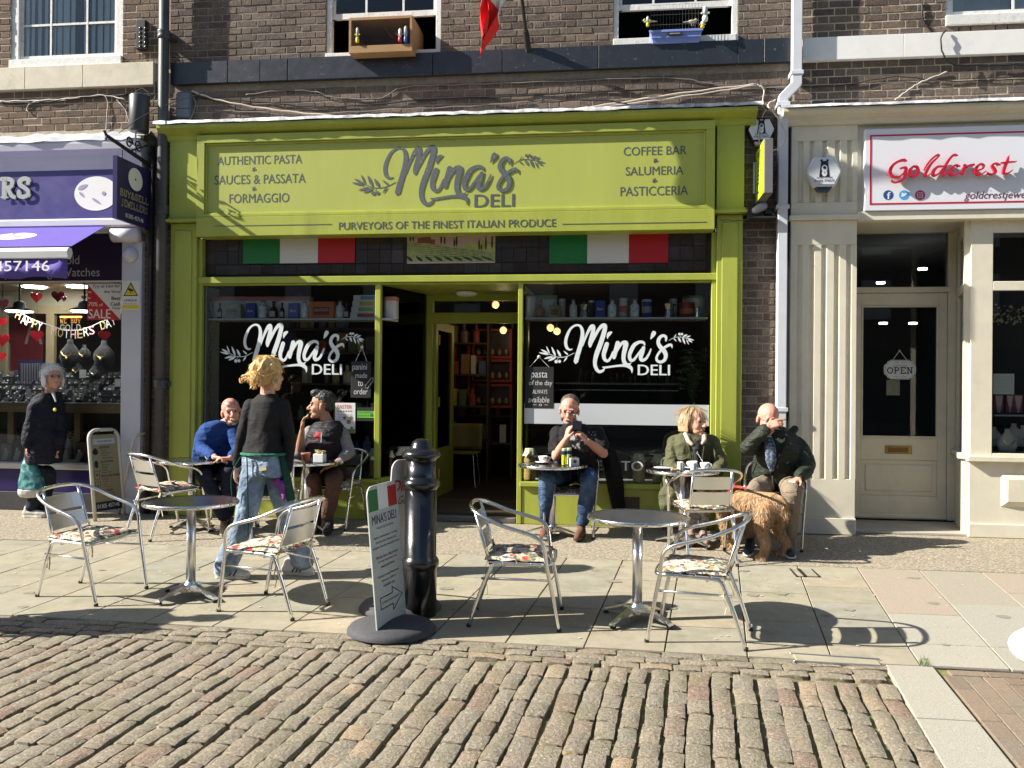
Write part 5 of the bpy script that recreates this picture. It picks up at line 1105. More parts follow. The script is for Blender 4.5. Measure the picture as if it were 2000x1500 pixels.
# ================================================================ FLAG, CAGES
fg = thing('flag', 'tricolour flag hanging from a black pole over the black stone band', 'flag', at(1030, 90, -.1))
p0 = Vector((at(1031, 95, -.06).x, -.06, at(1031, 95, -.06).z)); p1 = Vector((p0.x - .08, -1.15, p0.z + 1.15))
m = MB(); m.tube([p0 + Vector((0, .02, -.06)), p0, p0 + (p1 - p0) * .12], [.03, .035, .03], 10); m.obj('socket', BLACKM, fg)
m = MB(); m.tube([p0, p1], .018, 8); m.obj('pole', BLACKM, fg)
dp = (p1 - p0); bot = at(962, 103, -.45)
FL = {'red': mat('flag_cloth_red', (.75, .02, .02), .8), 'white': mat('flag_cloth_white', (.75, .74, .72), .8), 'green': mat('flag_cloth_green', (.02, .25, .09), .8)}
for k_, cn in enumerate(('green', 'white', 'red')):
 m = MB(); nu, nv = 10, 26; vs = []
 for j in range(nv + 1):
  v = j / nv
  for i in range(nu + 1):
   u = (k_ + i / nu) / 3                                   # 0 at hoist, 1 at fly
   top = p0 + dp * (.5 + .45 * v)
   drop = u * 1.25
   g = 1 - .55 * min(1, u * 1.3)
   x = top.x + .04 * math.sin(v * 9 + u * 6) * g - .31 * u + .05 * math.sin(u * 11 + v * 4)
   y = top.y * g + (p0.y + dp.y * .6) * (1 - g) + .05 * math.sin(v * 13 + u * 3); z = top.z * g + (p0.z + dp.z * .80) * (1 - g) - drop * .86
   vs.append((x, y, z))
 fs = [(j * (nu + 1) + i, j * (nu + 1) + i + 1, (j + 1) * (nu + 1) + i + 1, (j + 1) * (nu + 1) + i) for j in range(nv) for i in range(nu)]
 m.add(vs, fs); m.obj(cn + '_stripe', FL[cn], fg, smooth=True)
cg = thing('bird_cage', 'wooden box bird cage with wire front set in the left open window', 'bird cage', at(755, 105, -.2))
Yc = -.22; a, b = at(682, 105, Yc), at(806, 30, Yc)
CW = mat('golden_plywood', (.36, .21, .09), .5, var=.15, vs=6, stretch=(1, 1, 4)); CI = mat('cage_inner_board', (.17, .09, .045), .7, var=.15)
x0, x1, z0, z1 = a.x, b.x, a.z, b.z; t_ = .03
for q in ((x0, x1, Yc, Yc + .5, z0, z0 + .018), (x0, x1, Yc, Yc + .5, z1 - .018, z1), (x0, x0 + .015, Yc, Yc + .5, z0 + .018, z1 - .018), (x1 - .015, x1, Yc, Yc + .5, z0 + .018, z1 - .018)): bx('side_panel', CW, cg, *q, .002)
bx('back_panel', CI, cg, x0 + .015, x1 - .015, Yc + .48, Yc + .498, z0 + .018, z1 - .018, 0)
for q in ((x0 + .0, x1, Yc - .012, Yc, z0, z0 + .075), (x0, x1, Yc - .012, Yc, z1 - t_, z1), (x0, x0 + t_ * .8, Yc - .012, Yc, z0 + .075, z1 - t_), (x1 - t_ * .8, x1, Yc - .012, Yc, z0 + .075, z1 - t_)): bx('front_trim', CW, cg, *q, .002)
m = MB(); n = 38
for i in range(n): x = x0 + .03 + (x1 - x0 - .06) * i / (n - 1); m.tube([(x, Yc - .004, z0 + .075), (x, Yc - .004, z1 - t_)], .0011, 3)
m.obj('wire_front', mat('steel_wire', (.25, .22, .2), .4, metal=.8), cg, kind='stuff')
m = MB(); c = at(747, 50, 0); m.tube([(c.x, .0, c.z), (c.x + .1, .05, c.z - .12)], .006, 5); m.obj('perch', WOODL, cg)
def bird(label, c, mt, s=1., dr=1):
 m = MB(); c = Vector(c); m.ball(c, .05 * s, .022 * s, .02 * s, n=10, k=6); m.ball(c + Vector((-.04 * s * dr, 0, .016 * s)), .018 * s, n=8, k=6); m.caps(c + Vector((.04 * s * dr, 0, 0)), c + Vector((.1 * s * dr, 0, -.004)), .009 * s, .004 * s, 6); m.caps(c + Vector((-.055 * s * dr, 0, .014 * s)), c + Vector((-.072 * s * dr, 0, .012 * s)), .005 * s, .001, 5)
 for q in (-.008, .012): m.tube([c + Vector((q, 0, -.015 * s)), c + Vector((q, 0, -.05 * s))], .0022, 4)
 return tag(m.obj('bird', mt, smooth=True), label, 'bird')
c = at(752, 45, .0); bird('small orange canary perched in the wooden cage', (c.x, .0, c.z), mat('orange_feathers', (.55, .16, .04), .8), 1.05, 1)
def feeder(label, px, py0, py1, Y, c1, c2, r=.018):
 a = at(px, py1, Y); b = at(px, py0, Y); t = thing('feeder', label, 'feeder', a); h = b.z - a.z
 m = MB(); m.lathe([(r * .7, 0), (r, .01), (r, h * .3), (r * .8, h * .34)], a, 10); m.obj('cup', c1, t, smooth=True)
 m = MB(); m.lathe([(r * .8, h * .34), (r * .85, h * .9), (r * .4, h)], a, 10); m.obj('tube', c2, t, smooth=True)
 m = MB(); m.box(a.x - r * 1.5, a.x + r * 1.5, a.y - r * .6, a.y + r * .2, a.z + h * .5, a.z + h * .58); m.obj('clip', c1, t)
CLR = mat('cloudy_plastic', (.45, .5, .5), .3)
feeder('yellow-bottomed drinking tube at the left of the wooden cage', 698, 54, 84, Yc - .02, YEL, CLR); feeder('red-bottomed drinking tube at the right of the wooden cage', 781, 56, 82, Yc - .02, REDP, WHITE); feeder('blue drinking tube at the right of the wooden cage', 792, 51, 83, Yc - .02, mat('blue_plastic', (.02, .12, .5), .4), CLR)
cg2 = thing('bird_cage', 'open wire bird cage on a pale blue tray in the right open window', 'bird cage', at(1320, 84, -.1))
Yc = -.12; a, b = at(1269, 84, Yc), at(1372, 56, Yc); TR = mat('pale_blue_plastic', (.20, .27, .60), .45)
m = MB(); x0, x1 = a.x, b.x
m.add([(x0 + .03, Yc + .02, a.z), (x1 - .03, Yc + .02, a.z), (x1 - .03, Yc + .3, a.z), (x0 + .03, Yc + .3, a.z), (x0, Yc, b.z), (x1, Yc, b.z), (x1, Yc + .32, b.z), (x0, Yc + .32, b.z)], [(3, 2, 1, 0), (0, 1, 5, 4), (1, 2, 6, 5), (2, 3, 7, 6), (3, 0, 4, 7)]); bevel(m.obj('tray', TR, cg2), .006)
bx('tray_rim', TR, cg2, x0 - .006, x1 + .006, Yc - .008, Yc, b.z - .02, b.z + .004, .002); bx('tray_rib', TR, cg2, x0 + .016, x1 - .016, Yc + .002, Yc + .012, (a.z + b.z) / 2 - .012, (a.z + b.z) / 2, .002)
c = at(1318, 66, Yc); bx('name_plate', BLACKM, cg2, c.x - .075, c.x + .075, Yc - .012, Yc - .002, c.z - .013, c.z + .013, 0); text("MINA'S DELI", WHITE, cg2, c.x - .05, c.x + .05, c.z - .005, c.z + .005, Y=Yc - .0125)
m = MB(); zt = at(1318, 8, Yc).z
for x in [x0 + .01 + (x1 - x0 - .02) * i / 16 for i in range(17)]: m.tube([(x, Yc + .005, b.z), (x, Yc + .005, zt)], .0009 if round((x - x0) * 100) % 3 else .002, 3)
for z in (b.z + .06, b.z + .16, zt): m.tube([(x0 + .01, Yc + .005, z), (x1 - .01, Yc + .005, z)], .0014, 3)
m.obj('wire_front', mat('steel_wire', 0), cg2, kind='stuff')
c = at(1352, 42, Yc + .1); bird('small pale finch at the right of the wire cage', c, mat('pale_feathers', (.42, .38, .28), .8), .9, -1)
c = at(1266, 42, Yc + .1); bird('yellowish finch at the left of the wire cage', c, mat('yellow_feathers', (.35, .33, .12), .8), .9, 1)
feeder('white drinking tube hanging on the right side of the wire cage', 1377, 12, 42, Yc - .03, WHITE, CLR, .028); feeder('yellow seed cup hanging low on the right of the wire cage', 1372, 42, 55, Yc - .03, YEL, WHITE, .02); feeder('yellow seed cup hanging on the left side of the wire cage', 1265, 32, 52, Yc - .03, YEL, CLR, .016)
# ================================================================ CHAIRS AND TABLES
def floral():
 m = bpy.data.materials.new('floral_cushion_cloth'); m.use_nodes = True; N = m.node_tree.nodes; Lk = m.node_tree.links; b = N['Principled BSDF']; b.inputs['Roughness'].default_value = .9
 tc = N.new('ShaderNodeTexCoord'); oi = N.new('ShaderNodeObjectInfo'); ad = N.new('ShaderNodeVectorMath'); ad.operation = 'ADD'; Lk.new(tc.outputs['Object'], ad.inputs[0])
 cb = N.new('ShaderNodeCombineXYZ'); ml = N.new('ShaderNodeMath'); ml.operation = 'MULTIPLY'; ml.inputs[1].default_value = 7.; Lk.new(oi.outputs['Random'], ml.inputs[0]); Lk.new(ml.outputs[0], cb.inputs[0]); Lk.new(cb.outputs[0], ad.inputs[1])
 cur = None; base = (.66, .58, .44)
 cur = N.new('ShaderNodeRGB'); cur.outputs[0].default_value = (*base, 1); cur = cur.outputs[0]
 for sc_, lo, hi, col, tp in ((13, .54, .57, (.13, .17, .11), 'n'), (12, .34, .27, (.50, .05, .05), 'v'), (17, .30, .22, (.10, .07, .12), 'v2'), (22, .58, .61, (.45, .3, .1), 'n'), (30, .58, .60, (.07, .08, .09), 'n')):
  if tp[0] == 'n': n = N.new('ShaderNodeTexNoise'); n.inputs['Scale'].default_value = sc_; n.inputs['Detail'].default_value = 5; n.inputs['Distortion'].default_value = 1.5; out = n.outputs[0]
  else: n = N.new('ShaderNodeTexVoronoi'); n.inputs['Scale'].default_value = sc_; out = n.outputs['Distance'];
  mp = N.new('ShaderNodeMapping'); mp.inputs['Location'].default_value = (sc_, sc_ * .3, 0); Lk.new(ad.outputs[0], mp.inputs[0]); Lk.new(mp.outputs[0], n.inputs['Vector'])
  r = N.new('ShaderNodeMapRange'); r.inputs[1].default_value = lo; r.inputs[2].default_value = hi
  if lo > hi: r.inputs[1].default_value = hi; r.inputs[2].default_value = lo; r.inputs[3].default_value = 1; r.inputs[4].default_value = 0
  Lk.new(out, r.inputs[0]); q = N.new('ShaderNodeMix'); q.data_type = 'RGBA'; Lk.new(r.outputs[0], q.inputs[0]); Lk.new(cur, q.inputs[6]); q.inputs[7].default_value = (*col, 1); cur = q.outputs[2]
 Lk.new(cur, b.inputs['Base Color']); return m
FLORAL = floral(); TIE = mat('cream_cotton_tape', (.6, .52, .34), .9)
def make_chair(label, cat='chair', group='aluminium cafe chairs', cushion=True, seed=1):
 """bistro arm chair facing +x: bent tube arms and legs, two back slats, slatted seat, tied floral cushion"""
 t = thing('cafe_chair', label, cat, (0, 0, 0), group); t['tilt'] = 1; R = random.Random(seed)
 r = .0125
 side = []
 for s in (1, -1):
  side.append([(.285, s * .235, .0), (.25, s * .243, .2), (.21, s * .256, .40), (.195, s * .265, .51), (.18, s * .268, .555), (.145, s * .27, .588), (.09, s * .268, .612), (-.06, s * .262, .655), (-.16, s * .25, .695), (-.235, s * .215, .728), (-.275, s * .14, .748), (-.287, s * .05, .755)])
 C = catmull(side[0] + side[1][::-1], 4); MB().tube(C, r, 8).obj('arm_loop', ALU, t, smooth=True)
 for s in (1, -1):
  L = [(-.285, s * .19, 0), (-.22, s * .19, .2), (-.155, s * .19, .36), (-.135, s * .19, .39), (-.10, s * .19, .402), (.05, s * .2, .408), (.2, s * .225, .412)]
  MB().tube(catmull(L, 3), r, 8).obj('rear_leg', ALU, t, smooth=True)
  MB().tube([(-.155, s * .165, .41), (-.185, s * .16, .50), (-.255, s * .15, .738)], .011, 6).obj('back_post', ALU, t, smooth=True)
  for q in ((.285, s * .235), (-.285, s * .19)): m = MB(); m.lathe([(.013, 0), (.0145, .002), (.0145, .02), (.0125, .022)], (q[0], q[1], -.002), 8); m.obj('foot_cap', BLACKM, t)
  MB().tube([(-.205, s * .19, .23 + .08), (.232, s * .247, .30 + .02)], .008, 6).obj('side_stretcher', ALU, t, smooth=True)
 MB().tube([(-.06, .19, .39), (-.06, -.19, .39)], .009, 6).obj('cross_stretcher', ALU, t, smooth=True); MB().tube([(.16, .215, .395), (.16, -.215, .395)], .009, 6).obj('cross_stretcher', ALU, t, smooth=True)
 for z0, z1 in ((.465, .57), (.592, .695)):
  n = 8; vs = []
  for i in range(n + 1):
   y = -.165 + .33 * i / n; cv = -.02 * (1 - (y / .165) ** 2)
   for z in (z0, z1): x = -.172 - (z - .465) * .29 + cv; vs += [(x + .003, y, z), (x - .003, y, z)]
  fs = []
  for i in range(n):
   a = i * 4; b = a + 4; fs += [(a, a + 2, b + 2, b), (a + 1, b + 1, b + 3, a + 3), (a + 2, a + 3, b + 3, b + 2), (a, b, b + 1, a + 1)]
  fs += [(0, 1, 3, 2), (n * 4, n * 4 + 2, n * 4 + 3, n * 4 + 1)]
  MB().add(vs, fs).obj('back_slat', ALUB, t)
 for i in range(4):
  x = -.16 + i * .088; wv = .2 + (.022 * i / 3)
  m = MB(); m.box(x, x + .078, -wv, wv, .412, .42); bevel(m.obj('seat_slat', ALUB, t), .003)
 MB().tube(catmull([(.17, .215, .408), (.235, .2, .412), (.25, .1, .414), (.25, -.1, .414), (.235, -.2, .412), (.17, -.215, .408)], 3), .011, 6).obj('seat_front_bar', ALU, t, smooth=True)
 if cushion:
  vs = []; nx, ny = 16, 16
  for k in (1, -1):
   for j in range(ny + 1):
    for i in range(nx + 1):
     u = i / nx * 2 - 1; v = j / ny * 2 - 1; e = (1 - abs(u) ** 3.2) * (1 - abs(v) ** 3.2); wv = .012 * noise.noise(Vector((u * 2.6 + seed, v * 2.6, 0))) + .006 * noise.noise(Vector((u * 7, v * 7 + seed, 2)))
     sg_ = 1 + .05 * noise.noise(Vector((u * 3, v * 3, seed)))
     x = .03 + u * .205 * sg_ - .01; y = v * (.205 + .012 * u) * sg_; z = .424 + .004 + (.034 * e ** .6 + wv if k == 1 else -.0 * e) + (.0 if k == 1 else -.004) + .012 * max(0, abs(v) - .75) * (1 + math.sin(u * 9 + seed))
     vs.append((x, y, z))
  N1 = (nx + 1) * (ny + 1); fs = []
  for j in range(ny):
   for i in range(nx):
    a = j * (nx + 1) + i; fs.append((a, a + 1, a + nx + 2, a + nx + 1)); fs.append((N1 + a, N1 + a + nx + 1, N1 + a + nx + 2, N1 + a + 1))
  ring = [i for i in range(nx + 1)] + [(nx + 1) * (j + 1) - 1 for j in range(1, ny + 1)] + [N1 - 1 - i for i in range(1, nx + 1)] + [(nx + 1) * (ny - j) for j in range(1, ny)]
  for i in range(len(ring)): a, b = ring[i], ring[(i + 1) % len(ring)]; fs.append((a, N1 + a, N1 + b, b))
  cu = MB().add(vs, fs).obj('cushion', FLORAL, t, smooth=True)
  for s in (1, -1):
   for q in range(2):
    p = Vector((-.165, s * .18, .43)); pts = [p]
    for i in range(5): p = p + Vector((R.uniform(-.02, .012), R.uniform(-.01, .012) * s, -.045)); pts.append(p)
    m = MB()
    vs2 = [];
    for i, p in enumerate(pts): vs2 += [p + Vector((0, .006, 0)), p - Vector((0, .006, 0)), p + Vector((.002, 0, 0))]
    fs2 = []
    for i in range(5):
     for k in range(3): fs2.append((i * 3 + k, i * 3 + (k + 1) % 3, i * 3 + 3 + (k + 1) % 3, i * 3 + 3 + k))
    MB().add(vs2, fs2).obj('tie', TIE, cu)
 return t
def set_on(o, x, y, rz, s=1.):
 o.location = (x, y, gz(y)); o.rotation_euler = tiltrot(rz); o.scale = (s, s, s)
CH = []
chA = make_chair('empty aluminium chair at the far left of the front row', seed=2); CH.append(chA)
chB = make_chair('', seed=5)
specs = [ # feet centre x,y, heading, source, label
 (-3.90, -3.065, math.radians(-12), None, None),
 (-2.40, -3.215, math.radians(163), chB, 'empty aluminium chair turned left with red-flowered cushion, in front of the blonde waitress'),
 (-.70, -3.24, math.radians(2), chA, 'empty aluminium chair facing right, just right of the black bollard'),
 (.50, -3.42, math.radians(168), chB, 'empty aluminium chair at the right of the front right table, nearest the kerb'),
 (-4.44, -1.00, math.radians(62), chA, 'empty aluminium chair seen from behind at the table beside the folding board'),
 (-3.26, -1.2, math.radians(115), chB, 'empty aluminium chair half hidden behind the waitress legs'),
 (.72, -1.28, math.radians(98), chA, 'empty aluminium chair seen squarely from behind, left of the ginger dog')]
chairs = []
SCH = 1.04
for i, (x, y, a, src, lb) in enumerate(specs):
 if i == 0: o = chA
 elif i == 1: o = chB; o['label'] = lb
 else: o = copy_tree(src, label=lb)
 set_on(o, x, y, a, SCH if i < 4 else 1.08); chairs.append(o)
seatd = make_chair('aluminium chair under the man in the blue jumper', seed=8)
sp2 = [(-4.05, -.40, math.radians(-60), 'aluminium chair under the man in the blue jumper by the left green pilaster'), (-2.93, -.30, math.radians(-100), 'aluminium chair under the smoking man in the black body warmer'), (-.50, -.36, math.radians(-92), 'aluminium chair with a dark coat on its back under the man using a phone'), (.66, -.34, math.radians(-80), 'aluminium chair under the woman in the olive coat'), (1.42, -.62, math.radians(-98), 'aluminium chair under the bald man in the dark green jacket')]
for i, (x, y, a, lb) in enumerate(sp2):
 o = seatd if i == 0 else copy_tree(seatd, label=lb); o['label'] = lb; set_on(o, x, y, a, 1.0)
def make_table(label, seed=1):
 t = thing('cafe_table', label, 'table', (0, 0, 0), 'round steel cafe tables'); H = .70; Rr = .335
 m = MB(); m.lathe([(.0, H - .001), (Rr - .012, H - .001), (Rr - .004, H + .0015), (Rr - .012, H + .0006)], (0, 0, 0), 48, cap=False); m.obj('tabletop', STEELT, t, smooth=False)
 m = MB(); m.lathe([(Rr - .012, H), (Rr - .004, H + .002), (Rr, H - .004), (Rr + .001, H - .022), (Rr - .006, H - .027), (Rr - .03, H - .026)], (0, 0, 0), 48, cap=False); m.obj('rim', ALU, t, smooth=True)
 m = MB()
 for i in range(48):
  if i % 2: continue
  a = 2 * PI * i / 48; m.box(-.012, .012, -.0015, .0015, -.021, -.004, Matrix.Translation((math.cos(a) * (Rr + .0012), math.sin(a) * (Rr + .0012), H)) @ Matrix.Rotation(a + PI / 2, 4, 'Z'))
 m.obj('rim_gadroon', ALUB, t, kind='stuff')
 m = MB(); m.lathe([(.034, .075), (.034, H - .03)], (0, 0, 0), 20); m.obj('column', ALUB, t, smooth=True)
 m = MB(); m.lathe([(.11, H - .03), (.05, H - .055), (.036, H - .06)], (0, 0, 0), 16); m.obj('top_plate', ALUB, t)
 m = MB(); m.lathe([(.0, .055), (.05, .06), (.056, .075), (.05, .095), (.036, .105), (.036, .12)], (0, 0, 0), 20); m.obj('base_hub', ALU, t, smooth=True)
 for k in range(4):
  M = Matrix.Rotation(PI / 4 + k * PI / 2, 4, 'Z'); m = MB(); vs = []
  for (x, w, zt, zb) in ((.03, .036, .098, .04), (.09, .034, .092, .05), (.17, .030, .068, .042), (.25, .026, .042, .022), (.275, .024, .034, .014)): vs += [(x, -w, zt - .012), (x, -w * .5, zt), (x, w * .5, zt), (x, w, zt - .012), (x, w * .9, zb), (x, -w * .9, zb)]
  fs = [tuple(range(6))[::-1], tuple(range(24, 30))]
  for i in range(4):
   for j in range(6): fs.append((i * 6 + j, i * 6 + (j + 1) % 6, i * 6 + 6 + (j + 1) % 6, i * 6 + 6 + j))
  m.add(vs, fs, M); m.obj('base_leg', ALU, t)
  m = MB(); m.lathe([(.02, -.002), (.022, .006), (.012, .014), (.01, .03)], M @ Vector((.262, 0, 0)), 10); m.obj('foot_pad', BLACKM, t)
 return t
tabs = [(-3.123, -3.05, 20, 'empty round steel table in the front row at left'), (.106, -3.165, 8, 'empty round steel table in the front row at right'), (-4.30, -.78, 30, 'round steel table with a single white cup, beside the folding board'), (-.675, -.58, 35, 'round steel table with a yellow drinks can in front of the man with the phone'), (.56, -.80, 12, 'round steel table crowded with cups and plates, before the woman in the olive coat'), (-3.12, -.70, 20, 'round steel table behind the waitress holding a sugar pot')]
TB = []
tb0 = make_table('')
for i, (x, y, a, lb) in enumerate(tabs):
 o = tb0 if i == 0 else copy_tree(tb0, label=lb); o['label'] = lb; o.location = (x, y, gz(y) + .003); o.rotation_euler = (0, 0, math.radians(a)); TB.append(Vector((x, y, gz(y) + .704)))
def lathe_obj(nm, prof, c, mt, parent, n=18): m = MB(); m.lathe(prof, c, n, cap=False); return m.obj(nm, mt, parent, smooth=True)
def cup(label, c, handle=0., s=1., saucer=True):
 c = Vector(c); t = thing('coffee_cup', label, 'cup', c)
 h0 = .012 if saucer else 0
 lathe_obj('bowl', [(.0, h0 + .002), (.022 * s, h0), (.026 * s, h0 + .006), (.04 * s, h0 + .03), (.046 * s, h0 + .062), (.044 * s, h0 + .062), (.038 * s, h0 + .032), (.02, h0 + .01), (.0, h0 + .008)], c, CHINA, t)
 a = handle; m = MB(); m.tube([c + Vector((math.cos(a) * r, math.sin(a) * r, h0 + z)) for r, z in ((.042 * s, .05), (.06 * s, .052), (.066 * s, .038), (.055 * s, .022), (.036 * s, .022))], .005, 6); m.obj('handle', CHINA, t, smooth=True)
 if saucer: lathe_obj('saucer', [(.0, .002), (.04, .0), (.05, .004), (.078, .014), (.08, .017), (.05, .009), (.0, .007)], c, CHINA, t, 24)
 return t
def ontable(i, px, py): g = at(px, py, TB[i].y); d = ray(px, py); t = (TB[i].z - CAM.z) / d.z; p = CAM + d * t; return Vector((p.x, p.y, TB[i].z))
cup('white espresso cup alone on the table behind the left back table chair', TB[2] + Vector((.17, .02, 0)), .5, .95, False)
cup('white cup and saucer on the table of the man with the phone', TB[3] + Vector((-.10, .06, 0)), 0.2)
c1 = TB[4] + Vector((.10, .1, 0)); cup('white cup and saucer at the back of the crowded table', c1, 2.5); cup('white cup and saucer with a spoon at the right of the crowded table', TB[4] + Vector((.20, -.03, 0)), -.5)
m = MB(); p = TB[4] + Vector((.2, -.03, .05)); m.tube([p, p + Vector((-.06, .03, .10))], [.003, .0022], 5); m.ball(p + Vector((-.066, .033, .112)), .006, .004, .012); tag(m.obj('teaspoon', ALU), 'teaspoon standing in the right-hand cup of the crowded table', 'spoon')
lp = TB[4] + Vector((-.17, .02, 0)); o = lathe_obj('side_plate', [(.0, .004), (.06, .002), (.075, .008), (.098, .016), (.099, .019), (.07, .011), (.0, .008)], lp, CHINA, None, 28); tag(o, 'empty white side plate at the left of the crowded table', 'plate')
for dx, dy, lb in ((-.03, -.10, 'white ridged sugar pot at the front of the crowded table'), (.09, -.12, 'white milk jug at the front right of the crowded table')):
 c = TB[4] + Vector((dx, dy, 0)); t = thing('jug', lb, 'jug', c); lathe_obj('body', [(.0, .002), (.026, .0), (.028, .01), (.026, .07), (.029, .082), (.026, .082), (.023, .07), (.024, .012), (.0, .01)], c, CHINA, t, 12)
 m = MB(); m.tube([c + Vector((.026, 0, .066)), c + Vector((.042, 0, .06)), c + Vector((.042, 0, .03)), c + Vector((.026, 0, .022))], .004, 5); m.obj('handle', CHINA, t)
c = TB[4] + Vector((-.08, -.16, 0)); m = MB()
for i in range(14): m.ball(c + Vector((R4.uniform(-.04, .04), R4.uniform(-.02, .02), .008 + R4.uniform(0, .012))), R4.uniform(.006, .013), n=6, k=4)
tag(m.obj('crumpled_wrappers', mat('paper_wrappers', (.5, .4, .22), .9), None), None, None, kind='stuff')
CANY = mat('yellow_can', (.62, .62, .03), .3, metal=.3); CANG = mat('pale_green_can', (.42, .55, .30), .3, metal=.3)
def can(label, c, m1, m2, h=.165, r=.027):
 c = Vector(c); t = thing('drinks_can', label, 'can', c)
 lathe_obj('can_body', [(.0, 0), (r * .85, 0), (r, .008), (r, h * .62)], c, m1, t, 18); lathe_obj('can_band', [(r, h * .62), (r * 1.002, h * .66), (r * 1.002, h * .82), (r, h * .84)], c, mat('navy_can_band', (.01, .02, .06), .3), t, 18); lathe_obj('can_shoulder', [(r, h * .84), (r, h * .93), (r * .85, h), (r * .8, h * .985), (0, h * .98)], c, m2, t, 18)
can('tall yellow slim drinks can beside the white sugar box', TB[3] + Vector((.12, -.10, 0)), CANY, CANG); can('pale green slim drinks can behind the yellow one', TB[3] + Vector((.16, -.02, 0)), CANG, CANG)
c = TB[3] + Vector((.21, -.1, 0)); t = thing('sugar_box', 'small white square sugar box beside the yellow can', 'sugar box', c)
MB().box(-.042, .042, -.042, .042, 0, .072, Matrix.Translation(c) @ Matrix.Rotation(.35, 4, 'Z')).obj('box', WHITE, t); MB().box(-.03, .03, -.03, .03, .072, .082, Matrix.Translation(c) @ Matrix.Rotation(.35, 4, 'Z')).obj('sachets', mat('brown_sachets', (.2, .12, .06), .8), t)
m = MB(); disc(m, 0, 0, .018, Matrix.Translation(c) @ Matrix.Rotation(.35, 4, 'Z') @ Matrix.Translation((0, -.0425, .042)) @ FACEN, .0005, 14); m.obj('mark', GREY_L, t)
c = TB[5] + Vector((.17, -.12, 0)); t = thing('sugar_box', 'white square pot heaped with sachets on the table behind the waitress', 'sugar box', c); bx('box', WHITE, t, c.x - .05, c.x + .05, c.y - .05, c.y + .05, c.z, c.z + .085, .004)
m = MB()
for i in range(16): m.box(-.02, .02, -.004, .004, -.012, .012, Matrix.Translation(c + Vector((R4.uniform(-.035, .035), R4.uniform(-.035, .035), .09 + R4.uniform(0, .02)))) @ Matrix.Rotation(R4.uniform(0, 3), 4, 'Z') @ Matrix.Rotation(R4.uniform(-.6, .6), 4, 'X'))
m.obj('sachets', mat('paper_wrappers', 0), t, kind='stuff'); T('BUONGIORNO', 587, 606, 886, 890, c.y - .051, NAVYT, t)
lathe_obj('pot', [(.0, 0), (.034, 0), (.042, .07), (.046, .07), (.046, .09), (.04, .09), (.034, .01), (0, .01)], TB[5] + Vector((.02, -.1, 0)), mat('terracotta', (.42, .14, .07), .8), None); tag([o for o in bpy.data.objects if o.name == 'pot'][0], 'small terracotta pot on the table behind the waitress', 'pot')
# ================================================================ BOLLARD, BOARDS
g = gnd(820, 1200); bo = thing('bollard', 'glossy black cast iron street bollard with a domed cap in the middle of the slabs', 'bollard', g)
H = (at(820, 856, g.y).z - g.z); q = H / 1.17
prof = [(.118, 0), (.118, .30), (.122, .31), (.134, .335), (.134, .36), (.122, .38), (.113, .39), (.113, .83), (.118, .84), (.132, .855), (.134, .875), (.125, .895), (.108, .905), (.104, .92), (.104, 1.02), (.112, 1.035), (.135, 1.05), (.140, 1.065), (.128, 1.085), (.088, 1.10), (.078, 1.105), (.074, 1.125), (.06, 1.15), (.035, 1.166), (.0, 1.17)]
m = MB(); m.lathe([(r * q * .93, z * q) for r, z in prof[:8]], g, 32); m.obj('base', BLACK, bo, smooth=True)
m = MB(); m.lathe([(r * q * .93, z * q) for r, z in prof[7:15]], g, 32); m.obj('shaft', BLACK, bo, smooth=True)
m = MB(); m.lathe([(r * q * .93, z * q) for r, z in prof[14:]], g, 32, cap=False); m.obj('cap', BLACK, bo, smooth=True)
SB = mat('grey_rubber_base', (.055, .055, .06), .8, var=.25, vs=60, bump=.2, bs=90)
SIGNW = mat('white_sign_board', (.50, .53, .50), .5, var=.04, vs=4)
def flexboard(t, g, wid, h, ang, lean, base_r, mats, hb=.0):
 """board standing up from a domed round base, leaning; returns matrix with local x across, y up, z to the front"""
 m = MB(); m.lathe([(base_r, 0), (base_r, .02), (base_r * .92, .045), (base_r * .6, .065), (base_r * .2, .075), (0, .077)], g, 32, cap=False); m.obj('base', SB, t, smooth=True)
 M = Matrix.Translation((g.x, g.y, g.z + .05)) @ Matrix.Rotation(lean, 4, 'Y') @ Matrix.Rotation(ang, 4, 'Z') @ FACEN
 w = wid / 2; r = .07; pts = [(-w, 0), (w, 0)] + [(w - r + r * math.cos(a), h - r + r * math.sin(a)) for a in [i * PI / 12 for i in range(7)]] + [(-w + r - r * math.sin(a), h - r + r * math.cos(a)) for a in [i * PI / 12 for i in range(7)]]
 MB().prism(pts, -.004, .004, M).obj('board', mats, t); return M
g1 = gnd(765, 1232); fb = thing('pavement_sign', 'leaning white pavement sign with tricolour top, in front of the bollard', 'sign', g1)
g1 = gnd(765, 1232)
M = flexboard(fb, g1, .42, .90, math.radians(79), math.radians(-5), .285, SIGNW)
M = M
bd = [o for o in bpy.data.objects if o.parent == fb and o.name.startswith('board')][0]
def strip(nm, x0, x1, y0, y1, mt, z=.0048): return MB().add([(x0, y0, z), (x1, y0, z), (x1, y1, z), (x0, y1, z)], [(0, 1, 2, 3)], M).obj(nm, mt, fb)
w = .21; y0 = .74
strip('green_stripe', -w + .012, -w / 3, y0, .875, mat('flag_green', 0)); strip('white_stripe', -w / 3, w / 3, y0, .895, WHITE); strip('red_stripe', w / 3, w - .012, y0, .875, mat('flag_red', 0))
text("MINA'S DELI", NAVYT, fb, -.17, .17, .655, .715, M=M @ Matrix.Translation((0, 0, .005)), bold=.02); text('ITALIAN DELICATESSEN', GREY_L, fb, -.12, .12, .62, .635, M=M @ Matrix.Translation((0, 0, .005)))
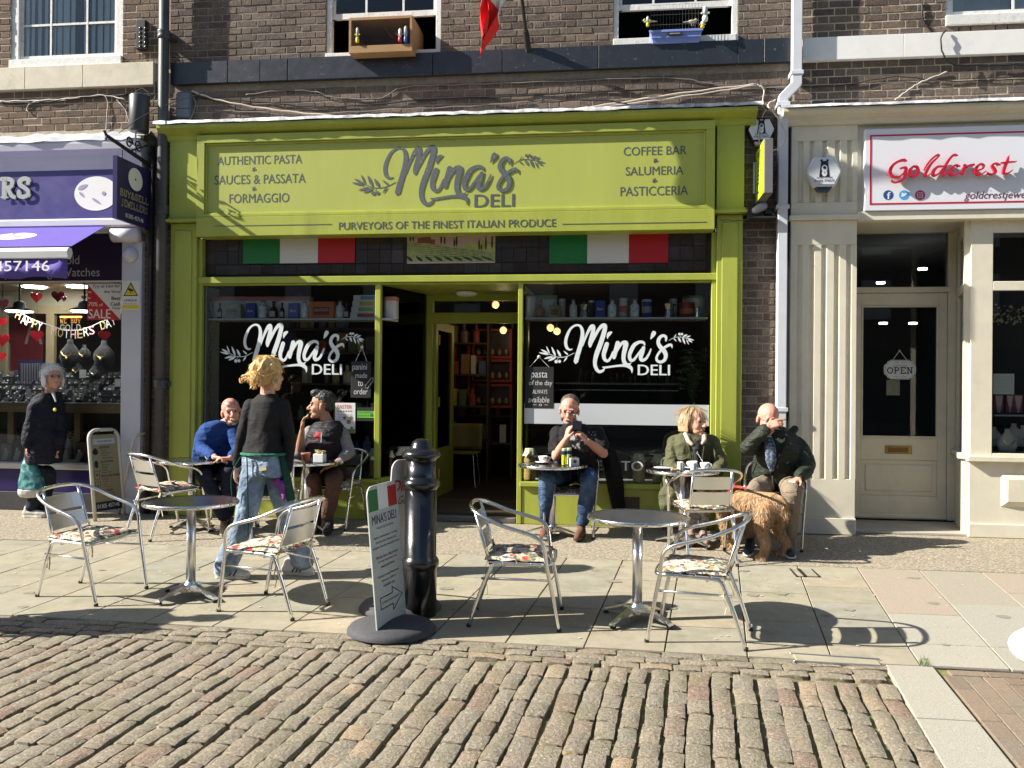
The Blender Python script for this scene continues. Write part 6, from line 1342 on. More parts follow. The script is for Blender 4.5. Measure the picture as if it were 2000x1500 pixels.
for k_, s_ in enumerate(('Italian delicatessen serving', 'dried pasta, sauces, oil,', 'vinegars, biscuits and much more.', '', 'We also have a deli counter', 'serving speciality cold', 'meats and cheese.', '', 'Freshly brewed Neapolitan', 'takeaway coffee is', 'available too.')):
 if s_: hw = len(s_) * .0058; text(s_, GREY_L, fb, -hw, hw, .56 - k_ * .031, .578 - k_ * .031, M=M @ Matrix.Translation((0, 0, .005)), bold=.01)
m = MB(); ar = [(-.14, .12), (.03, .12), (.03, .08), (.17, .155), (.03, .23), (.03, .19), (-.14, .19)]
m.tube([(x, y, .005) for x, y in ar], .0035, 4, closed=True, m=M); m.obj('arrow_outline', NAVYT, fb); text('AUTHENTIC ITALIAN PRODUCE', NAVYT, fb, -.12, .12, .148, .162, M=M @ Matrix.Translation((0, 0, .005)))
g2 = gnd(782, 1188); fb2 = thing('pavement_sign', 'pale ice cream pavement sign with rounded top on a dark base, tucked behind the bollard', 'sign', g2)
M2 = flexboard(fb2, g2, .42, 1.0, math.radians(66), math.radians(4), .285, mat('pale_lilac_board', (.52, .5, .54), .4, var=.1, vs=3))
t0 = MB(); text('DiSotto', REDP, fb2, -.19, .2, .78, .86, M=M2 @ Matrix.Translation((0, 0, .005)), bold=.04, shear=.2); text('Gelato', GREY_L, fb2, -.12, .1, .69, .75, M=M2 @ Matrix.Translation((0, 0, .005)), shear=.4)
m = MB(); disc(m, .06, .2, .07, M2, .005, 20, .09); disc(m, .12, .36, .04, M2, .005, 16); disc(m, .02, .42, .03, M2, .005, 12); m.obj('berry_print', mat('berry_print', (.35, .05, .04), .5, var=.5, vs=20), fb2)
gA = gnd(220, 1012); t = thing('folding_board', 'cream framed folding pavement board listing jewellery services in front of the purple shop', 'sign', gA)
XA = at(186, 1012, -.45).x; XB = at(248, 1000, -.25).x
pa = gnd(186, 1018); pb = gnd(243, 1006)
dirv = (pb - pa); dirv.z = 0; wA = dirv.length; an = math.atan2(dirv.y, dirv.x); hA = at(215, 838, -.4).z - gA.z
MA = Matrix.Translation((pa.x, pa.y, pa.z)) @ Matrix.Rotation(an, 4, 'Z') @ Matrix.Rotation(math.radians(-7), 4, 'X') @ FACEN
CRM = mat('cream_frame', (.62, .6, .52), .45); BEI = mat('beige_poster', (.34, .30, .17), .5, var=.06)
r = .1; fr_ = [(0, 0), (0, hA - r)] + [(r - r * math.cos(a), hA - r + r * math.sin(a)) for a in [i * PI / 12 for i in range(1, 7)]] + [(wA - r + r * math.sin(a), hA - r + r * math.cos(a)) for a in [i * PI / 12 for i in range(7)]] + [(wA, 0)]
m = MB(); m.tube([(x, y, 0) for x, y in fr_], .019, 8, m=MA); m.obj('frame', CRM, t, smooth=True)
MA2 = Matrix.Translation((pa.x, pa.y + .42, pa.z)) @ Matrix.Rotation(an, 4, 'Z') @ Matrix.Rotation(math.radians(14), 4, 'X') @ FACEN
m = MB(); m.tube([(x, y * .97, 0) for x, y in fr_], .016, 8, m=MA2); m.obj('rear_frame', CRM, t, smooth=True)
MB().prism([(.02, .1), (wA - .02, .1), (wA - .02, hA - .05), (.02, hA - .05)], -.004, .004, MA).obj('poster', BEI, t)
k = .0045; q = lambda x0, x1, y0, y1, mt, nm, z=k: MB().add([(x0 * wA, y0 * hA, z), (x1 * wA, y0 * hA, z), (x1 * wA, y1 * hA, z), (x0 * wA, y1 * hA, z)], [(0, 1, 2, 3)], MA).obj(nm, mt, t)
q(.06, .94, .1, .2, NAVYT, 'black_strip'); q(.12, .86, .84, .9, mat('pale_strip', (.5, .55, .6), .5), 'pale_strip')
MT = MA @ Matrix.Translation((0, 0, .0055)); tt = lambda s_, x0, x1, y0, y1, mt=NAVYT, b_=.02: text(s_, mt, t, x0 * wA, x1 * wA, y0 * hA, y1 * hA, M=MT, bold=b_)
tt('01305 457146', .1, .85, .13, .175, WHITE); tt('GOLD SERVICES', .25, .75, .863, .88, NAVYT)
y = .79
for hd, its in (('SERVICES', ('- Repairs', '- Alterations', '- Cleaning', '- Watch Batteries')), ('VALUATIONS', ('- Insurance', '- Probate', '- Resale', '- Home Visits')), ('NEW & PRE-OWNED', ('JEWELLERY', '- Bought', '- Sold', '- Exchanged')), ('TO ORDER', ('- Wedding Bands', '- Signet Rings'))):
 tt(hd, .3, .3 + len(hd) * .045, y, y + .026, b_=.04); y -= .03
 for s_ in its: tt(s_, .31, .31 + len(s_) * .028, y, y + .015, b_=.01); y -= .028
 y -= .018
m = MB()
for i, yy in enumerate((.75, .62, .5, .38)):
 c = (wA * .17, yy * hA)
 if i == 0: leaf(m, (c[0], c[1] - .03), (c[0], c[1] + .05), .07, MT)
 elif i == 1: disc(m, c[0], c[1], .025, MT, 0, 14, .04)
 else: m.tube([(c[0] + a, c[1] + b, 0) for a, b in ((-.03, -.045), (.03, -.045), (.035, .04), (-.03, .045))], .003, 4, closed=True, m=MT); disc(m, c[0], c[1], .012, MT, 0, 10)
m.obj('service_symbols', NAVYT, t)
m = MB()
for X in (.28, .78): m.caps(MA @ Vector((X * wA, hA - .05, .02)), MA @ Vector((X * wA + .03, hA + .005, .0)), .008, .012, 6)
m.obj('clips', BLACKM, t)
g = gnd(2030, 1345); t = thing('plastic_chair', 'edge of a white moulded plastic seat cut off at the right border', 'chair', g)
WPL = mat('white_moulded_plastic', (.82, .82, .84), .3, spec=.5)
c = at(2066, 1272, g.y); m = MB(); m.ball((c.x + .01, g.y, c.z + .005), .24, .26, .115, n=28, k=14); m.obj('seat_shell', WPL, t, smooth=True)
for dx, dy in ((-.1, -.15), (.2, -.15), (.2, .2), (-.02, .2)): m = MB(); m.tube([(c.x + dx * .6 + .05, g.y + dy * .6, c.z - .05), (c.x + dx + .06, g.y + dy, gz(g.y + dy))], .014, 6); m.obj('leg', WPL, t)
# ================================================================ SHOP GOODS
R5 = random.Random(5)
SHW = mat('white_shelf', (.62, .62, .62), .5)
YSH = .2
def shelf(label, x0, x1, z, parent=None, y0=.06, y1=.34, mt=SHW, th=.022):
 return tag(bx('shelf', mt, None, x0, x1, y0, y1, z - th, z, .003), label, 'shelf')
zs = at(550, 622, .1).z
shelf('white shelf across the left deli window loaded with boxes and bottles', at(405, 620, .1).x, at(776, 620, .3).x, zs)
zs2 = at(1200, 620, .1).z
shelf('white shelf across the right deli window loaded with tins and ceramic bottles', -1.03, .86, zs2)
BLUEW = ramp_mat('blue_white_ceramic', [(0, (.75, .77, .8)), (1, (.8, .8, .8))], .25, 0, 10, .2, 30, speck=((.03, .05, .22), 55, .95))
GREYW = ramp_mat('grey_white_ceramic', [(0, (.75, .75, .72)), (1, (.8, .8, .77))], .25, 0, 10, .2, 30, speck=((.06, .06, .05), 60, .9))
def pbox(name, label, cat, px0, px1, pyt, z, y, d, col, lid=None, band=None, txt=None, tcol=None, group=None):
 a = at(px0, 600, y); b = at(px1, 600, y); h = at((px0 + px1) / 2, pyt, y).z - z
 M_ = mat('box_' + name, col, .55) if not isinstance(col, bpy.types.Material) else col
 o = tag(bx(name, M_, None, a.x, b.x, y, y + d, z, z + h, .003), label, cat, group)
 if lid: bx('lid', mat('lid_' + name, lid, .5), o, a.x - .004, b.x + .004, y - .004, y + d + .004, z + h * .82, z + h + .006, .006)
 if band: bx('label_band', mat('band_' + name, band, .5), o, a.x + (b.x - a.x) * .18, b.x - (b.x - a.x) * .18, y - .002, y + .01, z + h * .2, z + h * .68, 0)
 if txt: text(txt, tcol or WHITE, o, a.x + (b.x - a.x) * .22, b.x - (b.x - a.x) * .22, z + h * .42, z + h * .58, Y=y - .003)
 return o
def bottle(label, px0, px1, pyt, z, y, kind='dark', group=None):
 a = at(px0, 600, y); b = at(px1, 600, y); r = (b.x - a.x) / 2; c = Vector(((a.x + b.x) / 2, y + r, z)); h = at((px0 + px1) / 2, pyt, y).z - z
 cat = 'bottle'; t = thing('bottle', label, cat, c, group)
 body = {'dark': mat('dark_green_glass', (.012, .016, .008), .15), 'blue': BLUEW, 'grey': GREYW, 'amber': mat('amber_glass', (.25, .08, .012), .2)}[kind]
 prof = {'dark': [(.0, 0), (r, 0), (r, h * .5), (r * .9, h * .58), (r * .35, h * .7), (r * .33, h * .94)], 'amber': [(0, 0), (r * .9, 0), (r, h * .35), (r * .8, h * .55), (r * .3, h * .65), (r * .3, h * .8)]}.get(kind, [(0, 0), (r * .9, 0), (r, h * .1), (r, h * .62), (r * .75, h * .72), (r * .4, h * .78), (r * .38, h * .9)])
 lathe_obj('glass_body' if kind in ('dark', 'amber') else 'ceramic_body', prof, c, body, t, 14)
 lathe_obj('stopper', [(r * .42, h * .9), (r * .55, h * .93), (r * .5, h), (0, h)] if kind != 'amber' else [(r * .34, h * .8), (r * .6, h * .84), (r * .4, h), (0, h)], c, mat('cork_stopper', (.3, .18, .1), .8) if kind != 'dark' else BLACKM, t, 10)
 if kind == 'dark': m = MB(); m.box(-r * .72, r * .72, -r * 1.02, -r * .6, h * .1, h * .42, Matrix.Translation(c)); m.obj('paper_label', mat('cream_label', (.5, .48, .4), .7), t)
 return t
PINKL = (.58, .2, .22)
for i, (a, b) in enumerate(((418, 478), (479, 539), (540, 604))): pbox('panettone_box', ('white cake box with pink lid at the far left of the left window shelf', 'white cake box with pink lid second from left on the left window shelf', 'white cake box with pink lid behind the blue bag in the middle of the shelf')[i], 'box', a, b, 580, zs, .2, .13, (.7, .64, .62), PINKL)
pbox('panettone_box', 'white cake box with pink lid past the window post at the shelf end', 'box', 750, 773, 580, zs, .14, .12, (.7, .64, .62), PINKL)
bottle('dark oil bottle at the far left end of the left shelf', 423, 432, 592, zs, .08); bottle('dark bottle with narrow neck between two cake boxes', 524, 539, 588, zs, .08); bottle('dark bottle with white label right of the narrow-necked one', 545, 554, 591, zs, .08); bottle('small dark bottle left of the stacked cake boxes', 671, 681, 590, zs, .08)
pbox('gift_box', 'ornate white filigree gift box at the left of the shelf', 'box', 433, 470, 593, zs, .08, .08, ramp_mat('filigree_print', [(0, (.42, .4, .34)), (1, (.45, .42, .36))], .6, 0, 10, .1, 20, speck=((.1, .09, .07), 45, .8)), None, (.3, .3, .28), 'COLOMBA', NAVYT)
for i, (a, b) in enumerate(((480, 498), (563, 582))): pbox('blue_bag', ('dark blue foil bag between the white gift box and ceramic bottle', 'dark blue foil bag in the middle of the left shelf')[i], 'bag', a, b, 592, zs, .09, .05, (.03, .06, .32), None, None, 'Baci')
bottle('blue and white ceramic bottle by the dark blue bag on the left shelf', 501, 519, 586, zs, .08, 'blue'); bottle('grey patterned ceramic bottle left of the orange box', 585, 600, 588, zs, .08, 'grey'); bottle('grey patterned ceramic bottle right of the orange box', 653, 670, 587, zs, .08, 'grey')
pbox('orange_box', 'large orange chocolate box on the left window shelf', 'box', 603, 652, 589, zs, .09, .09, (.6, .16, .05), None, (.22, .03, .02), 'CIOCCOLATO')
for k, (c_, lb) in enumerate((((.35, .03, .12), 'pink-labelled white box at the bottom of the stack'), ((.25, .38, .12), 'green-labelled white box third from top of the stack'), ((.5, .42, .05), 'yellow-labelled white box second from top of the stack'), ((.12, .28, .42), 'blue-labelled white box on top of the stack'))):
 y = .08; x0 = at(684 + k * 2.0, 600, y).x; x1 = at(738, 600, y).x; h = .062
 o = tag(bx('biscuit_box', mat('white_card', (.7, .7, .66), .6), None, x0, x1, y, y + .2, zs + k * (h + .001), zs + k * (h + .001) + h, .003), lb, 'box', 'stack of white boxes on the left shelf'); bx('colour_label', mat('stack_label_%s' % lb.split('-')[0], c_, .5), o, x0 + .08, x1 - .04, y - .002, y + .01, zs + k * (h + .001) + .012, zs + k * (h + .001) + h - .01, 0)
z = zs2
def tin(label, px0, px1, pyt, y, col, lidc=(.5, .5, .5), cat='tin', nm='tin', band=None):
 a = at(px0, 600, y); b = at(px1, 600, y); r = (b.x - a.x) / 2; c = Vector(((a.x + b.x) / 2, y + r, z)); h = at((px0 + px1) / 2, pyt, y).z - z; t = thing(nm, label, cat, c)
 lathe_obj('tin_body', [(0, 0), (r, 0), (r, h * .88)], c, col if isinstance(col, bpy.types.Material) else mat('tin_' + label[:14].replace(' ', '_'), col, .35), t, 20); lathe_obj('tin_lid', [(r * 1.03, h * .86), (r * 1.03, h * .98), (r * .95, h), (0, h)], c, mat('tinlid_' + label[:14].replace(' ', '_'), lidc, .35), t, 20)
 if band: lathe_obj('printed_band', [(r * 1.004, h * .25), (r * 1.004, h * .6)], c, mat('tinband_' + label[:14].replace(' ', '_'), band, .4), t, 20)
tin('large white round tin at the far left of the right shelf', 1027, 1051, 577, .18, (.42, .42, .4)); pbox('cake_box', 'green and white cake box behind the amber bottle', 'box', 1050, 1088, 577, z, .2, .12, (.4, .42, .38), (.12, .22, .08)); bottle('amber liqueur bottle at the left of the right shelf', 1043, 1064, 585, z, .07, 'amber')
pbox('gold_box', 'small gold coffee box right of the amber bottle', 'box', 1072, 1094, 596, z, .07, .06, (.28, .2, .07), None, (.1, .06, .03)); tin('tall white tube behind the gold box', 1091, 1104, 583, .12, (.42, .4, .36), nm='tube')
bottle('grey and white ceramic bottle left of the silver coffee maker', 1112, 1127, 584, z, .07, 'grey'); bottle('blue and white ceramic bottle in the middle of the right shelf', 1187, 1204, 584, z, .07, 'blue'); bottle('black and white ceramic bottle right of the red-topped tube', 1231, 1249, 583, z, .07, 'grey')
pbox('blue_bag', 'dark blue foil bag on the right shelf', 'bag', 1163, 1182, 587, z, .08, .05, (.03, .06, .32), None, None, 'Baci'); tin('white tube with red print on the right shelf', 1210, 1225, 582, .1, (.5, .48, .44), nm='tube', band=(.45, .03, .02)); tin('blue tin of sweets near the middle of the right shelf', 1254, 1273, 584, .09, (.02, .06, .28), (.5, .5, .5), band=(.3, .32, .4)); tin('dark tall tube right of the left silver coffee maker', 1149, 1161, 586, .16, (.04, .04, .06), nm='tube')
tin('pale tube behind the right silver coffee maker', 1308, 1323, 583, .2, (.4, .38, .34), nm='tube'); tin('red panettone tin near the right end of the shelf', 1328, 1358, 590, .1, (.32, .02, .02), (.3, .03, .02), band=(.4, .15, .05)); tin('large white floral tin behind the red tin', 1334, 1378, 576, .2, (.4, .4, .36), (.12, .2, .08))
def moka(label, px0, px1, pyt, y):
 a = at(px0, 600, y); b = at(px1, 600, y); r = (b.x - a.x) / 2.6; c = Vector(((a.x + b.x) / 2, y + r, z)); h = at((px0 + px1) / 2, pyt, y).z - z; t = thing('coffee_maker', label, 'coffee maker', c)
 m = MB(); m.lathe([(0, 0), (r, 0), (r * .75, h * .42), (r * .7, h * .5), (r * .95, h * .85)], c, 8); m.obj('pot_body', ALU, t); m = MB(); m.lathe([(r * .98, h * .85), (r * .5, h * .93), (.012, h * .95), (.012, h), (0, h)], c, 8, cap=False); m.obj('lid', ALU, t)
 m = MB(); m.tube([c + Vector((r * .8, 0, h * .8)), c + Vector((r * 1.5, 0, h * .75)), c + Vector((r * 1.5, 0, h * .5))], .008, 5); m.obj('handle', BLACKM, t)
moka('silver stovetop coffee maker at the left of the right shelf', 1128, 1152, 590, .07); moka('silver stovetop coffee maker at the right of the right shelf', 1295, 1322, 588, .07); moka('very small silver coffee maker at the right end of the shelf', 1357, 1369, 598, .06)
CLOTH = mat('cream_checked_cloth', (.7, .64, .44), .9, var=.4, vs=60); JARP = ramp_mat('pasta_jar_fill', [(0, (.42, .27, .10)), (1, (.52, .36, .16))], .4, .3, 40, .5, 55, speck=((.07, .04, .015), 50, .7)); JARD = mat('dark_jar_fill', (.08, .01, .008), .25)
bx('window_board', mat('grey_window_board', (.2, .2, .19), .7), room, -4.56, -2.6, .05, .5, .30, .37, 0); bx('window_board', mat('grey_window_board', 0), room, -1.03, 1.1, .05, .5, .30, .38, 0)
def jar(label, px0, px1, pyt, y, fill, zb=.375):
 a = at(px0, 900, y); b = at(px1, 900, y); r = (b.x - a.x) / 2; c = Vector(((a.x + b.x) / 2, y + r, zb)); h = at((px0 + px1) / 2, pyt, y).z - zb; t = thing('storage_jar', label, 'jar', c, 'cloth-topped jars in the window bottoms')
 lathe_obj('jar_glass', [(0, 0), (r * .95, 0), (r, h * .05), (r, h * .72), (r * .85, h * .82)], c, fill, t, 18)
 vs = [(c.x, c.y, zb + h)]; n = 26; rr = ((r * .8, h * .99), (r * .9, h * .86), (r * 1.25, h * .74))
 for j, (q, zz) in enumerate(rr):
  for i in range(n): an = 2 * PI * i / n; k = 1 + (.12 * j) * math.sin(an * 6 + r * 90) + R5.uniform(-.02, .02); vs.append((c.x + q * k * math.cos(an), c.y + q * k * math.sin(an), zb + zz + (.03 * j * math.cos(an * 5) * r * 8 * .3)))
 fs = [(0, 1 + i, 1 + (i + 1) % n) for i in range(n)] + [(1 + j * n + i, 1 + (j + 1) * n + i, 1 + (j + 1) * n + (i + 1) % n, 1 + j * n + (i + 1) % n) for j in range(2) for i in range(n)]
 MB().add(vs, fs).obj('cloth_cover', CLOTH, t, smooth=True)
jar('pasta jar with cloth cover beside the left window post', 719, 740, 876, .06, JARP); jar('pasta jar with cloth cover behind the WINE lettering', 668, 692, 882, .16, JARP)
jar('dark preserve jar with big cloth cover in the lobby glass', 770, 800, 873, .35, JARD); jar('dark jar left of the big preserve jar in the lobby glass', 748, 766, 880, .25, JARD)
jar('pasta jar with cloth cover at the left end of the right window', 1022, 1046, 876, .08, JARP, .385); jar('pasta jar with cloth cover in the middle of the right window', 1236, 1260, 886, .06, JARP, .385); jar('pasta jar with pale cloth behind the dark coat', 1184, 1205, 887, .08, JARP, .385); jar('pasta jar with cloth cover behind the crowded table', 1275, 1298, 889, .08, JARP, .385)
bx('wine_board', BLACKM, None, at(690, 900, .1).x, at(716, 900, .1).x, .1, .115, .375, .62, 0); tag([o for o in bpy.data.objects if o.name == 'wine_board'][0], 'black board standing behind the WINE lettering', 'board')
CHK = mat('chalk_black', (.012, .013, .014), .8); CHW = mat('chalk_white', (.6, .6, .58), .9)
def chalk(label, pxa, pxb, pya, pyb, hook, lines):
 Y = .02; a = at(pxa, pyb, Y); b = at(pxb, pya, Y); t = thing('chalkboard', label, 'chalkboard', a); bx('slate', CHK, t, a.x, b.x, .0, .006, a.z, b.z, .003)
 h = at(hook[0], hook[1], Y); m = MB()
 for X in (a.x + .05, b.x - .05): m.tube([(X, .003, b.z), (h.x, .003, h.z)], .0028, 4)
 m.ball((h.x, .003, h.z), .018, n=8, k=5); m.obj('hanging_string', CHW, t)
 for s_, x0, x1, y0, y1 in lines: p = at(x0, y1, -.001); q = at(x1, y0, -.001); text(s_, CHW, t, p.x, q.x, p.z, q.z, Y=-.001, shear=.08)
 return t
chalk('black chalkboard reading panini made to order in the left window', 686, 726, 706, 777, (708, 678), (('panini', 688, 717, 711, 726), ('made', 694, 717, 728, 738), ('to', 699, 709, 744, 754), ('order', 691, 718, 759, 770)))
m = MB(); c = at(722, 748, .01); m.tube([(c.x + a, -.002, c.z + b) for a, b in ((-.04, -.05), (-.02, -.06), (.045, .03), (.04, .055), (.02, .05), (-.045, -.03))], .003, 4, closed=True); tag(m.obj('sandwich_doodle', CHW), 'small chalk sandwich drawing beside the words panini made to order', 'drawing')
chalk('black chalkboard reading pasta of the day always available in the right window', 1025, 1082, 717, 797, (1053, 697), (('pasta', 1037, 1069, 726, 742), ('of the day', 1033, 1079, 743, 755), ('ALWAYS', 1040, 1069, 761, 769), ('available', 1032, 1073, 775, 786), ('~ o ~', 1041, 1070, 789, 793)))
def poster(name, label, pxa, pxb, pya, pyb, Y=.004, mt=WHITE): a = at(pxa, pyb, Y); b = at(pxb, pya, Y); return tag(bx(name, mt, None, a.x, b.x, Y, Y + .003, a.z, b.z, 0), label, 'poster')
o = poster('easter_poster', 'white Easter chocolate poster in the left window above the smoking man shoulder', 654, 694, 787, 846)
T('EASTER', 659, 687, 791, 798, .003, REDP, o);
m = MB()
for i in range(6): c = at(661 + i * 5, 803, .003); disc(m, c.x, c.z, .010, Matrix.Translation((0, .0025, 0)) @ FACEN, 0, 10)
m.obj('egg_row', mat('multi_egg_print', (.4, .3, .05), .6, var=.5, vs=60), o)
for k in range(3): T('CHOCOLATE EGGS AND CAKES', 660, 688 - k * 2, 809 + k * 5, 811 + k * 5, .003, NAVYT, o)
m = MB()
for px, py, r in ((686, 816, .02), (673, 816, .018), (681, 824, .024), (687, 836, .017)): c = at(px, py, .003); disc(m, c.x, c.z, r, Matrix.Translation((0, .0025 - r * .01, 0)) @ FACEN, 0, 14)
m.obj('cake_print', mat('cake_print', (.3, .2, .08), .6, var=.6, vs=40), o)
a = at(655, 846, .003); b = at(693, 838, .003); bx('green_strip', mat('grass_print', (.12, .22, .04), .6), o, a.x, b.x, .0015, .003, a.z, b.z, 0)
o = poster('rating_sticker', 'green and black food hygiene rating sticker in the left window', 697, 733, 796, 822, mt=BLACKM); a = at(698, 816, .003); b = at(731, 803, .003); bx('green_panel', mat('rating_green', (.15, .5, .05), .5), o, a.x, b.x, .0015, .003, a.z, b.z, 0)
T('FOOD HYGIENE RATING', 700, 728, 804, 807, .001, NAVYT, o)
m = MB()
for i in range(5): c = at(701 + i * 4.6, 812, .001); disc(m, c.x, c.z, .007, Matrix.Translation((0, .0006, 0)) @ FACEN, 0, 8)
c = at(726, 811, .001); disc(m, c.x, c.z, .017, Matrix.Translation((0, .0004, 0)) @ FACEN, 0, 14); m.obj('rating_dots', NAVYT, o); T('5', 724.6, 727.4, 808.5, 813.5, -.0002, mat('rating_green', 0), o)
def rack(label, x0, x1, y, zl, seed, cols, z0=.03, z1=2.4, mt=WOODD, d=.32, w=(.06, .16)):
 t = thing('shelf_rack', label, 'shelving', ((x0 + x1) / 2, y, z0)); R = random.Random(seed)
 for X in (x0, x1 - .03): bx('upright', mt, t, X, X + .03, y, y + d, z0, z1, 0)
 for zz in zl: bx('rack_shelf', mt, t, x0 + .03, x1 - .03, y, y + d, zz - .025, zz, 0)
 for zz, zn in zip(zl, zl[1:] + [z1]):
  x = x0 + .05
  while x < x1 - .15:
   ww = R.uniform(*w); h = R.uniform(.45, .85) * min(zn - zz, .34)
   c_ = R.choice(cols); M_ = mat('packet_%02d%02d%02d' % tuple(int(v * 99) for v in c_), c_, .5)
   if R.random() < .82:
    if R.random() < .6: o = bx('packet', M_, None, x, x + ww, y + .04, y + .2, zz, zz + h, 0)
    else: m = MB(); m.lathe([(0, 0), (ww * .4, 0), (ww * .4, h * .6), (ww * .16, h * .75), (ww * .16, h)], (x + ww / 2, y + .1, zz), 10); o = m.obj('packet', M_, None)
    tag(o, 'packet or bottle standing on the dim shelves inside the deli', 'packet', 'goods on the dim deli shelves')
   x += ww + R.uniform(.01, .05)
cols = [(.3, .18, .08), (.5, .38, .15), (.15, .12, .09), (.3, .06, .05), (.6, .56, .45), (.1, .18, .09), (.09, .12, .3), (.6, .45, .12)]
rack('tall dark shelving full of packets behind the left deli window', -4.4, -2.75, 1.6, [.5, .95, 1.4, 1.8, 2.1], 3, cols); rack('shelving of bottles on the wall left of the deli doorway', -3.0, -1.9, 3.2, [.6, 1.1, 1.55, 2.0], 4, cols)
REDB = mat('red_egg_box', (.28, .025, .012), .5); EGB = mat('dark_egg_window', (.02, .015, .015), .3); EGG = mat('wrapped_eggs', (.25, .2, .15), .4, var=.6, vs=40)
k_ = 0
for px0, px1, rows in ((885, 918, ((648, 718), (722, 780))), (922, 1000, ((642, 700), (702, 746), (750, 796)))):
 for (ya, yb) in rows:
  y = 3.4; a = at(px0, yb, y); b = at(px1, ya, y); k_ += 1; t = thing('egg_box', 'red-framed box of wrapped chocolate eggs in the dark shop, box %s' % ('upper left', 'lower left', 'top of the right stack', 'middle of the right stack', 'bottom of the right stack')[k_ - 1], 'box', ((a.x + b.x) / 2, y, a.z))
  w_ = .035
  for q in ((a.x, b.x, a.z, a.z + w_), (a.x, b.x, b.z - w_, b.z), (a.x, a.x + w_, a.z + w_, b.z - w_), (b.x - w_, b.x, a.z + w_, b.z - w_)): bx('red_frame', REDB, t, q[0], q[1], y, y + .15, q[2], q[3], 0)
  bx('dark_window', EGB, t, a.x + w_, b.x - w_, y + .1, y + .15, a.z + w_, b.z - w_, 0)
  n = max(2, int((b.x - a.x) / .1))
  for i in range(n): m = MB(); m.ball((a.x + w_ + (i + .5) * (b.x - a.x - 2 * w_) / n, y + .05, a.z + w_ + .06), .035, .035, .055, n=8, k=6); m.obj('wrapped_egg', EGG, t, smooth=True)
rack('dim rack carrying the red egg boxes at the back of the deli', at(884, 700, 3.55).x, at(1002, 700, 3.55).x, 3.56, [.55, .95, 1.35, 1.7], 6, cols, w=(.08, .2))
BULB = mat('warm_lit_bulb', (1, .62, .25), .4, emit=.75);
for px, py, Y, lb in ((968, 595, 2.2, 'lit globe bulb seen through the fanlight over the deli door'), (983, 645, 2.6, 'lit globe bulb seen in the open deli doorway'), (1075, 640, 2.4, 'lit globe bulb left of the pair in the right deli window'), (1088, 647, 2.6, 'lit globe bulb right of the pair in the right deli window')):
 c = at(px, py, Y); t = thing('pendant_bulb', lb, 'lamp', c); m = MB(); m.ball(c, .048, n=14, k=10); m.obj('globe', BULB, t, smooth=True); m = MB(); m.tube([c + Vector((0, 0, .05)), c + Vector((0, 0, .1))], .018, 8); m.obj('holder', BLACKM, t); m = MB(); m.tube([c + Vector((0, 0, .1)), (c.x, c.y, 2.75)], .004, 4); m.obj('flex', BLACKM, t)
 ld_ = bpy.data.lights.new('bulb_light', 'POINT'); ld_.energy = .8; ld_.color = (1, .72, .42); ld_.shadow_soft_size = .05; lo_ = bpy.data.objects.new('bulb_light', ld_); COL.objects.link(lo_); lo_.location = c + Vector((0, 0, -.11))
g = at(905, 905, 2.6); t = thing('dining_chair', 'dim yellow shell chair on thin metal legs inside the deli doorway', 'chair', (g.x, 2.6, .03)); YC = mat('mustard_shell', (.22, .17, .03), .5)
m = MB(); vs = []; n = 8
for j in range(7):
 for i in range(n + 1): u = i / n * 2 - 1; v = j / 6; vs.append((g.x + u * .22, 2.6 + .22 - .05 * u * u + v * .02, .5 + v * .36))
m.add(vs, [(j * (n + 1) + i, j * (n + 1) + i + 1, (j + 1) * (n + 1) + i + 1, (j + 1) * (n + 1) + i) for j in range(6) for i in range(n)]); o = m.obj('backrest', YC, t, smooth=True); o.modifiers.new('thick', 'SOLIDIFY').thickness = .012
bx('seat', YC, t, g.x - .21, g.x + .21, 2.4, 2.8, .46, .485, .01)
for dx, dy in ((-.2, -.2), (.2, -.2), (-.2, .2), (.2, .2)): m = MB(); m.tube([(g.x + dx * .8, 2.6 + dy * .8, .46), (g.x + dx, 2.6 + dy, .03)], .009, 6); m.obj('leg', ALU, t)
y = 1.7; a = at(1083, 900, y); b = at(1325, 752, y); t = thing('display_counter', 'dark glazed deli counter with steel rail behind the right window', 'counter', ((a.x + b.x) / 2, y, .03))
bx('cabinet', mat('dark_counter', (.02, .02, .022), .4), t, a.x, b.x, y, y + .7, .03, at(1200, 800, y).z, 0); bx('glass_front', GLASSD, t, a.x, b.x, y - .01, y - .004, at(1200, 800, y).z, b.z, 0); bx('steel_top', mat('counter_steel', (.3, .3, .3), .35, metal=.8), t, a.x, b.x, y - .02, y + .7, b.z, b.z + .02, 0); bx('steel_rail', ALU, t, a.x, b.x, y - .03, y - .015, at(1200, 763, y).z, at(1200, 761, y).z, 0)
R6 = random.Random(9)
for i in range(16):
 px = 1135 + i * 12; p = at(px, 750, 2.0); h = R6.uniform(.13, .24) if i < 5 else R6.uniform(.08, .14); m = MB(); r = R6.uniform(.02, .032); m.lathe([(0, 0), (r, 0), (r, h * .7), (r * .5, h * .85), (r * .5, h)], (p.x, 2.0, b.z + .02), 10)
 tag(m.obj('bottle', mat('counter_glass_%d' % (i % 3), ((.1, .09, .06), (.05, .06, .03), (.18, .17, .14))[i % 3], .3), smooth=True), 'small bottle or jar in the row on the dark deli counter', 'bottle', 'bottles along the deli counter')
LEAFM = ramp_mat('variegated_leaf', [(0, (.06, .11, .035)), (.4, (.10, .18, .05)), (.8, (.20, .26, .09)), (1, (.5, .52, .28))], .45, 0, 10, .2, 30)
c = at(1356, 795, .2); t = thing('potted_plant', 'trailing variegated umbrella plant in the right end of the right window', 'plant', (c.x, .2, c.z))
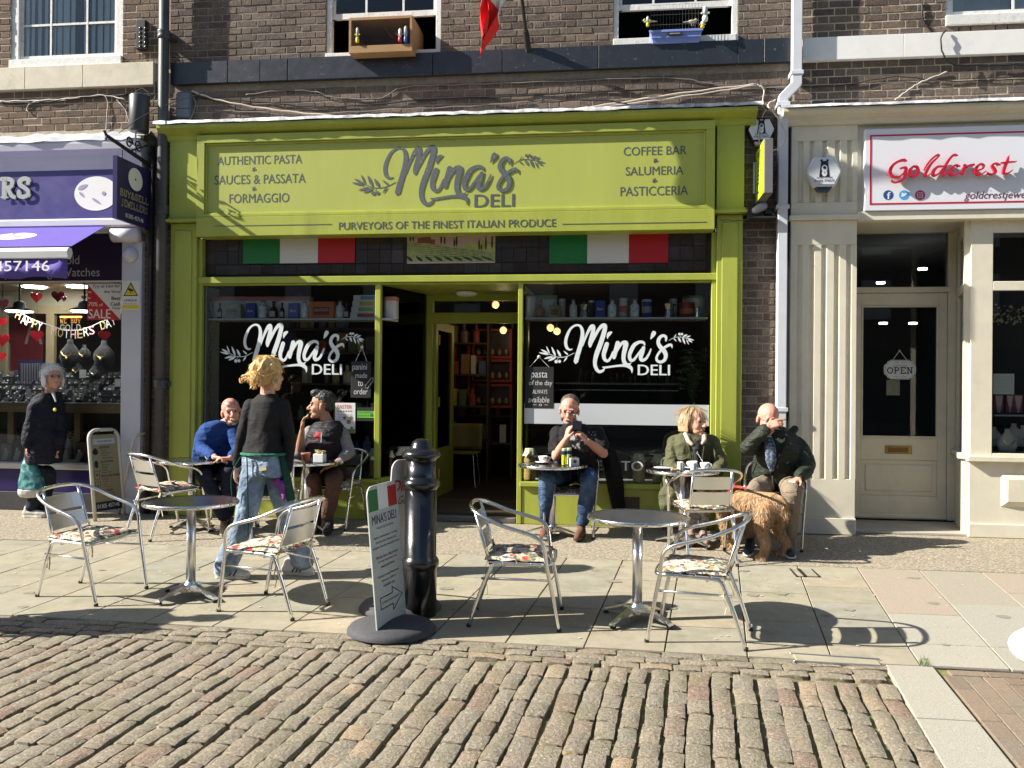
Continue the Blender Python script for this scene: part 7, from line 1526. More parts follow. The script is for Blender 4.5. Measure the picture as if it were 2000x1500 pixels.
lathe_obj('pot', [(0, 0), (.07, 0), (.1, .16), (.095, .17), (.08, .15), (0, .14)], (c.x, .28, c.z - .16), mat('grey_pot', (.2, .2, .19), .6), t); bx('plant_stand', WOODD, t, c.x - .12, c.x + .12, .16, .4, c.z - .2, c.z - .16, 0)
m = MB(); st = MB()
for s_ in range(26):
 an = R6.uniform(0, 2 * PI); h = R6.uniform(.25, .62); sp_ = R6.uniform(.02, .18); b0 = Vector((c.x, .28, c.z)); tip = b0 + Vector((math.cos(an) * sp_, min(.12, max(-.18, math.sin(an) * sp_)), h)); st.tube([b0, (b0 + tip) / 2 + Vector((0, 0, .05)), tip], .004, 4)
 for w_ in range(3):
  q = tip - Vector((0, 0, w_ * R6.uniform(.04, .09)))
  for k in range(7):
   a_ = 2 * PI * k / 7 + s_; dr = Vector((math.cos(a_), math.sin(a_) * .7, -.45)).normalized(); sd_ = dr.cross(Vector((0, 0, 1))).normalized() * .011; L = R6.uniform(.05, .075)
   m.add([q, q + dr * L * .55 + sd_, q + dr * L, q + dr * L * .55 - sd_, q + dr * L * .5 - Vector((0, 0, .004))], [(0, 4, 1), (0, 3, 4), (1, 4, 2), (4, 3, 2)])
m.obj('foliage', LEAFM, t, kind='stuff'); st.obj('stem', mat('green_stem', (.08, .1, .03), .7), t)
# ================================================================ JEWELLERY WINDOW
jr = thing('shop_interior', 'lit interior of the jewellery shop window with pale ceiling and cream back frame', 'room', (-7, 1, 0)); PALE = mat('pale_cream_lining', (.52, .49, .38), .8)
xe_ = xi; zc_ = at(100, 556, .0).z + .04; zb0 = at(100, 596, .9).z
bx('ceiling', PALE, jr, -10, xe_ + .3, .02, 3.0, zc_, zc_ + .05, 0); bx('back_beam', mat('timber_cream', (.42, .34, .2), .6), jr, -10, xe_ + .2, .95, 1.0, zb0 - .10, zb0, 0); bx('back_panel', PALE, jr, -10, xe_ + .2, 1.0, 1.02, zb0, zc_, 0)
for px in (4, 98): X = at(px, 700, .95).x; bx('back_post', mat('timber_cream', 0), jr, X - .06, X + .05, .95, 1.0, .4, zb0 - .1, 0)
m = MB(); m.box(-10, xe_ + .3, 3.0, 3.1, 0, zc_); m.box(xe_ + .2, xe_ + .3, .3, 3.0, 0, zc_); m.box(-10, xe_ + .3, .05, 3.0, -.05, .0); m.obj('wall', mat('dim_jewellers_wall', (.05, .045, .05), .9), jr)
ztop = at(120, 858, .1).z; zt1_ = at(120, 871, .1).z
bx('display_table', mat('oak_table_edge', (.28, .19, .1), .5, var=.1), jr, -10, xe_, .08, .9, at(120, 806, .1).z - .0, at(120, 788, .1).z, .003)
zd = at(120, 788, .1).z
for px in (20, 150): X = at(px, 850, .3).x; bx('table_leg', mat('oak_table_edge', 0), jr, X - .04, X + .04, .3, .36, .45, zd - .1, .004)
bx('back_cloth', mat('olive_back_cloth', (.08, .075, .055), .9), jr, -10, xe_, .8, .82, .4, zd - .1, 0); zf = at(120, 903, .05).z; bx('window_floor', mat('grey_window_board', 0), jr, -10, xe_, .03, .9, zf - .05, zf, 0)
t = tag(bx('red_banner', mat('dull_red_banner', (.22, .025, .035), .7), None, at(20, 700, 1.3).x, at(84, 700, 1.3).x, 1.3, 1.32, zd, at(50, 600, 1.3).z, 0), 'dull red promotional banner at the back of the jewellery window', 'banner')
text('A', mat('pale_banner_letter', (.35, .33, .33), .7), t, at(48, 700, 1.3).x, at(83, 700, 1.3).x, at(60, 672, 1.3).z, at(60, 610, 1.3).z, Y=1.296)
LITR = mat('lit_ring_white', (1, .98, .94), .5, emit=14.)
for px, py, w_, lb in ((67, 564, .3, 'round lit ceiling light at the left of the jewellery window ceiling'), (154, 564, .3, 'round lit ceiling light near the sale poster')):
 c = at(px, py, .5); m = MB(); m.lathe([(.0, 0), (.13, 0), (.135, .012), (.0, .013)], (c.x, .5, zc_ - .012), 28); tag(m.obj('ceiling_light', LITR), lb, 'light')
for px, py, lb in ((38, 608, 'low black pendant lamp with bright lit rim at the left of the jewellery window'), (165, 608, 'black pendant lamp with lit rim half behind the sale poster')):
 c = at(px, py, .22); t = thing('pendant_lamp', lb, 'lamp', c); r = .155
 lathe_obj('shade', [(.03, .12), (.06, .1), (.07, .05), (r, .02), (r, .0), (.06, .04), (0, .05)], c, BLACKM, t, 24); m = MB(); m.lathe([(0, -.004), (r * .93, -.004), (r * .93, .004), (0, .004)], c, 24); m.obj('lit_diffuser', LITR, t)
 m = MB(); m.tube([c + Vector((0, 0, .12)), (c.x, c.y, zc_)], .012, 6); m.obj('chain', BLACKM, t)
t = thing('gold_sign', 'WE BUY GOLD lettered sign with an orange lit bar in the jewellery window', 'sign', at(138, 620, .5)); m = MB(); a = at(118, 619, .5); b = at(159, 619, .5); m.box(a.x, b.x, .49, .51, a.z - .008, a.z + .008); m.obj('lit_bar', mat('orange_neon', (1, .35, .05), .5, emit=4.), t)
m = MB(); p = at(117, 631, .5); q = at(158, 622.5, .5); serif_text(m, 'WE BUY', p.x, q.x, p.z, q.z, Matrix.Translation((0, .5, 0)) @ FACEN, .2); m.obj('orange_lettering', mat('orange_letters', (.7, .35, .08), .5, emit=.0), t)
m = MB(); p = at(117, 645, .5); q = at(158, 634, .5); serif_text(m, 'GOLD', p.x, q.x, p.z, q.z, Matrix.Translation((0, .5, 0)) @ FACEN, .16); m.obj('pale_lettering', mat('pale_letters', (.45, .42, .4), .5), t)
GOLDL = mat('glitter_gold', (.5, .38, .18), .5, var=.3, vs=200); PKL = mat('glitter_pink', (.8, .42, .48), .6, var=.2, vs=200)
bt = thing('letter_bunting', 'HAPPY MOTHERS DAY letter bunting sagging across the jewellery window', 'bunting', at(130, 640, .12)); Yb_ = .34; pts_ = []
LT = [('H', 36, 615, 22, 'g'), ('A', 47, 624, 18, 'w'), ('P', 57, 629, 18, 'p'), ('P', 68, 633, 16, 'g'), ('Y', 78, 637, 14, 'w'), ('M', 105, 646, 8, 'p'), ('O', 118, 650, 4, 'g'), ('T', 130, 652, 3, 'w'), ('H', 143, 653, 0, 'p'), ('E', 156, 652, -4, 'g'), ('R', 168, 648, -8, 'w'), ('S', 179, 645, -8, 'p'), ('D', 201, 635, -14, 'g'), ('A', 211, 632, -16, 'w'), ('Y', 221, 627, -18, 'p')]
for ch, px, py, ro, c_ in LT:
 c = at(px, py, Yb_); M_ = Matrix.Translation((c.x, Yb_, c.z)) @ FACEN @ Matrix.Rotation(math.radians(-ro), 4, 'Z'); text(ch, {'g': GOLDL, 'w': WHITE, 'p': PKL}[c_], bt, -.033, .033, -.05, .05, M=M_, bold=.012); pts_.append(M_ @ Vector((0, .045, -.002)))
m = MB(); m.tube(pts_, .004, 4); m.obj('string', CABLEW, bt)
HR = mat('glossy_red_heart', (.42, .012, .02), .3)
def heart(label, px, py, s, Y=.3, rot=.4):
 c = at(px, py, Y); P_ = []
 for i in range(20): a = 2 * PI * i / 20; P_.append((s * .0625 * 16 * math.sin(a) ** 3 * .95, s * .0625 * (13 * math.cos(a) - 5 * math.cos(2 * a) - 2 * math.cos(3 * a) - math.cos(4 * a))))
 t = thing('hanging_heart', label, 'decoration', c); m = MB(); m.prism(P_, -.006, .006, Matrix.Translation(c) @ Matrix.Rotation(rot, 4, 'Z') @ FACEN); m.obj('heart', HR, t); m = MB(); m.tube([c + Vector((0, 0, s * .6)), (c.x, c.y, zc_)], .0015, 3); m.obj('thread', CABLEK, t)
for i, (px, py, s, r_2) in enumerate(((5, 593, .075, .3), (71, 580, .07, 1.0), (113, 578, .075, .5), (125, 583, .035, 0), (164, 581, .03, .2), (4, 628, .06, .2), (5, 663, .085, .1), (72, 655, .075, .6), (204, 655, .07, .7), (3, 695, .06, 1.2))):
 heart(('red paper heart at the far left edge under the ceiling', 'red paper heart turned edge-on under the left ceiling light', 'larger red heart on a thread mid ceiling', 'tiny red heart right of the mid ceiling heart', 'tiny red heart left of the sale poster', 'faded red heart lower at the far left edge', 'wide red heart at the left edge level with the bunting', 'red heart hanging below the word HAPPY', 'red heart hanging below the word DAY', 'narrow red heart lowest at the left edge')[i], px, py, s, .3, r_2)
VEL = mat('black_velvet', (.02, .02, .024), .7, sheen=.3); VELG = mat('grey_velvet', (.11, .11, .12), .7); SIL = mat('silver_pieces', (.7, .7, .68), .3, metal=.7); GLD = mat('gold_pieces', (.75, .5, .18), .3, metal=.9)
R7 = random.Random(17)
def bust(label, px, py, s, Y, mt=VEL, chain=GLD, pend=True):
 c = at(px, py, Y); t = thing('necklace_bust', label, 'display bust', c); m = MB(); m.lathe([(.0, -.16 * s), (.09 * s, -.15 * s), (.13 * s, -.05 * s), (.12 * s, .02 * s), (.06 * s, .09 * s), (.035 * s, .12 * s), (.035 * s, .16 * s), (.0, .165 * s)], (0, 0, 0), 20, m=Matrix.Translation(c) @ Matrix.Diagonal((1, .45, 1, 1)), cap=False); m.obj('bust_form', mt, t, smooth=True)
 m = MB(); pts = [c + Vector((.075 * s * math.sin(a), -.062 * s - .008, .05 * s - .1 * s * math.cos(a) * .9)) for a in [i * 2.6 / 12 - 1.3 for i in range(13)]]; m.tube(pts, .006 * s, 5);
 if pend: m.ball(c + Vector((0, -.07 * s, -.06 * s)), .014 * s)
 m.obj('chain', chain, t)
for i, (px, py, s) in enumerate(((137, 690, 1.0), (165, 690, .62), (203, 692, 1.0), (152, 722, .6), (187, 726, .65))): bust(('black bust with a gold collar left of the cross pendant', 'small black bust with a cross pendant', 'black bust with two gold collars at the right', 'lower black bust with a fine gold chain', 'lower black bust with a long silver chain by the right post')[i], px, py, s, .42, VEL, GLD if i != 4 else SIL)
m = MB(); c = at(166, 682, .38); m.box(c.x - .004, c.x + .004, .375, .38, c.z - .05, c.z + .03); m.box(c.x - .022, c.x + .022, .375, .38, c.z - .004, c.z + .004); tag(m.obj('cross_pendant', SIL), 'silver cross pendant hanging between two black busts', 'pendant')
bt_ = thing('chain_board', 'purple-framed board hung with rows of chains behind the white-haired woman', 'display board', at(60, 740, .5)); a = at(35, 790, .5); b = at(83, 703, .5); bx('board', mat('navy_board', (.02, .02, .08), .6), bt_, a.x, b.x, .5, .52, a.z, b.z, 0)
m = MB(); n = 12
for i in range(n): X = a.x + .04 + (b.x - a.x - .08) * i / (n - 1); m.tube([(X, .495, b.z - .04), (X + .004, .495, b.z - .04 - R7.uniform(.2, .42))], .0035, 4)
m.obj('chain_row', SIL, bt_)
t = tag(poster('price_card', 'small white certificate card standing among the jewellery boxes', 155, 168, 722, 738, .3), 'small white certificate card standing among the jewellery boxes', 'card'); t = poster('price_card', 'tilted white price card at the right end of the display', 224, 235, 740, 755, .2); t['category'] = 'card'
tagl = ('dark ring box or pad with a small white price tag on the jewellery display', 'jewellery box', 'ring boxes and pads on the jewellery display')
n = 0
for row, (yy, zz) in enumerate(((.6, .30), (.5, .22), (.4, .15), (.3, .09), (.2, .04), (.12, .0))):
 x = -7.6
 while x < xe_ - .08:
  w_ = R7.uniform(.05, .1); h = R7.uniform(.04, .09)
  if R7.random() < .93:
   t = MB(); M_ = Matrix.Translation((x, yy + R7.uniform(-.03, .03), zd + zz)) @ Matrix.Rotation(R7.uniform(-.5, .5), 4, 'Z') @ Matrix.Rotation(R7.uniform(-.5, -.1), 4, 'X')
   t.box(-w_ / 2, w_ / 2, -.006, .006, 0, h, M_); o = tag(t.obj('ring_box', VEL if R7.random() < .6 else VELG), *tagl)
   g_ = MB(); g_.box(-w_ * .18, w_ * .2, -.03, -.028, 0.0, .014, M_); g_.obj('price_tag', WHITE, o)
   if R7.random() < .7: g_ = MB(); g_.ball(M_ @ Vector((0, -.012, h * .6)), .010, n=6, k=4); g_.obj('ring', SIL if R7.random() < .6 else GLD, o)
   n += 1
  x += w_ + R7.uniform(.0, .03)
 bx('display_step', VEL, jr, -8, xe_, yy - .04, yy + .1, zd - .002, zd + zz, 0)
m = MB(); x = -7.5
for i in range(11): X = -7.4 + i * .19; m.box(X, X + .17, .082, .12, zd + .002, zd + .014)
tag(m.obj('silver_trays', SIL, kind='stuff'), None, None)
WB = [('green_watch_box', 108, 131, 876, 896, (.08, .12, .09)), ('leather_box', 146, 178, 864, 896, (.16, .06, .04)), ('grey_watch_box', 0, 22, 868, 895, (.2, .19, .18)), ('black_watch_box', 22, 42, 860, 895, (.01, .01, .012))]
for nm, pa_, pb_, ya, yb, c_ in WB:
 a = at(pa_, yb, .25); b = at(pb_, ya, .25); o = tag(bx(nm, mat('case_' + nm, c_, .5), None, a.x, b.x, .25, .38, zf, b.z, .006), {'g': 'dull green open watch case', 'l': 'brown leather open watch case', 'b': 'black round-fronted watch case'}.get(nm[0], 'watch case') + ' on the lower jewellery window floor' if nm != 'grey_watch_box' else 'grey watch case at the far left of the lower window', 'watch case')
 bx('case_lid', mat('case_' + nm, 0), o, a.x, b.x, .38, .39, b.z, b.z + .09, .003)
OAKT = mat('light_oak_tray', (.5, .34, .16), .5)
for i, (px, py) in enumerate(((126, 852), (140, 852), (150, 853), (160, 855), (170, 854))):
 c = at(px, py, .55); t = thing('oak_tray', 'small light oak slotted tray leaning in the lower jewellery window', 'tray', c, 'light oak trays leaning in the lower window'); M_ = Matrix.Translation(c) @ Matrix.Rotation(.2, 4, 'Y') @ Matrix.Rotation(-.7, 4, 'X'); MB().box(-.035, .035, -.008, .008, -.06, .07, M_).obj('tray_board', OAKT, t)
 for k in range(3): MB().box(-.018, .018, -.010, -.0085, -.04 + k * .038, -.02 + k * .038, M_).obj('slot', BLACKM, t)
for i, px in enumerate((11, 33, 116, 154)):
 c = at(px, 895, .12); t = thing('watch_card', ('pale blue card with a ring at the far left of the lower window', 'grey card with a ring left of the dark coat', 'silver card with a ring right of the dark trousers', 'silver card with a ring below the leather case')[i], 'card', c); MB().box(-.03, .03, -.003, .003, -.06, .05, Matrix.Translation((c.x, .12, zf + .065)) @ Matrix.Rotation(.1, 4, 'Y') @ Matrix.Rotation(-.3, 4, 'X')).obj('card', mat('silver_card', (.35, .38, .42), .4), t); m = MB(); m.ball((c.x, .13, zf + .13), .018, n=8, k=5); m.obj('ring', SIL, t)
T('Cartier', 5, 43, 791, 799, .078, mat('faint_gilt_script', (.4, .28, .14), .5), jr, shear=.3)
for i, (px, py, s, Y) in enumerate(((1967, 862, .62, .2), (1980, 850, .6, .42), (1998, 852, .55, .42), (1942, 853, .5, .45))): bust(('white bust with a silver chain in front in the bay window', 'plain white bust behind the front one in the bay window', 'white bust cut by the right picture edge', 'white bust partly hidden behind the bay window post')[i], px, py, s * 1.25, Y, mat('white_linen_bust', (.6, .58, .54), .8), SIL, False)
cdm = mat('pale_pink_card', (.5, .42, .42), .6); dm = mat('deep_pink_card', (.28, .05, .09), .6)
a = at(1940, 770, .3); b = at(1981, 730, .3); t = tag(bx('earring_card', WHITE, None, a.x, b.x, .3, .31, a.z, b.z, 0), 'large white card set with rows of earrings in the bay window', 'earring card')
m = MB()
for i in range(6):
 for j in range(5): m.ball((a.x + .03 + i * (b.x - a.x - .06) / 5, .297, a.z + .03 + j * (b.z - a.z - .06) / 4), .007, n=6, k=4)
m.obj('earrings', SIL, t, kind='stuff')
for i, (p0_, p1_) in enumerate(((1945, 1958), (1968, 1978), (1983, 1996))):
 a = at(p0_, 806, .28); b = at(p1_, 773, .28); t = thing('pendant_card', ('pink-edged pendant card, leftmost of three on the bay window shelf', 'pink-edged pendant card, middle of three on the bay window shelf', 'pink-edged pendant card, rightmost of three on the bay window shelf')[i], 'pendant card', a)
 bx('card', dm, t, a.x - .01, b.x + .01, .286, .29, a.z, b.z + .01, 0); m = MB(); m.add([(a.x - .005, .283, b.z), (b.x + .005, .283, b.z), (b.x - .02, .283, a.z), (a.x + .02, .283, a.z)], [(3, 2, 1, 0)]); m.obj('paper_front', cdm, t); m = MB(); m.ball(((a.x + b.x) / 2, .28, a.z + .05), .008, n=6, k=4); m.tube([((a.x + b.x) / 2, .282, a.z + .05), ((a.x + b.x) / 2, .282, b.z - .02)], .002, 3); m.obj('pendant', GLD, t)
a = at(1940, 810, .2); tag(bx('glass_shelf', mat('pale_shelf_edge', (.45, .48, .5), .3), None, a.x, 8.4, .15, .45, a.z - .012, a.z, 0), 'thin pale shelf in the bay window carrying pink cards', 'shelf')
m = MB(); bl = MB(); R8 = random.Random(4)
base = at(2030, 610, .3); p = Vector(base)
for br in range(5):
 q = Vector(at(2020 - br * 5, 606 + br * 4, .3)); pts = [q]
 for k in range(8):
  q = q + Vector((-.055, R8.uniform(-.02, .02), R8.uniform(-.035, .03))); pts.append(q)
  for z_ in range(3): bl.ball(q + Vector((R8.uniform(-.03, .03), R8.uniform(-.03, .03), R8.uniform(-.03, .03))), R8.uniform(.007, .014), n=6, k=4)
 m.tube(pts, .004, 4)
t = thing('blossom_branch', 'artificial blossom branches hanging at the top of the bay window', 'decoration', base); m.obj('twig', WOODD, t); bl.obj('blossom', mat('cream_blossom', (.6, .5, .36), .7), t, kind='stuff')
# ================================================================ PEOPLE
SKIN = mat('fair_skin', (.62, .33, .23), .5, var=.08, vs=20, spec=.4); SKIN2 = mat('pink_ruddy_skin', (.62, .29, .21), .5, var=.1, vs=18); SKIN3 = mat('olive_brown_skin', (.40, .21, .13), .5, var=.08, vs=20)
EYEM = mat('dark_eye', (.03, .02, .015), .2); LIP = mat('lip', (.40, .12, .10), .5)
def cloth(name, col, rough=.85, var=.12, vs=9, bump=.25, bs=60, sheen=0., prints=(), wr=.8, ws=6., **k):
 fresh = name not in MATS; m = mat(name, col, rough, var=var, vs=vs, bump=bump, bs=bs, sheen=sheen, spec=.25, **k)
 N = m.node_tree.nodes; Lk = m.node_tree.links; b = N['Principled BSDF']
 if fresh and wr:                                # creases
  n0 = b.inputs['Normal'].links[0].from_socket; geo = N.new('ShaderNodeNewGeometry'); mp = N.new('ShaderNodeMapping'); mp.inputs['Rotation'].default_value = (.5, .4, .3); mp.inputs['Scale'].default_value = (1, 1, 1.9); Lk.new(geo.outputs['Position'], mp.inputs[0])
  n = N.new('ShaderNodeTexNoise'); n.inputs['Scale'].default_value = ws; n.inputs['Detail'].default_value = 2.5; n.inputs['Distortion'].default_value = 1.6; Lk.new(mp.outputs[0], n.inputs['Vector'])
  bp = N.new('ShaderNodeBump'); bp.inputs['Strength'].default_value = wr; bp.inputs['Distance'].default_value = .035; Lk.new(n.outputs[0], bp.inputs['Height']); Lk.new(n0, bp.inputs['Normal']); Lk.new(bp.outputs[0], b.inputs['Normal'])
 for (c, r, pc, sc_, th) in prints:            # flat print on the cloth, round a point of the garment
  src = b.inputs['Base Color'].links[0].from_socket; geo = N.new('ShaderNodeNewGeometry'); vd = N.new('ShaderNodeVectorMath'); vd.operation = 'DISTANCE'; Lk.new(geo.outputs['Position'], vd.inputs[0]); vd.inputs[1].default_value = c
  mr = N.new('ShaderNodeMapRange'); mr.inputs[1].default_value = r; mr.inputs[2].default_value = r * .8; Lk.new(vd.outputs['Value'], mr.inputs[0])
  n = N.new('ShaderNodeTexNoise'); n.inputs['Scale'].default_value = sc_; Lk.new(geo.outputs['Position'], n.inputs['Vector']); n2 = N.new('ShaderNodeMapRange'); n2.inputs[1].default_value = th; n2.inputs[2].default_value = th + .04; Lk.new(n.outputs[0], n2.inputs[0])
  mu = N.new('ShaderNodeMath'); mu.operation = 'MULTIPLY'; Lk.new(mr.outputs[0], mu.inputs[0]); Lk.new(n2.outputs[0], mu.inputs[1])
  q = N.new('ShaderNodeMix'); q.data_type = 'RGBA'; Lk.new(mu.outputs[0], q.inputs[0]); Lk.new(src, q.inputs[6]); q.inputs[7].default_value = (*pc, 1); Lk.new(q.outputs[2], b.inputs['Base Color'])
 return m
def loft(mb, rings, n=20):
 """rings: (centre, half-width vector, half-depth vector)"""
 vs = []
 for c, A_, B_ in rings:
  for k in range(n): a = 2 * PI * k / n; ca, sa = math.cos(a), math.sin(a); e = .85; vs.append(Vector(c) + A_ * math.copysign(abs(ca) ** e, ca) + B_ * math.copysign(abs(sa) ** e, sa))
 fs = [(i * n + k, i * n + (k + 1) % n, (i + 1) * n + (k + 1) % n, (i + 1) * n + k) for i in range(len(rings) - 1) for k in range(n)]
 fs += [tuple(range(n))[::-1], tuple((len(rings) - 1) * n + k for k in range(n))]
 mb.add(vs, fs)
def torso(mb, sp, yaw, grow=0., fwd=None):
 lat = Vector((-math.sin(yaw), math.cos(yaw), 0)); fw = Vector((math.cos(yaw), math.sin(yaw), 0))
 C = []
 for i in range(len(sp) - 1):
  for j in range(4):
   t = j / 4; p0 = sp[i]; p1 = sp[i + 1]; C.append((Vector(p0[0]).lerp(Vector(p1[0]), t), p0[1] + (p1[1] - p0[1]) * t, p0[2] + (p1[2] - p0[2]) * t))
 C.append((Vector(sp[-1][0]), sp[-1][1], sp[-1][2]))
 loft(mb, [(c, lat * (a + grow), fw * (b + grow)) for c, a, b in C])
def headmat(c, yaw, pitch=0., roll=0., s=1.): return Matrix.Translation(Vector(c)) @ Matrix.Rotation(yaw, 4, 'Z') @ Matrix.Rotation(-pitch, 4, 'Y') @ Matrix.Rotation(roll, 4, 'X') @ Matrix.Scale(s, 4)
def add_head(mb, H, jaw=1., wide=1.):
 for c, r in (((-.012, 0, .04), (.098, .076 * wide, .082)), ((.02, 0, -.015), (.072, .063 * wide, .088)), ((.03, 0, -.075), (.052, .05 * wide * jaw, .034)), ((.066, 0, -.098), (.02, .022, .017)), ((.05, .034, -.03), (.03, .024, .032)), ((.05, -.034, -.03), (.03, .024, .032)), ((-.008, .078 * wide, -.008), (.018, .010, .032)), ((-.008, -.078 * wide, -.008), (.018, .010, .032))): mb.ball(c, *r, n=16, k=10, m=H)
 m2 = MB(); m2.caps((.082, 0, .012), (.110, 0, -.03), .010, .015); m2.ball((.098, .011, -.035), .009); m2.ball((.098, -.011, -.035), .009); m2.caps((.078, -.034, .022), (.078, .034, .022), .013, .013); m2.caps((.084, -.016, -.062), (.084, .016, -.062), .010, .010)
 mb.add(m2.v, m2.f, H)
def face_bits(t, H, skin, glasses=None, brow=None, smile=False, lens=False):
 for s in (1, -1):
  m = MB(); m.ball((.080, .031 * s, .002), .010, .013, .008, m=H); m.obj('eye', EYEM, t, smooth=True)
  if brow: m = MB(); m.caps(H @ Vector((.088, .018 * s, .026)), H @ Vector((.076, .05 * s, .022)), .005, .003, 6); m.obj('eyebrow', brow, t)
 m = MB(); w = .024 if smile else .018; m.tube([H @ Vector(p) for p in ((.080, -w, -.060 + (.006 if smile else 0)), (.093, 0, -.065), (.080, w, -.060 + (.006 if smile else 0)))], [.004, .006, .004], 6); m.obj('lips', LIP, t, smooth=True)
 if smile: m = MB(); m.tube([H @ Vector(p) for p in ((.088, -.014, -.061), (.0965, 0, -.064), (.088, .014, -.061))], .0028, 5); m.obj('teeth', CHINA, t)
 if glasses is not None:
  G = H @ Matrix.Translation(glasses) if not isinstance(glasses, bool) else H
  gl = MB()
  for s in (1, -1):
   gl.tube([(.100, s * .032 + .022 * math.cos(a), .0 + .016 * math.sin(a)) for a in [2 * PI * i / 14 for i in range(14)]], .0018, 4, closed=True, m=G); gl.tube([(.100, s * .054, .004), (.04, s * .08, .006), (-.02, s * .083, .0)], .0018, 4, m=G)
  gl.tube([(.1, .010, .003), (.104, 0, .006), (.1, -.010, .003)], .0018, 4, m=G); gl.obj('spectacles', mat('dark_spectacle_frame', (.04, .03, .03), .3), t)
def add_hand(mb, wrist, d, nrm, curl=.5, s=1., thumb=1, spread=.12):
 """palm from the wrist along d; palm faces nrm; thumb on the side given by thumb"""
 d = Vector(d).normalized(); nrm = Vector(nrm); nrm = (nrm - d * nrm.dot(d)).normalized(); sd_ = d.cross(nrm) * thumb; w = Vector(wrist)
 for q in (-.026, -.009, .009, .026): mb.caps(w + d * .008 * s + sd_ * q * .7 * s, w + d * .082 * s + sd_ * q * s, .017 * s, .014 * s, 8)
 for i, (q, L) in enumerate(((.030, .068), (.010, .078), (-.010, .073), (-.029, .056))):
  p = w + d * .085 * s + sd_ * q * s; a = 0.
  for k, fr in enumerate((.45, .32, .23)):
   a += curl * (.5 + .35 * k) + .05 * i * curl; dr = d * math.cos(a) + nrm * math.sin(a) + sd_ * (spread * (1.5 - i) * .5) * (1 - curl * .6); dr.normalize(); p2 = p + dr * L * fr * s; mb.caps(p, p2, (.0092 - .0006 * k) * s, (.0086 - .0008 * k) * s, 7); p = p2
 p = w + d * .025 * s + sd_ * .026 * s; a = d * .55 + sd_ * .75 + nrm * .25 * curl; a.normalize(); p2 = p + a * .042 * s; mb.caps(p, p2, .014 * s, .011 * s, 8); b = d * .85 + sd_ * .2 + nrm * .55 * curl; b.normalize(); mb.caps(p2, p2 + b * .034 * s, .0105 * s, .0085 * s, 7)
def shoe(t, heel, toe, mt, sole=None, s=1., z=None, name='shoe'):
 heel = Vector(heel); toe = Vector(toe); d = toe - heel; d.z = 0; L = d.length; d.normalize(); sd_ = Vector((-d.y, d.x, 0)); m = MB(); zb = z if z is not None else gz(heel.y)
 def pt(a, h): v = heel + d * L * a; return Vector((v.x, v.y, zb + h))
 m.caps(pt(.06, .045), pt(.25, .05), .040 * s, .042 * s); m.caps(pt(.25, .05), pt(.62, .042), .042 * s, .041 * s); m.caps(pt(.62, .040), pt(.92, .034), .044 * s, .033 * s); m.caps(pt(.1, .05), pt(.14, .10), .04 * s, .038 * s)
 for v in range(len(m.v)):
  x, y, zz = m.v[v]
  if zz < zb + .014: m.v[v] = (x, y, zb + .014)
 o = remesh(m, name, mt, t, .009, 4)
 if sole:
  P_ = []
  for a, w in ((-.02, .0), (-.01, .028), (.08, .036), (.3, .034), (.5, .036), (.68, .044), (.85, .04), (.96, .024), (1.0, .0)): P_.append((a, w))
  ring = [heel + d * L * a + sd_ * w * s for a, w in P_] + [heel + d * L * a - sd_ * w * s for a, w in P_[-2:0:-1]]
  n = len(ring); k = MB().add([(p.x, p.y, zb + .002) for p in ring] + [(p.x, p.y, zb + .026) for p in ring], [tuple(range(n))[::-1], tuple(range(n, 2 * n))] + [(i, (i + 1) % n, n + (i + 1) % n, n + i) for i in range(n)]); k.obj('sole', sole, o)
 return o
def limb(mb, pts, n=12): mb.chain([(Vector(p), r) for p, r in pts], n)
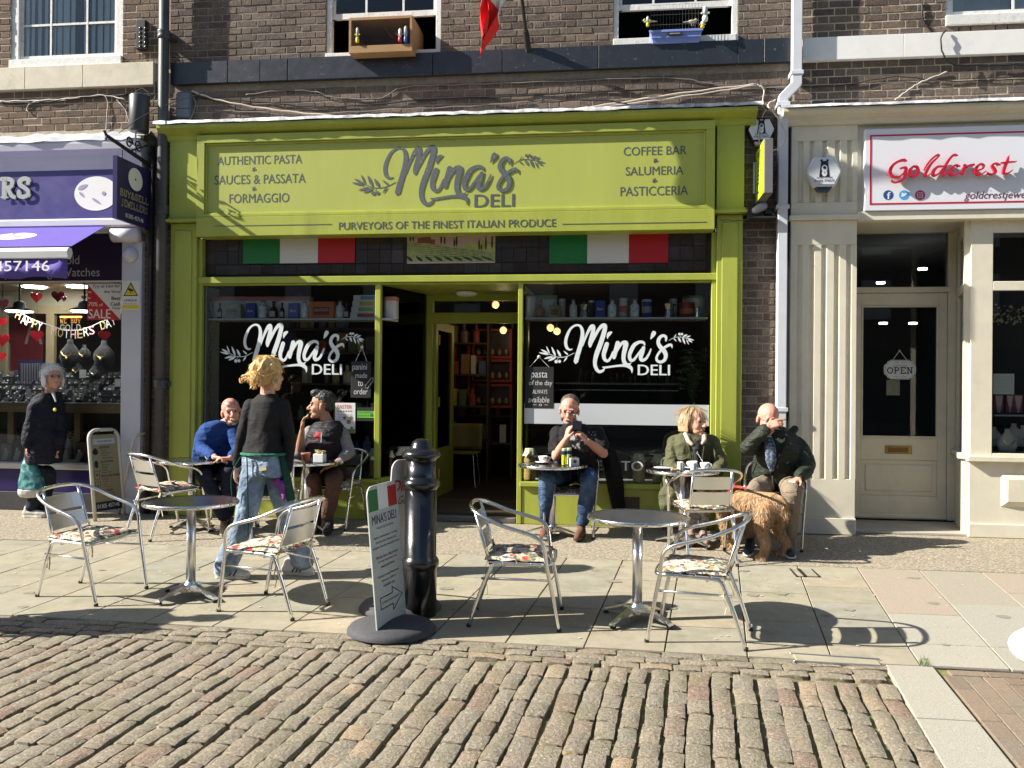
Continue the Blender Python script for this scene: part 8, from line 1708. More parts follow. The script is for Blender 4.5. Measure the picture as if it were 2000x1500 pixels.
def build(label, base, skin, sp, yaw, arms, legs, head, hands, top, topm, trm, bodyfold=.011, toprings=None, grow=.012, hwide=1., tfold=.010, neckp=None, topname='jumper', trname='trousers', sleeve_end=1., topextra=None, trextra=None, tfs=13):
 t = thing('person', label, 'person', base)
 H = headmat(*head); body = MB(); torso(body, sp, yaw, -.018)
 nb = Vector(sp[-1][0]); hb = H @ Vector((-.02, 0, -.06)); body.caps(nb - Vector((0, 0, .04)), hb, .062, .054)
 add_head(body, H, wide=hwide)
 for (S_, E_, W_, r) in arms: limb(body, [(S_, .048 * r), (E_, .040 * r), ((Vector(E_) * .6 + Vector(W_) * .4), .042 * r), (W_, .027 * r)])
 for (Hp, K, A_, T_, r) in legs: limb(body, [(Hp, .075 * r), (K, .052 * r), (Vector(K) * .65 + Vector(A_) * .35, .052 * r), (A_, .034 * r)])
 for h in hands: add_hand(body, *h)
 remesh(body, 'body', skin, t, .0052, 3)
 if topm:
  m = MB(); torso(m, sp if toprings is None else toprings, yaw, grow)
  for (S_, E_, W_, r), se in zip(arms, sleeve_end if isinstance(sleeve_end, (list, tuple)) else [sleeve_end] * 2):
   S_, E_, W_ = Vector(S_), Vector(E_), Vector(W_)
   if se <= .5: limb(m, [(S_, .066 * r + grow * .3), (S_.lerp(E_, se * 2), .060 * r + grow * .3)])
   else: limb(m, [(S_, .062 * r + grow * .5), (S_.lerp(E_, .6), .056 * r + grow * .5), (E_, .050 * r + grow * .5), (E_.lerp(W_, (se - .5) * 2 * .5), .047 * r + grow * .5), (E_.lerp(W_, (se - .5) * 2 * .94), .038 * r + grow * .5)])
  if topextra: topextra(m)
  remesh(m, topname, topm, t, .009, 5, fold=tfold, fs=tfs, sq=(1, 1, .8))
 if trm:
  m = MB(); torso(m, sp[:3] if len(sp) > 4 else sp[:2], yaw, .008)
  for (Hp, K, A_, T_, r) in legs:
   Hp, K, A_ = Vector(Hp), Vector(K), Vector(A_); limb(m, [(Hp, .092 * r), (Hp.lerp(K, .5), .084 * r), (K, .066 * r), (K.lerp(A_, .5), .064 * r), (A_ + Vector((0, 0, .01)), .056 * r)])
  if trextra: trextra(m)
  remesh(m, trname, trm, t, .010, 4, fold=bodyfold, fs=11, sq=(1, 1, .7))
 return t, H
def hair_cap(t, H, balls, mt, strands=(), fold=.006, fs=28, name='hair'):
 m = MB()
 for c, r in balls: m.ball(c, *r, n=16, k=10, m=H)
 for pts, r0_, r1_ in strands:
  C = catmull([tuple(H @ Vector(p)) for p in pts], 3); n = len(C); m.tube(C, [r0_ + (r1_ - r0_) * i / (n - 1) for i in range(n)], 6)
 return remesh(m, name, mt, t, .006, 2, fold=fold, fs=fs)
def strands(t, H, balls, mt, n, L, seed, down=.9, back=.3, stray=.15):
 R = random.Random(seed); m = MB(); Hi = H.to_3x3()
 for i in range(n):
  c, r = R.choice(balls); a = R.uniform(0, 2 * PI); b = R.uniform(-.5, 1.4); u = Vector((math.cos(a) * math.cos(b), math.sin(a) * math.cos(b), math.sin(b))); p = Vector(c) + Vector((u.x * r[0], u.y * r[1], u.z * r[2])) * 1.0
  if p.x > .06 and p.z < .08: continue
  d = Vector((-back, R.uniform(-.35, .35), -down)); d = d - u * d.dot(u); d.normalize(); pts = [p]; q = p
  for k in range(4): d = (d + Vector((R.uniform(-1, 1), R.uniform(-1, 1), R.uniform(-1, 1))) * stray).normalized(); q = q + d * L / 4; v = q - Vector(c); e = math.sqrt((v.x / r[0]) ** 2 + (v.y / r[1]) ** 2 + (v.z / r[2]) ** 2); q = Vector(c) + v / max(e, .01) * (1.03 + .02 * k) if e < 1.04 else q; pts.append(q)
  m.tube([H @ x for x in pts], [.0022, .0022, .002, .0016, .0008], 4, caps=False)
 return m.obj('hair_strands', mt, t, smooth=True, kind='stuff')
def mat_hair(nm, c, c2): return mat(nm, c, .5, col2=c2, mix=.5, ms=40, bump=.5, bs=90, stretch=(1, 1, .35))
A = at
Z = math.radians
Y = -2.43; RW = random.Random(2)
BLK = cloth('black_knit_top', (.014, .013, .014), .8, var=.2, vs=7, wr=.3, ws=5.); JEAN = cloth('pale_blue_denim', (.14, .20, .29), .9, var=.3, vs=5, bump=.4, bs=120, col2=(.27, .34, .42), mix=.5, ms=5, sheen=0.)
sp = [(A(517, 928, Y), .165, .13), (A(517, 900, Y), .165, .13), (A(513, 872, Y), .138, .10), (A(514, 840, Y), .13, .10), (A(519, 808, Y), .138, .10), (A(521, 785, Y), .125, .08), (A(523, 770, Y), .06, .055)]
spt = [(A(514, 886, Y), .166, .13), (A(513, 870, Y), .15, .115)] + sp[3:]
hipL, hipR = A(497, 925, Y - .02), A(540, 925, Y + .04)
legs = [(hipL, A(478, 1015, Y - .10), A(441, 1105, Y - .08), None, 1.08), (hipR, A(560, 1010, Y + .10), A(592, 1092, Y + .10), None, 1.05)]
arms = [(A(489, 793, Y - .0), A(472, 855, Y - .04), A(462, 912, Y + .02), .86), (A(552, 792, Y + .0), A(566, 858, Y + .02), A(560, 925, Y + .03), .9)]
hands = [(A(460, 914, Y + .02), (-.02, .05, -1), (1, .3, 0), .5, .95, -1), (A(561, 927, Y + .03), (-.03, .0, -1), (-1, .2, 0), .9, 1., 1)]
def flare(m):
 for K_, A_ in ((legs[0][1], legs[0][2]), (legs[1][1], legs[1][2])): m.caps(K_.lerp(A_, .25), A_ + Vector((0, 0, .0)), .078, .088)
t, H = build('blonde waitress seen from behind in black top, green apron and pale jeans, walking right', gnd(520, 1125), SKIN, sp, Z(72), arms, legs, (A(527, 732, Y + .02), Z(66), Z(2), 0, 1.14), hands, None, BLK, JEAN, grow=.008, topname='long_sleeved_top', toprings=spt, trname='jeans', trextra=flare, bodyfold=.015, tfold=.006, sleeve_end=.97)
BLOND = mat_hair('golden_blonde_hair', (.62, .37, .13), (.80, .55, .24))
st = []
for i in range(46):
 a = RW.uniform(0, 2 * PI); b = RW.uniform(-.2, 1.2); p = Vector((-.015 + .1 * math.cos(a) * math.cos(b), .088 * math.sin(a) * math.cos(b), .04 + .09 * math.sin(b))); q = Vector((-.115, RW.uniform(-.04, .04), -.01)); mid = (p + q) / 2 + (p - Vector((-.02, 0, .03))).normalized() * .045
 st.append(([p, mid, q], .008, .006))
for i in range(22): y0 = RW.choice((-1, 1)); st.append(([(-.02, y0 * .08, .0), (-.04 + RW.uniform(-.03, .05), y0 * RW.uniform(.09, .115), -.05), (-.06 + RW.uniform(-.05, .05), y0 * RW.uniform(.07, .13), -.085 - RW.uniform(0, .03))], .006, .0025))
for i in range(9): st.append(([(-.03, .06, .03), (-.06 + RW.uniform(-.03, .03), .12, RW.uniform(-.01, .03)), (-.07 + RW.uniform(-.03, .03), .17 + RW.uniform(0, .05), RW.uniform(-.06, 0)), (-.06, .20 + RW.uniform(0, .05), RW.uniform(-.07, -.03))], .006, .0022))
for i in range(9): a = i * .7; st.append(([(-.115 + 0, .045 * math.cos(a), -.01 + .045 * math.sin(a)), (-.155, .03 * math.cos(a + 1), -.01 + .03 * math.sin(a + 1)), (-.14, .012 * math.cos(a + 2), -.01 + .012 * math.sin(a + 2))], .012, .008))
hair_cap(t, H, [((-.022, 0, .045), (.108, .088, .09)), ((-.06, 0, .0), (.07, .082, .07)), ((-.12, 0, -.012), (.042, .05, .045))], BLOND, st, fold=.005, fs=34)
strands(t, H, [((-.022, 0, .045), (.112, .092, .094)), ((-.06, 0, .0), (.074, .086, .074)), ((-.12, 0, -.012), (.045, .053, .048))], BLOND, 300, .06, 3, stray=.14)
face_bits(t, H, SKIN)
WSH = mat('white_trainer_leather', (.55, .54, .5), .5); GSOLE = mat('pale_rubber_sole', (.5, .48, .42), .7)
for heel, toe, yy in ((A(424, 1125, Y - .08), A(486, 1129, Y - .08), 0), (A(556, 1118, Y + .1), A(612, 1117, Y + .1), 0)):
 o = shoe(t, heel, toe, WSH, GSOLE, 1.05, name='trainer')
 d = Vector(toe) - Vector(heel); d.z = 0; L_ = d.length; d.normalize(); sd_ = Vector((d.y, -d.x, 0));
 for k in range(3): c = Vector(heel) + d * L_ * (.38 + .13 * k) + sd_ * .047; c.z = gz(heel.y); m = MB(); m.tube([c + Vector((-.012, 0, .03)), c + Vector((.012, 0, .075)) - sd_ * .014], .006, 5); m.obj('side_stripe', NAVYT, o)
APG = cloth('dark_green_apron', (.008, .055, .035), .85); m = MB(); lat = Vector((-math.sin(Z(72)), math.cos(Z(72)), 0)); fw = Vector((math.cos(Z(72)), math.sin(Z(72)), 0)); vs = []; n = 22
for j in range(7):
 v = j / 6; c = Vector(A(515, 888, Y)).lerp(Vector(A(524, 975, Y)), v)
 for i in range(n + 1): a = Z(-100 + 185 * i / n); vs.append(c + lat * math.sin(a) * (.182 + .035 * v) + fw * math.cos(a) * (.148 + .04 * v))
m.add(vs, [(j * (n + 1) + i, j * (n + 1) + i + 1, (j + 1) * (n + 1) + i + 1, (j + 1) * (n + 1) + i) for j in range(6) for i in range(n)]); o = m.obj('apron', APG, t, smooth=True); o.modifiers.new('thick', 'SOLIDIFY').thickness = .006
m = MB(); m.tube([Vector(A(515, 886, Y)) + lat * math.sin(a) * .186 + fw * math.cos(a) * .152 for a in [2 * PI * i / 24 for i in range(24)]], .012, 6, closed=True); m.obj('apron_waistband', cloth('bright_green_tape', (.03, .16, .10), .8), t)
bk = Vector(A(503, 888, Y)) - fw * .15; m = MB(); m.tube(catmull([bk, bk + Vector((-.03, -.02, -.02)), bk + Vector((-.09, -.03, -.16)), bk + Vector((-.08, -.03, -.33))], 4), .005, 5); m.tube(catmull([bk, bk + Vector((.03, -.02, -.02)), bk + Vector((.045, -.03, -.3)), bk + Vector((.05, -.03, -.62))], 4), .005, 5); m.obj('apron_string', APG, t)
c = Vector(A(540, 913, Y)) - fw * .16; MB().box(-.03, .03, -.004, .004, -.012, .012, Matrix.Translation(c) @ Matrix.Rotation(-.2, 4, 'Y')).obj('notepad', mat('cream_notepad', (.6, .55, .3), .8), t)
m = MB(); c = Vector(A(557, 950, Y - .05)); m.ball(c + Vector((-.01, -.02, .0)), .035, .03, .05); m.caps(c, c + Vector((-.06, -.02, .04)), .02, .03); m.caps(c, c + Vector((.0, -.03, -.09)), .03, .015); tag(remesh(m, 'cleaning_cloth', mat('purple_microfibre', (.22, .04, .26), .9), None, .007, 2, .006, 40), 'crumpled purple cleaning cloth in the waitress right hand', 'cloth')
Y = -.36; NAVY = cloth('navy_padded_coat', (.010, .011, .022), .75, var=.2);
sp = [(A(86, 903, Y), .155, .13), (A(87, 885, Y), .165, .14), (A(88, 850, Y), .165, .14), (A(89, 810, Y), .16, .125), (A(93, 782, Y), .14, .10), (A(97, 768, Y), .09, .075)]
legs = [(A(75, 925, Y - .03), A(72, 960, Y - .04), A(62, 993, Y - .04), None, 1.0), (A(92, 925, Y + .05), A(90, 960, Y + .06), A(84, 993, Y + .06), None, 1.0)]
arms = [(A(72, 795, Y - .12), A(57, 842, Y - .18), A(55, 872, Y - .16), 1.12), (A(112, 795, Y + .06), A(118, 845, Y + .06), A(112, 880, Y + .0), 1.)]
hands = [(A(55, 873, Y - .16), (.0, -.05, -1), (1, .2, 0), 1.0, .9, 1), (A(112, 880, Y), (0, -.2, -1), (-1, 0, 0), .6, .9, 1)]
t, H = build('white-haired woman in a navy padded coat carrying a teal bag past the jewellery window', gnd(75, 1000), SKIN, sp, Z(-14), arms, legs, (A(103, 737, Y - .02), Z(-36), Z(6), 0, 1.1), hands, None, NAVY, cloth('dark_navy_trousers', (.02, .023, .04)), grow=.02, topname='padded_coat', tfold=.020, tfs=9, sleeve_end=.95)
WHH = mat_hair('white_hair', (.8, .8, .8), (.6, .6, .61)); hair_cap(t, H, [((-.03, 0, .05), (.108, .092, .086)), ((-.055, 0, -.02), (.06, .092, .09)), ((.0, .085, -.03), (.045, .018, .07)), ((.0, -.085, -.03), (.045, .018, .07)), ((.05, 0, .085), (.04, .06, .03))], WHH, fold=.004, fs=40); strands(t, H, [((-.03, 0, .05), (.112, .096, .09))], WHH, 150, .08, 6, stray=.15); face_bits(t, H, SKIN, glasses=True)
for a, b in ((A(48, 1000, Y - .04), A(92, 1000, Y - .05)), (A(70, 998, Y + .06), A(108, 998, Y + .06))): shoe(t, a, b, mat('pale_grey_trainer', (.42, .40, .37), .6), GSOLE, .95)
m = MB(); c = Vector(A(107, 800, Y - .17)); m.ball(c, .02, .008, .02, n=6); m.obj('daffodil_brooch', YEL, t); m = MB(); m.caps(A(104, 768, Y - .07), A(109, 784, Y - .10), .018, .007); m.obj('pale_collar', mat('pale_blue_shirt', (.4, .42, .45), .8), t)
BAG = mat('teal_patterned_bag', (.012, .10, .11), .4, col2=(.16, .42, .40), mix=.56, ms=16, bump=.3, bs=20)
t = thing('shopping_bag', 'bulging teal patterned shopping bag with red handles in the white-haired woman hand', 'bag', A(62, 965, -.46)); Yb2 = -.46; m = MB()
loft(m, [(A(x, y, Yb2), Vector((a, 0, 0)), Vector((0, b, 0))) for x, y, a, b in ((56, 893, .04, .03), (58, 905, .075, .05), (60, 925, .11, .07), (62, 945, .14, .085), (63, 955, .15, .09))]); remesh(m, 'bag_body', BAG, t, .008, 3, .010, 14)
m = MB(); loft(m, [(A(x, y, Yb2), Vector((a, 0, 0)), Vector((0, b, 0))) for x, y, a, b in ((63, 955, .152, .092), (60, 964, .13, .085), (56, 971, .08, .06))]); remesh(m, 'bag_base', mat('white_bag_base', (.5, .5, .47), .5), t, .008, 3, .006, 14)
for s in (-1, 1): m = MB(); m.tube([A(56 + s * 5, 898, Yb2 - .01), A(56 + s * 3, 884, Yb2), A(56, 878, Yb2)], .012, 6); m.obj('handle', REDP, t)
Y = -.50; BLU = cloth('blue_jumper', (.018, .055, .20), .9, var=.12)
sp = [(A(415, 925, Y + .12), .18, .14), (A(415, 900, Y + .10), .19, .15), (A(418, 868, Y + .05), .19, .15), (A(423, 845, Y + .02), .185, .13), (A(431, 828, Y), .15, .09), (A(438, 822, Y), .08, .07)]
legs = [(A(400, 920, Y + .08), A(398, 928, Y - .42), A(437, 1008, Y - .36), None, 1.1), (A(432, 920, Y + .08), A(448, 925, Y - .36), A(446, 1000, Y - .30), None, 1.1)]
arms = [(A(402, 842, Y + .0), A(393, 878, Y - .1), A(420, 893, Y - .34), 1.08), (A(455, 842, Y), A(468, 880, Y - .1), A(450, 895, Y - .34), 1.08)]
hands = [(A(420, 893, Y - .34), (.9, -.2, -.1), (0, -.3, -1), .5, 1., 1), (A(450, 895, Y - .34), (-.9, -.3, 0), (0, 0, -1), .5, 1., -1)]
t, H = build('smiling grey-bearded man in a blue jumper with spectacles pushed up on his bald head', gnd(430, 1030), SKIN2, sp, Z(-70), arms, legs, (A(452, 805, Y - .06), Z(-62), Z(2), Z(10), 1.2), hands, None, BLU, cloth('navy_trousers', (.014, .017, .032)), topname='blue_jumper', sleeve_end=.93, tfold=.013)
face_bits(t, H, SKIN2, glasses=Vector((-.03, 0, .085)), smile=True, brow=mat('grey_brow', (.3, .28, .26), .8)); GREYB = mat_hair('grey_beard', (.20, .175, .155), (.12, .10, .09)); hair_cap(t, H, [((.042, 0, -.086), (.044, .046, .024)), ((.015, .052, -.055), (.035, .012, .03)), ((.015, -.052, -.055), (.035, .012, .03))], GREYB, fold=.003, name='beard')
TAN = mat('tan_suede', (.30, .20, .12), .9)
shoe(t, A(438, 1015, Y - .26), A(438, 1028, Y - .58), TAN, GSOLE, 1., name='trainer'); shoe(t, A(452, 1012, Y - .22), A(458, 1024, Y - .5), TAN, GSOLE, 1., name='trainer')
Y = -.36; GIL = cloth('dark_quilted_body_warmer', (.009, .009, .013), .6, var=.2, prints=[(tuple(A(620, 851, Y - .16)), .05, (.45, .03, .04), 120, .48)]); GRS = cloth('grey_marl_sleeves', (.25, .23, .22), .95)
sp = [(A(635, 925, Y + .08), .18, .15), (A(635, 900, Y + .06), .19, .17), (A(634, 872, Y + .02), .185, .16), (A(636, 848, Y + .0), .185, .14), (A(640, 832, Y), .155, .09), (A(641, 822, Y), .08, .07)]
legs = [(A(622, 925, Y + .05), A(612, 938, Y - .34), A(620, 1005, Y - .24), None, 1.1), (A(650, 925, Y + .05), A(652, 942, Y - .40), A(640, 1008, Y - .30), None, 1.15)]
arms = [(A(606, 846, Y - .0), A(584, 886, Y - .16), A(590, 842, Y - .30), 1.02), (A(668, 846, Y), A(682, 884, Y - .04), A(655, 906, Y - .26), 1.05)]
hands = [(A(590, 840, Y - .30), (.12, -.05, 1), (.7, .1, -.1), .55, 1.05, -1), (A(654, 907, Y - .27), (-1, -.25, -.35), (0, 0, -1), .35, 1.05, 1)]
t, H = build('dark-haired man in a black body warmer and apron turned left, smoking', gnd(635, 1030), SKIN3, sp, Z(-105), arms, legs, (A(628, 793, Y - .04), Z(-168), Z(4), 0, 1.2), hands, None, GRS, cloth('brown_trousers', (.10, .055, .04)), topname='grey_shirt', sleeve_end=[.5, .76], tfold=.009)
m = MB(); torso(m, sp[1:], Z(-105), .026);
for s_ in (A(612, 846, Y), A(662, 846, Y)): m.ball(s_, .075)
remesh(m, 'body_warmer', GIL, t, .009, 4, .010, 10, (.3, .3, 2.5)); face_bits(t, H, SKIN3, brow=BLACKM)
m = MB(); torso(m, [(A(632, 945, Y + .0), .19, .17), (A(634, 870, Y - .02), .18, .17), (A(635, 862, Y - .02), .15, .165)], Z(-105), .03); remesh(m, 'apron', cloth('black_brown_apron', (.02, .012, .014)), t, .01, 4, .006, 12)
hair_cap(t, H, [((-.025, 0, .065), (.098, .078, .072)), ((-.06, 0, .02), (.05, .074, .06)), ((.05, 0, .105), (.05, .05, .035))], mat_hair('black_hair', (.015, .013, .012), (.04, .037, .035)), fold=.008, fs=50)
shoe(t, A(622, 1010, Y - .2), A(612, 1030, Y - .5), BLACKM, BLACKM); shoe(t, A(645, 1015, Y - .24), A(636, 1034, Y - .56), BLACKM, BLACKM)
m = MB(); w = A(655, 906, Y - .26); w2 = A(664, 901, Y - .23); d = (w2 - w).normalized(); m.tube([w2 - d * .012, w2 + d * .014], .037, 12); m.obj('watch', SIL, t)
m = MB(); m.tube([A(632, 836, Y - .12), A(628, 850, Y - .175), A(627, 864, Y - .2)], .005, 5); m.obj('zip', SIL, t)
m = MB(); m.tube([A(626, 826, Y - .05), A(630, 840, Y - .13), A(645, 828, Y - .08)], .011, 6); m.obj('shirt_collar', GRS, t, smooth=True)
p = A(597, 815, Y - .33); m = MB(); m.tube([p, p + Vector((.035, -.02, .03))], .0045, 6); o = tag(m.obj('cigarette', WHITE), 'cigarette between the fingers of the man in the black body warmer', 'cigarette')
Y = -.26; TS = cloth('black_t_shirt', (.012, .011, .012), .85, prints=[(tuple(A(1130, 862, Y - .15)), .10, (.30, .28, .29), 22, .53), (tuple(A(1158, 842, Y - .12)), .06, (.30, .28, .29), 30, .52)]); DJ = cloth('dark_blue_denim', (.028, .055, .12), .9, var=.3, vs=6, col2=(.07, .12, .2), mix=.55, ms=6)
sp = [(A(1122, 935, Y + .06), .19, .15), (A(1123, 912, Y + .04), .205, .19), (A(1124, 882, Y + .0), .205, .20), (A(1126, 858, Y + .0), .20, .165), (A(1126, 840, Y), .17, .10), (A(1124, 828, Y), .085, .07)]
legs = [(A(1103, 930, Y + .05), A(1068, 932, Y - .40), A(1066, 1010, Y - .28), None, 1.12), (A(1145, 930, Y + .05), A(1152, 936, Y - .42), A(1138, 1018, Y - .32), None, 1.12)]
arms = [(A(1088, 848, Y), A(1086, 892, Y - .16), A(1106, 858, Y - .30), 1.12), (A(1166, 846, Y), A(1179, 886, Y - .14), A(1148, 862, Y - .30), 1.12)]
hands = [(A(1106, 857, Y - .30), (.25, -.05, 1), (.8, .4, -.1), .7, 1.08, -1), (A(1147, 861, Y - .30), (-.62, -.05, .62), (-.5, .3, -.5), .8, 1.08, -1)]
t, H = build('seated man in black T-shirt and jeans with glasses, looking down at his phone', gnd(1100, 1045), SKIN2, sp, Z(-88), arms, legs, (A(1112, 802, Y - .08), Z(-92), Z(-10), Z(-4), 1.2), hands, None, TS, DJ, topname='t_shirt', sleeve_end=.32, grow=.014, tfold=.013, trname='jeans', bodyfold=.013)
face_bits(t, H, SKIN2, glasses=True, brow=mat('grey_brow', 0)); hair_cap(t, H, [((-.035, 0, .06), (.092, .080, .075)), ((-.04, .0, .0), (.06, .082, .05))], mat_hair('short_brown_grey_hair', (.05, .035, .028), (.13, .10, .085)), fold=.002, fs=60); hair_cap(t, H, [((.055, 0, -.092), (.042, .04, .022)), ((.03, .052, -.055), (.035, .012, .03)), ((.03, -.052, -.055), (.035, .012, .03))], GREYB, fold=.003, name='beard')
BRB = mat('brown_suede_boot', (.13, .055, .03), .9);
for a, b in ((A(1066, 1020, Y - .22), A(1062, 1040, Y - .54)), (A(1137, 1028, Y - .28), A(1127, 1050, Y - .58))): shoe(t, a, b, BRB, mat('dark_sole', (.05, .03, .02), .8), 1.08, name='boot')
c = A(1127, 831, Y - .40); ph = MB().box(-.045, .045, -.005, .005, -.06, .06, Matrix.Translation(c) @ Matrix.Rotation(.15, 4, 'Z') @ Matrix.Rotation(-.75, 4, 'X') @ Matrix.Rotation(.12, 4, 'Y')); o = ph.obj('phone', mat('phone_case', (.01, .01, .012), .25), None); bevel(o, .004); tag(o, 'black mobile phone held up by the man in the black T-shirt', 'phone')
m = MB(); pts = [A(1172, 850, .0), A(1186, 880, -.06), A(1192, 915, -.12), A(1200, 955, -.10), A(1206, 1000, -.1)]; m.chain([(p, r) for p, r in zip(pts, (.035, .055, .065, .06, .04))]); m.chain([(p + Vector((.05, .02, 0)), r) for p, r in zip(pts[1:], (.03, .045, .05, .035))]); tag(remesh(m, 'coat', cloth('black_hung_coat', (.006, .006, .008)), None, .011, 4, .016, 12, (1.4, 1.4, .3)), 'black coat draped over the back of the phone man chair, hanging down its right side', 'coat')
Y = -.30; OLV = cloth('olive_wax_coat', (.085, .085, .042), .7, var=.15)
sp = [(A(1352, 940, Y + .06), .19, .15), (A(1352, 915, Y + .04), .20, .17), (A(1352, 890, Y + .02), .195, .165), (A(1353, 868, Y), .19, .14), (A(1354, 852, Y), .16, .10), (A(1355, 845, Y), .09, .08)]
legs = [(A(1338, 935, Y + .02), A(1330, 945, Y - .42), A(1352, 1018, Y - .36), None, 1.05), (A(1368, 935, Y + .02), A(1374, 945, Y - .42), A(1372, 1022, Y - .38), None, 1.05)]
arms = [(A(1318, 866, Y), A(1309, 908, Y - .10), A(1335, 925, Y - .32), 1.08), (A(1388, 864, Y), A(1408, 905, Y - .10), A(1398, 928, Y - .30), 1.08)]
hands = [(A(1337, 926, Y - .33), (.5, -.2, -.6), (0, 0, -1), .5, .95, 1), (A(1397, 929, Y - .31), (-.7, -.4, .05), (0, 0, -1), .6, .95, -1)]
def coatskirt(m): m.chain([(A(1312, 930, Y - .05), .08), (A(1303, 960, Y - .18), .075), (A(1298, 990, Y - .22), .06)]); m.chain([(A(1335, 930, Y - .1), .09), (A(1318, 950, Y - .3), .07), (A(1312, 985, Y - .34), .05)])
t, H = build('woman in an olive coat with blonde-grey bobbed hair looking right across the crowded table', gnd(1355, 1050), SKIN, sp, Z(-80), arms, legs, (A(1357, 824, Y - .05), Z(-44), Z(0), 0, 1.17), hands, None, OLV, cloth('floral_trousers', (.45, .42, .40), .9, col2=(.05, .06, .1), mix=.54, ms=26), topname='olive_coat', topextra=coatskirt, sleeve_end=.95, tfold=.020)
face_bits(t, H, SKIN); hs_ = []
for s in (1, -1):
 for i in range(7): hs_.append(([(.02 - i * .015, s * .04, .112), (.010 - i * .016, s * .083, .05), (-.005 - i * .016, s * .087, -.03), (-.005 - i * .016, s * .080, -.085)], .011, .007))
hair_cap(t, H, [((-.032, 0, .052), (.10, .083, .082)), ((-.06, 0, -.02), (.05, .08, .08))], mat_hair('blonde_grey_hair', (.36, .23, .11), (.48, .36, .22)), hs_, fold=.003, fs=45)
strands(t, H, [((-.032, 0, .052), (.103, .087, .085))], MATS['blonde_grey_hair'], 160, .11, 5, down=1., back=.1, stray=.02)
m = MB(); m.chain([(A(1339, 848, Y - .09), .024), (A(1345, 862, Y - .15), .024), (A(1352, 868, Y - .17), .018)]); m.chain([(A(1375, 848, Y - .09), .024), (A(1376, 860, Y - .15), .026), (A(1372, 866, Y - .17), .016)]); remesh(m, 'pale_collar', mat('cream_cord_collar', (.5, .42, .34), .9), t, .007, 2)
DKO = cloth('dark_olive_edge', (.035, .035, .018)); m = MB(); loft(m, [(A(1358, 856, Y - .10), Vector((.03, 0, 0)), Vector((0, .03, 0))), (A(1360, 875, Y - .165), Vector((.04, 0, 0)), Vector((0, .03, 0))), (A(1360, 915, Y - .19), Vector((.02, 0, 0)), Vector((0, .03, 0)))]); remesh(m, 'grey_sweater', cloth('dark_grey_sweater', (.03, .03, .03)), t, .008, 3)
for pts in ([(1344, 862, -.14), (1348, 885, -.19), (1354, 915, -.20), (1356, 935, -.18)], [(1376, 862, -.14), (1374, 885, -.19), (1368, 915, -.20), (1362, 935, -.18)]): m = MB(); m.tube(catmull([tuple(A(x, y, Y + d)) for x, y, d in pts], 4), .010, 6); m.obj('coat_edge', DKO, t, smooth=True)
PAT = mat('patterned_brown_boot', (.16, .09, .07), .8, col2=(.35, .28, .24), mix=.5, ms=60)
shoe(t, A(1350, 1025, Y - .3), A(1352, 1044, Y - .6), PAT, BLACKM, name='boot'); shoe(t, A(1373, 1030, Y - .32), A(1380, 1050, Y - .62), PAT, BLACKM, name='boot')
Y = -.66; JK = cloth('dark_green_padded_jacket', (.026, .032, .022), .6, var=.12, prints=[(tuple(A(1537, 848, Y - .14)), .025, (.4, .4, .38), 60, .45)])
sp = [(A(1515, 950, Y + .08), .18, .15), (A(1515, 925, Y + .06), .19, .18), (A(1517, 895, Y + .02), .19, .19), (A(1520, 868, Y), .185, .16), (A(1519, 850, Y), .15, .10), (A(1516, 840, Y), .09, .08)]
legs = [(A(1496, 948, Y + .04), A(1474, 958, Y - .42), A(1464, 1040, Y - .30), None, 1.15), (A(1540, 948, Y + .04), A(1548, 962, Y - .44), A(1540, 1055, Y - .32), None, 1.15)]
arms = [(A(1490, 866, Y - .02), A(1460, 874, Y - .18), A(1500, 834, Y - .30), 1.1), (A(1555, 868, Y), A(1578, 908, Y - .08), A(1560, 934, Y - .30), 1.15)]
hands = [(A(1500, 833, Y - .30), (.85, -.05, .35), (.1, .8, -.5), .7, 1.05, 1), (A(1560, 935, Y - .31), (-.55, -.5, -.2), (0, 0, -1), .9, 1.08, 1)]
def collar(m): m.chain([(A(1540, 848, Y - .02), .035), (A(1552, 838, Y - .03), .03)]); m.chain([(A(1494, 852, Y + .02), .035), (A(1500, 842, Y + .08), .035), (A(1530, 842, Y + .09), .035)])
t, H = build('bald man in a green padded jacket raising one hand to his face', gnd(1510, 1080), SKIN2, sp, Z(-85), arms, legs, (A(1500, 819, Y - .08), Z(-78), Z(-10), Z(-6), 1.22), hands, None, JK, cloth('stone_trousers', (.22, .175, .125), .9), topname='padded_jacket', topextra=collar, grow=.022, tfold=.018, tfs=9, sleeve_end=.95, bodyfold=.015)
face_bits(t, H, SKIN2, glasses=True)
m = MB(); loft(m, [(A(1500, 852, Y - .16), Vector((.035, 0, 0)), Vector((0, .03, 0))), (A(1504, 870, Y - .235), Vector((.05, 0, 0)), Vector((0, .03, 0))), (A(1506, 900, Y - .265), Vector((.05, 0, 0)), Vector((0, .03, 0))), (A(1507, 922, Y - .25), Vector((.015, 0, 0)), Vector((0, .02, 0)))]); remesh(m, 'patterned_shirt', mat('blue_white_shirt', (.03, .05, .09), .8, col2=(.3, .36, .42), mix=.58, ms=40), t, .008, 3)
ZP = mat('zip_metal', (.3, .3, .3), .4, metal=.8); DKG = cloth('dark_jacket_edge', (.010, .013, .010))
for s_, pts in ((1, [(1496, 850, -.13), (1494, 872, -.225), (1500, 900, -.26), (1508, 928, -.235)]), (-1, [(1534, 850, -.10), (1530, 872, -.215), (1518, 900, -.26), (1509, 928, -.235)])): m = MB(); m.tube(catmull([tuple(A(x, y, Y + d)) for x, y, d in pts], 4), .014, 6); m.obj('jacket_edge', DKG, t, smooth=True)
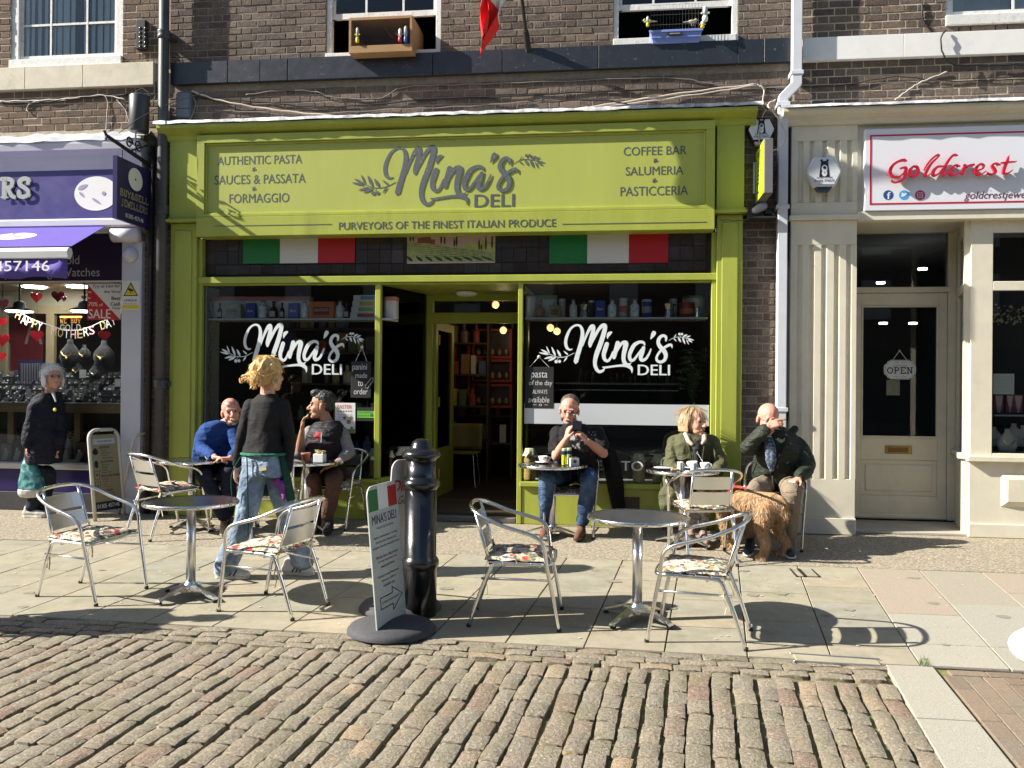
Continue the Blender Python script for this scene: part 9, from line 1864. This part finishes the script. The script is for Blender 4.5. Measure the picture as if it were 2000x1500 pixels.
m = MB(); m.tube([A(1508, 928, Y - .24), A(1509, 948, Y - .21)], .006, 5); m.obj('zip', ZP, t)
for x0_, y0_, x1_, y1_ in ((1540, 905, 1552, 925), (1478, 905, 1470, 925)): m = MB(); m.tube([A(x0_, y0_, Y - .19), A(x1_, y1_, Y - .17)], .006, 5); m.obj('pocket_zip', DKG, t)
NV = mat('navy_trainer', (.012, .016, .035), .6)
shoe(t, A(1466, 1052, Y - .26), A(1460, 1072, Y - .58), NV, WSH, 1.1, name='trainer'); shoe(t, A(1540, 1062, Y - .28), A(1546, 1084, Y - .62), NV, WSH, 1.1, name='trainer')
p = A(1520, 820, Y - .36); m = MB(); m.caps(p, p + Vector((.055, -.01, .004)), .012, .008); tag(m.obj('biscuit', mat('biscuit_brown', (.35, .2, .09), .8), smooth=True), 'small brown biscuit in the raised hand of the bald man', 'food')
Y = -1.16; FUR = mat('ginger_fur', (.36, .19, .08), .8, col2=(.50, .32, .16), mix=.5, ms=9, bump=.4, bs=60); d_ = thing('dog', 'shaggy ginger dog in a red harness standing with its back to the street', 'dog', gnd(1490, 1095))
m = MB()
limb(m, [(A(1424, 985, Y + .22), .12), (A(1455, 984, Y + .10), .115), (A(1490, 983, Y - .02), .10), (A(1512, 986, Y - .08), .098)])
limb(m, [(A(1424, 975, Y + .22), .10), (A(1406, 958, Y + .34), .085), (A(1398, 948, Y + .38), .085)]); m.ball(A(1394, 944, Y + .40), .09, .08, .08); limb(m, [(A(1392, 948, Y + .42), .05), (A(1384, 955, Y + .55), .035)])
for s_ in (-1, 1): m.caps(A(1398 + s_ * 12, 942, Y + .36), A(1398 + s_ * 17, 958, Y + .34), .03, .022)
for (hx, kx, fx, dy) in ((1496, 1484, 1490, -.10), (1522, 1514, 1531, .04)):
 limb(m, [(A(hx, 998, Y - .02 + dy), .085), (A(kx + 2, 1030, Y - .0 + dy), .055), (A(fx + 6, 1062, Y - .06 + dy), .034), (A(fx, 1085, Y - .04 + dy), .033)]); q = A(fx - 1, 1092, Y - .06 + dy); q.z = gz(q.y) + .022; m.caps(q, q + Vector((-.03, .03, 0)), .036, .030)
for (hx, fx, dy) in ((1436, 1434, .10), (1418, 1420, .30)):
 limb(m, [(A(hx, 1000, Y + dy), .07), (A(hx + 1, 1035, Y + dy), .045), (A(fx, 1062, Y + dy), .036)]); q = A(fx, 1072, Y + dy); q.z = gz(q.y) + .02; limb(m, [(A(fx, 1062, Y + dy), .036), (q, .034)])
limb(m, [(A(1524, 975, Y - .10), .035), (A(1531, 990, Y - .14), .04), (A(1533, 1012, Y - .15), .02)])
body = remesh(m, 'body', FUR, d_, .010, 4, .008, 16)
RD = random.Random(8); tf = MB(); polys = body.data.polygons; vco = [v.co for v in body.data.vertices]; off = wt(body)
for i in range(15000):
 p = polys[RD.randrange(len(polys))]; c = p.center + off; n_ = p.normal; dr = (n_ * .55 + Vector((RD.uniform(-.3, .3), RD.uniform(-.3, .3), -.75))).normalized(); L = RD.uniform(.018, .045) * (.7 if c.z < .2 else 1.); w = n_.cross(dr); w = (w.normalized() if w.length > 1e-4 else Vector((1, 0, 0))) * RD.uniform(.0013, .0028)
 e = c + dr * L * .55 + n_ * .004; tip = c + dr * L + Vector((RD.uniform(-.01, .01), RD.uniform(-.01, .01), -.008)); tf.add([c - w, c + w, e + w * .8, tip, e - w * .8], [(0, 1, 2, 4), (4, 2, 3)])
FURT = ramp_mat('ginger_fur_tufts', [(0, (.20, .10, .045)), (.35, (.35, .20, .095)), (.7, (.47, .31, .17)), (1, (.60, .47, .31))], .7, 0, 10, .15, 12, spec=.3)
tf.obj('fur', FURT, d_, kind='stuff')
m = MB(); c1, c2 = A(1436, 985, Y + .17), A(1452, 985, Y + .11); ax = Vector(c2 - c1).normalized(); u_ = ax.cross(Vector((0, 0, 1))).normalized(); v_ = u_.cross(ax)
m.tube([Vector(c1) + (u_ * math.cos(a) + v_ * math.sin(a)) * .142 for a in [2 * PI * i / 22 for i in range(22)]], .013, 6, closed=True); m.tube([Vector(A(1415, 968, Y + .27)) + (u_ * math.cos(a) + v_ * math.sin(a)) * .11 for a in [2 * PI * i / 20 for i in range(20)]], .012, 6, closed=True)
m.tube([A(1412, 950, Y + .2), A(1440, 951, Y + .15), A(1465, 954, Y + .06)], .012, 6); m.obj('harness', mat('red_harness', (.45, .05, .04), .7), d_)
hand_ = A(1556, 938, -1.02); m = MB(); m.tube(catmull([A(1462, 955, Y + .08), A(1500, 976, Y - .02), A(1530, 984, Y - .12), A(1552, 980, -1.1), hand_ + Vector((.02, -.02, -.06)), hand_], 6), .006, 6); m.tube(catmull([hand_, hand_ + Vector((.05, -.02, -.03)), hand_ + Vector((.06, -.02, -.07)), hand_ + Vector((.02, -.02, -.05)), hand_], 5), .006, 6)
tag(m.obj('dog_lead', mat('tan_rope', (.28, .15, .08), .8), smooth=True), 'tan rope lead sagging from the red harness up to the bald man hand', 'lead')
X0_ = -5.15; Y = -4.12; g = gz(Y); v = lambda dx, z, dy=0: Vector((X0_ + dx, Y + dy, g + z))
sp = [(v(0, .88), .16, .12), (v(0, .98), .165, .13), (v(0, 1.12), .15, .12), (v(0, 1.3), .17, .12), (v(0, 1.42), .17, .09), (v(0, 1.47), .07, .06)]
t, H = build('standing passer-by in a grey coat just outside the left edge on the near slabs', (X0_, Y, g), SKIN, sp, Z(20), [(v(-.05, 1.4, .19), v(-.08, 1.13, .23), v(.02, .9, .22), 1.), (v(.05, 1.4, -.19), v(.02, 1.13, -.23), v(.08, .9, -.22), 1.)], [(v(0, .88, .08), v(.02, .48, .09), v(0, .1, .1), None, 1.), (v(0, .88, -.08), v(.02, .48, -.09), v(0, .1, -.1), None, 1.)], (v(.02, 1.62), Z(20), 0, 0, 1.), [(v(.02, .89, .22), (0, 0, -1), (0, -1, 0), .4, 1., 1), (v(.08, .89, -.22), (0, 0, -1), (0, 1, 0), .4, 1., -1)], None, cloth('grey_wool_coat', (.12, .12, .13)), NAVY and cloth('charcoal_trousers', (.03, .03, .035)), topname='coat')
hair_cap(t, H, [((-.03, 0, .06), (.1, .082, .078))], mat_hair('brown_hair', (.08, .05, .03), (.12, .08, .05)));
for s in (.1, -.1): shoe(t, v(-.06, 0, s), v(.2, 0, s), BLACKM, BLACKM)
fit_texts()
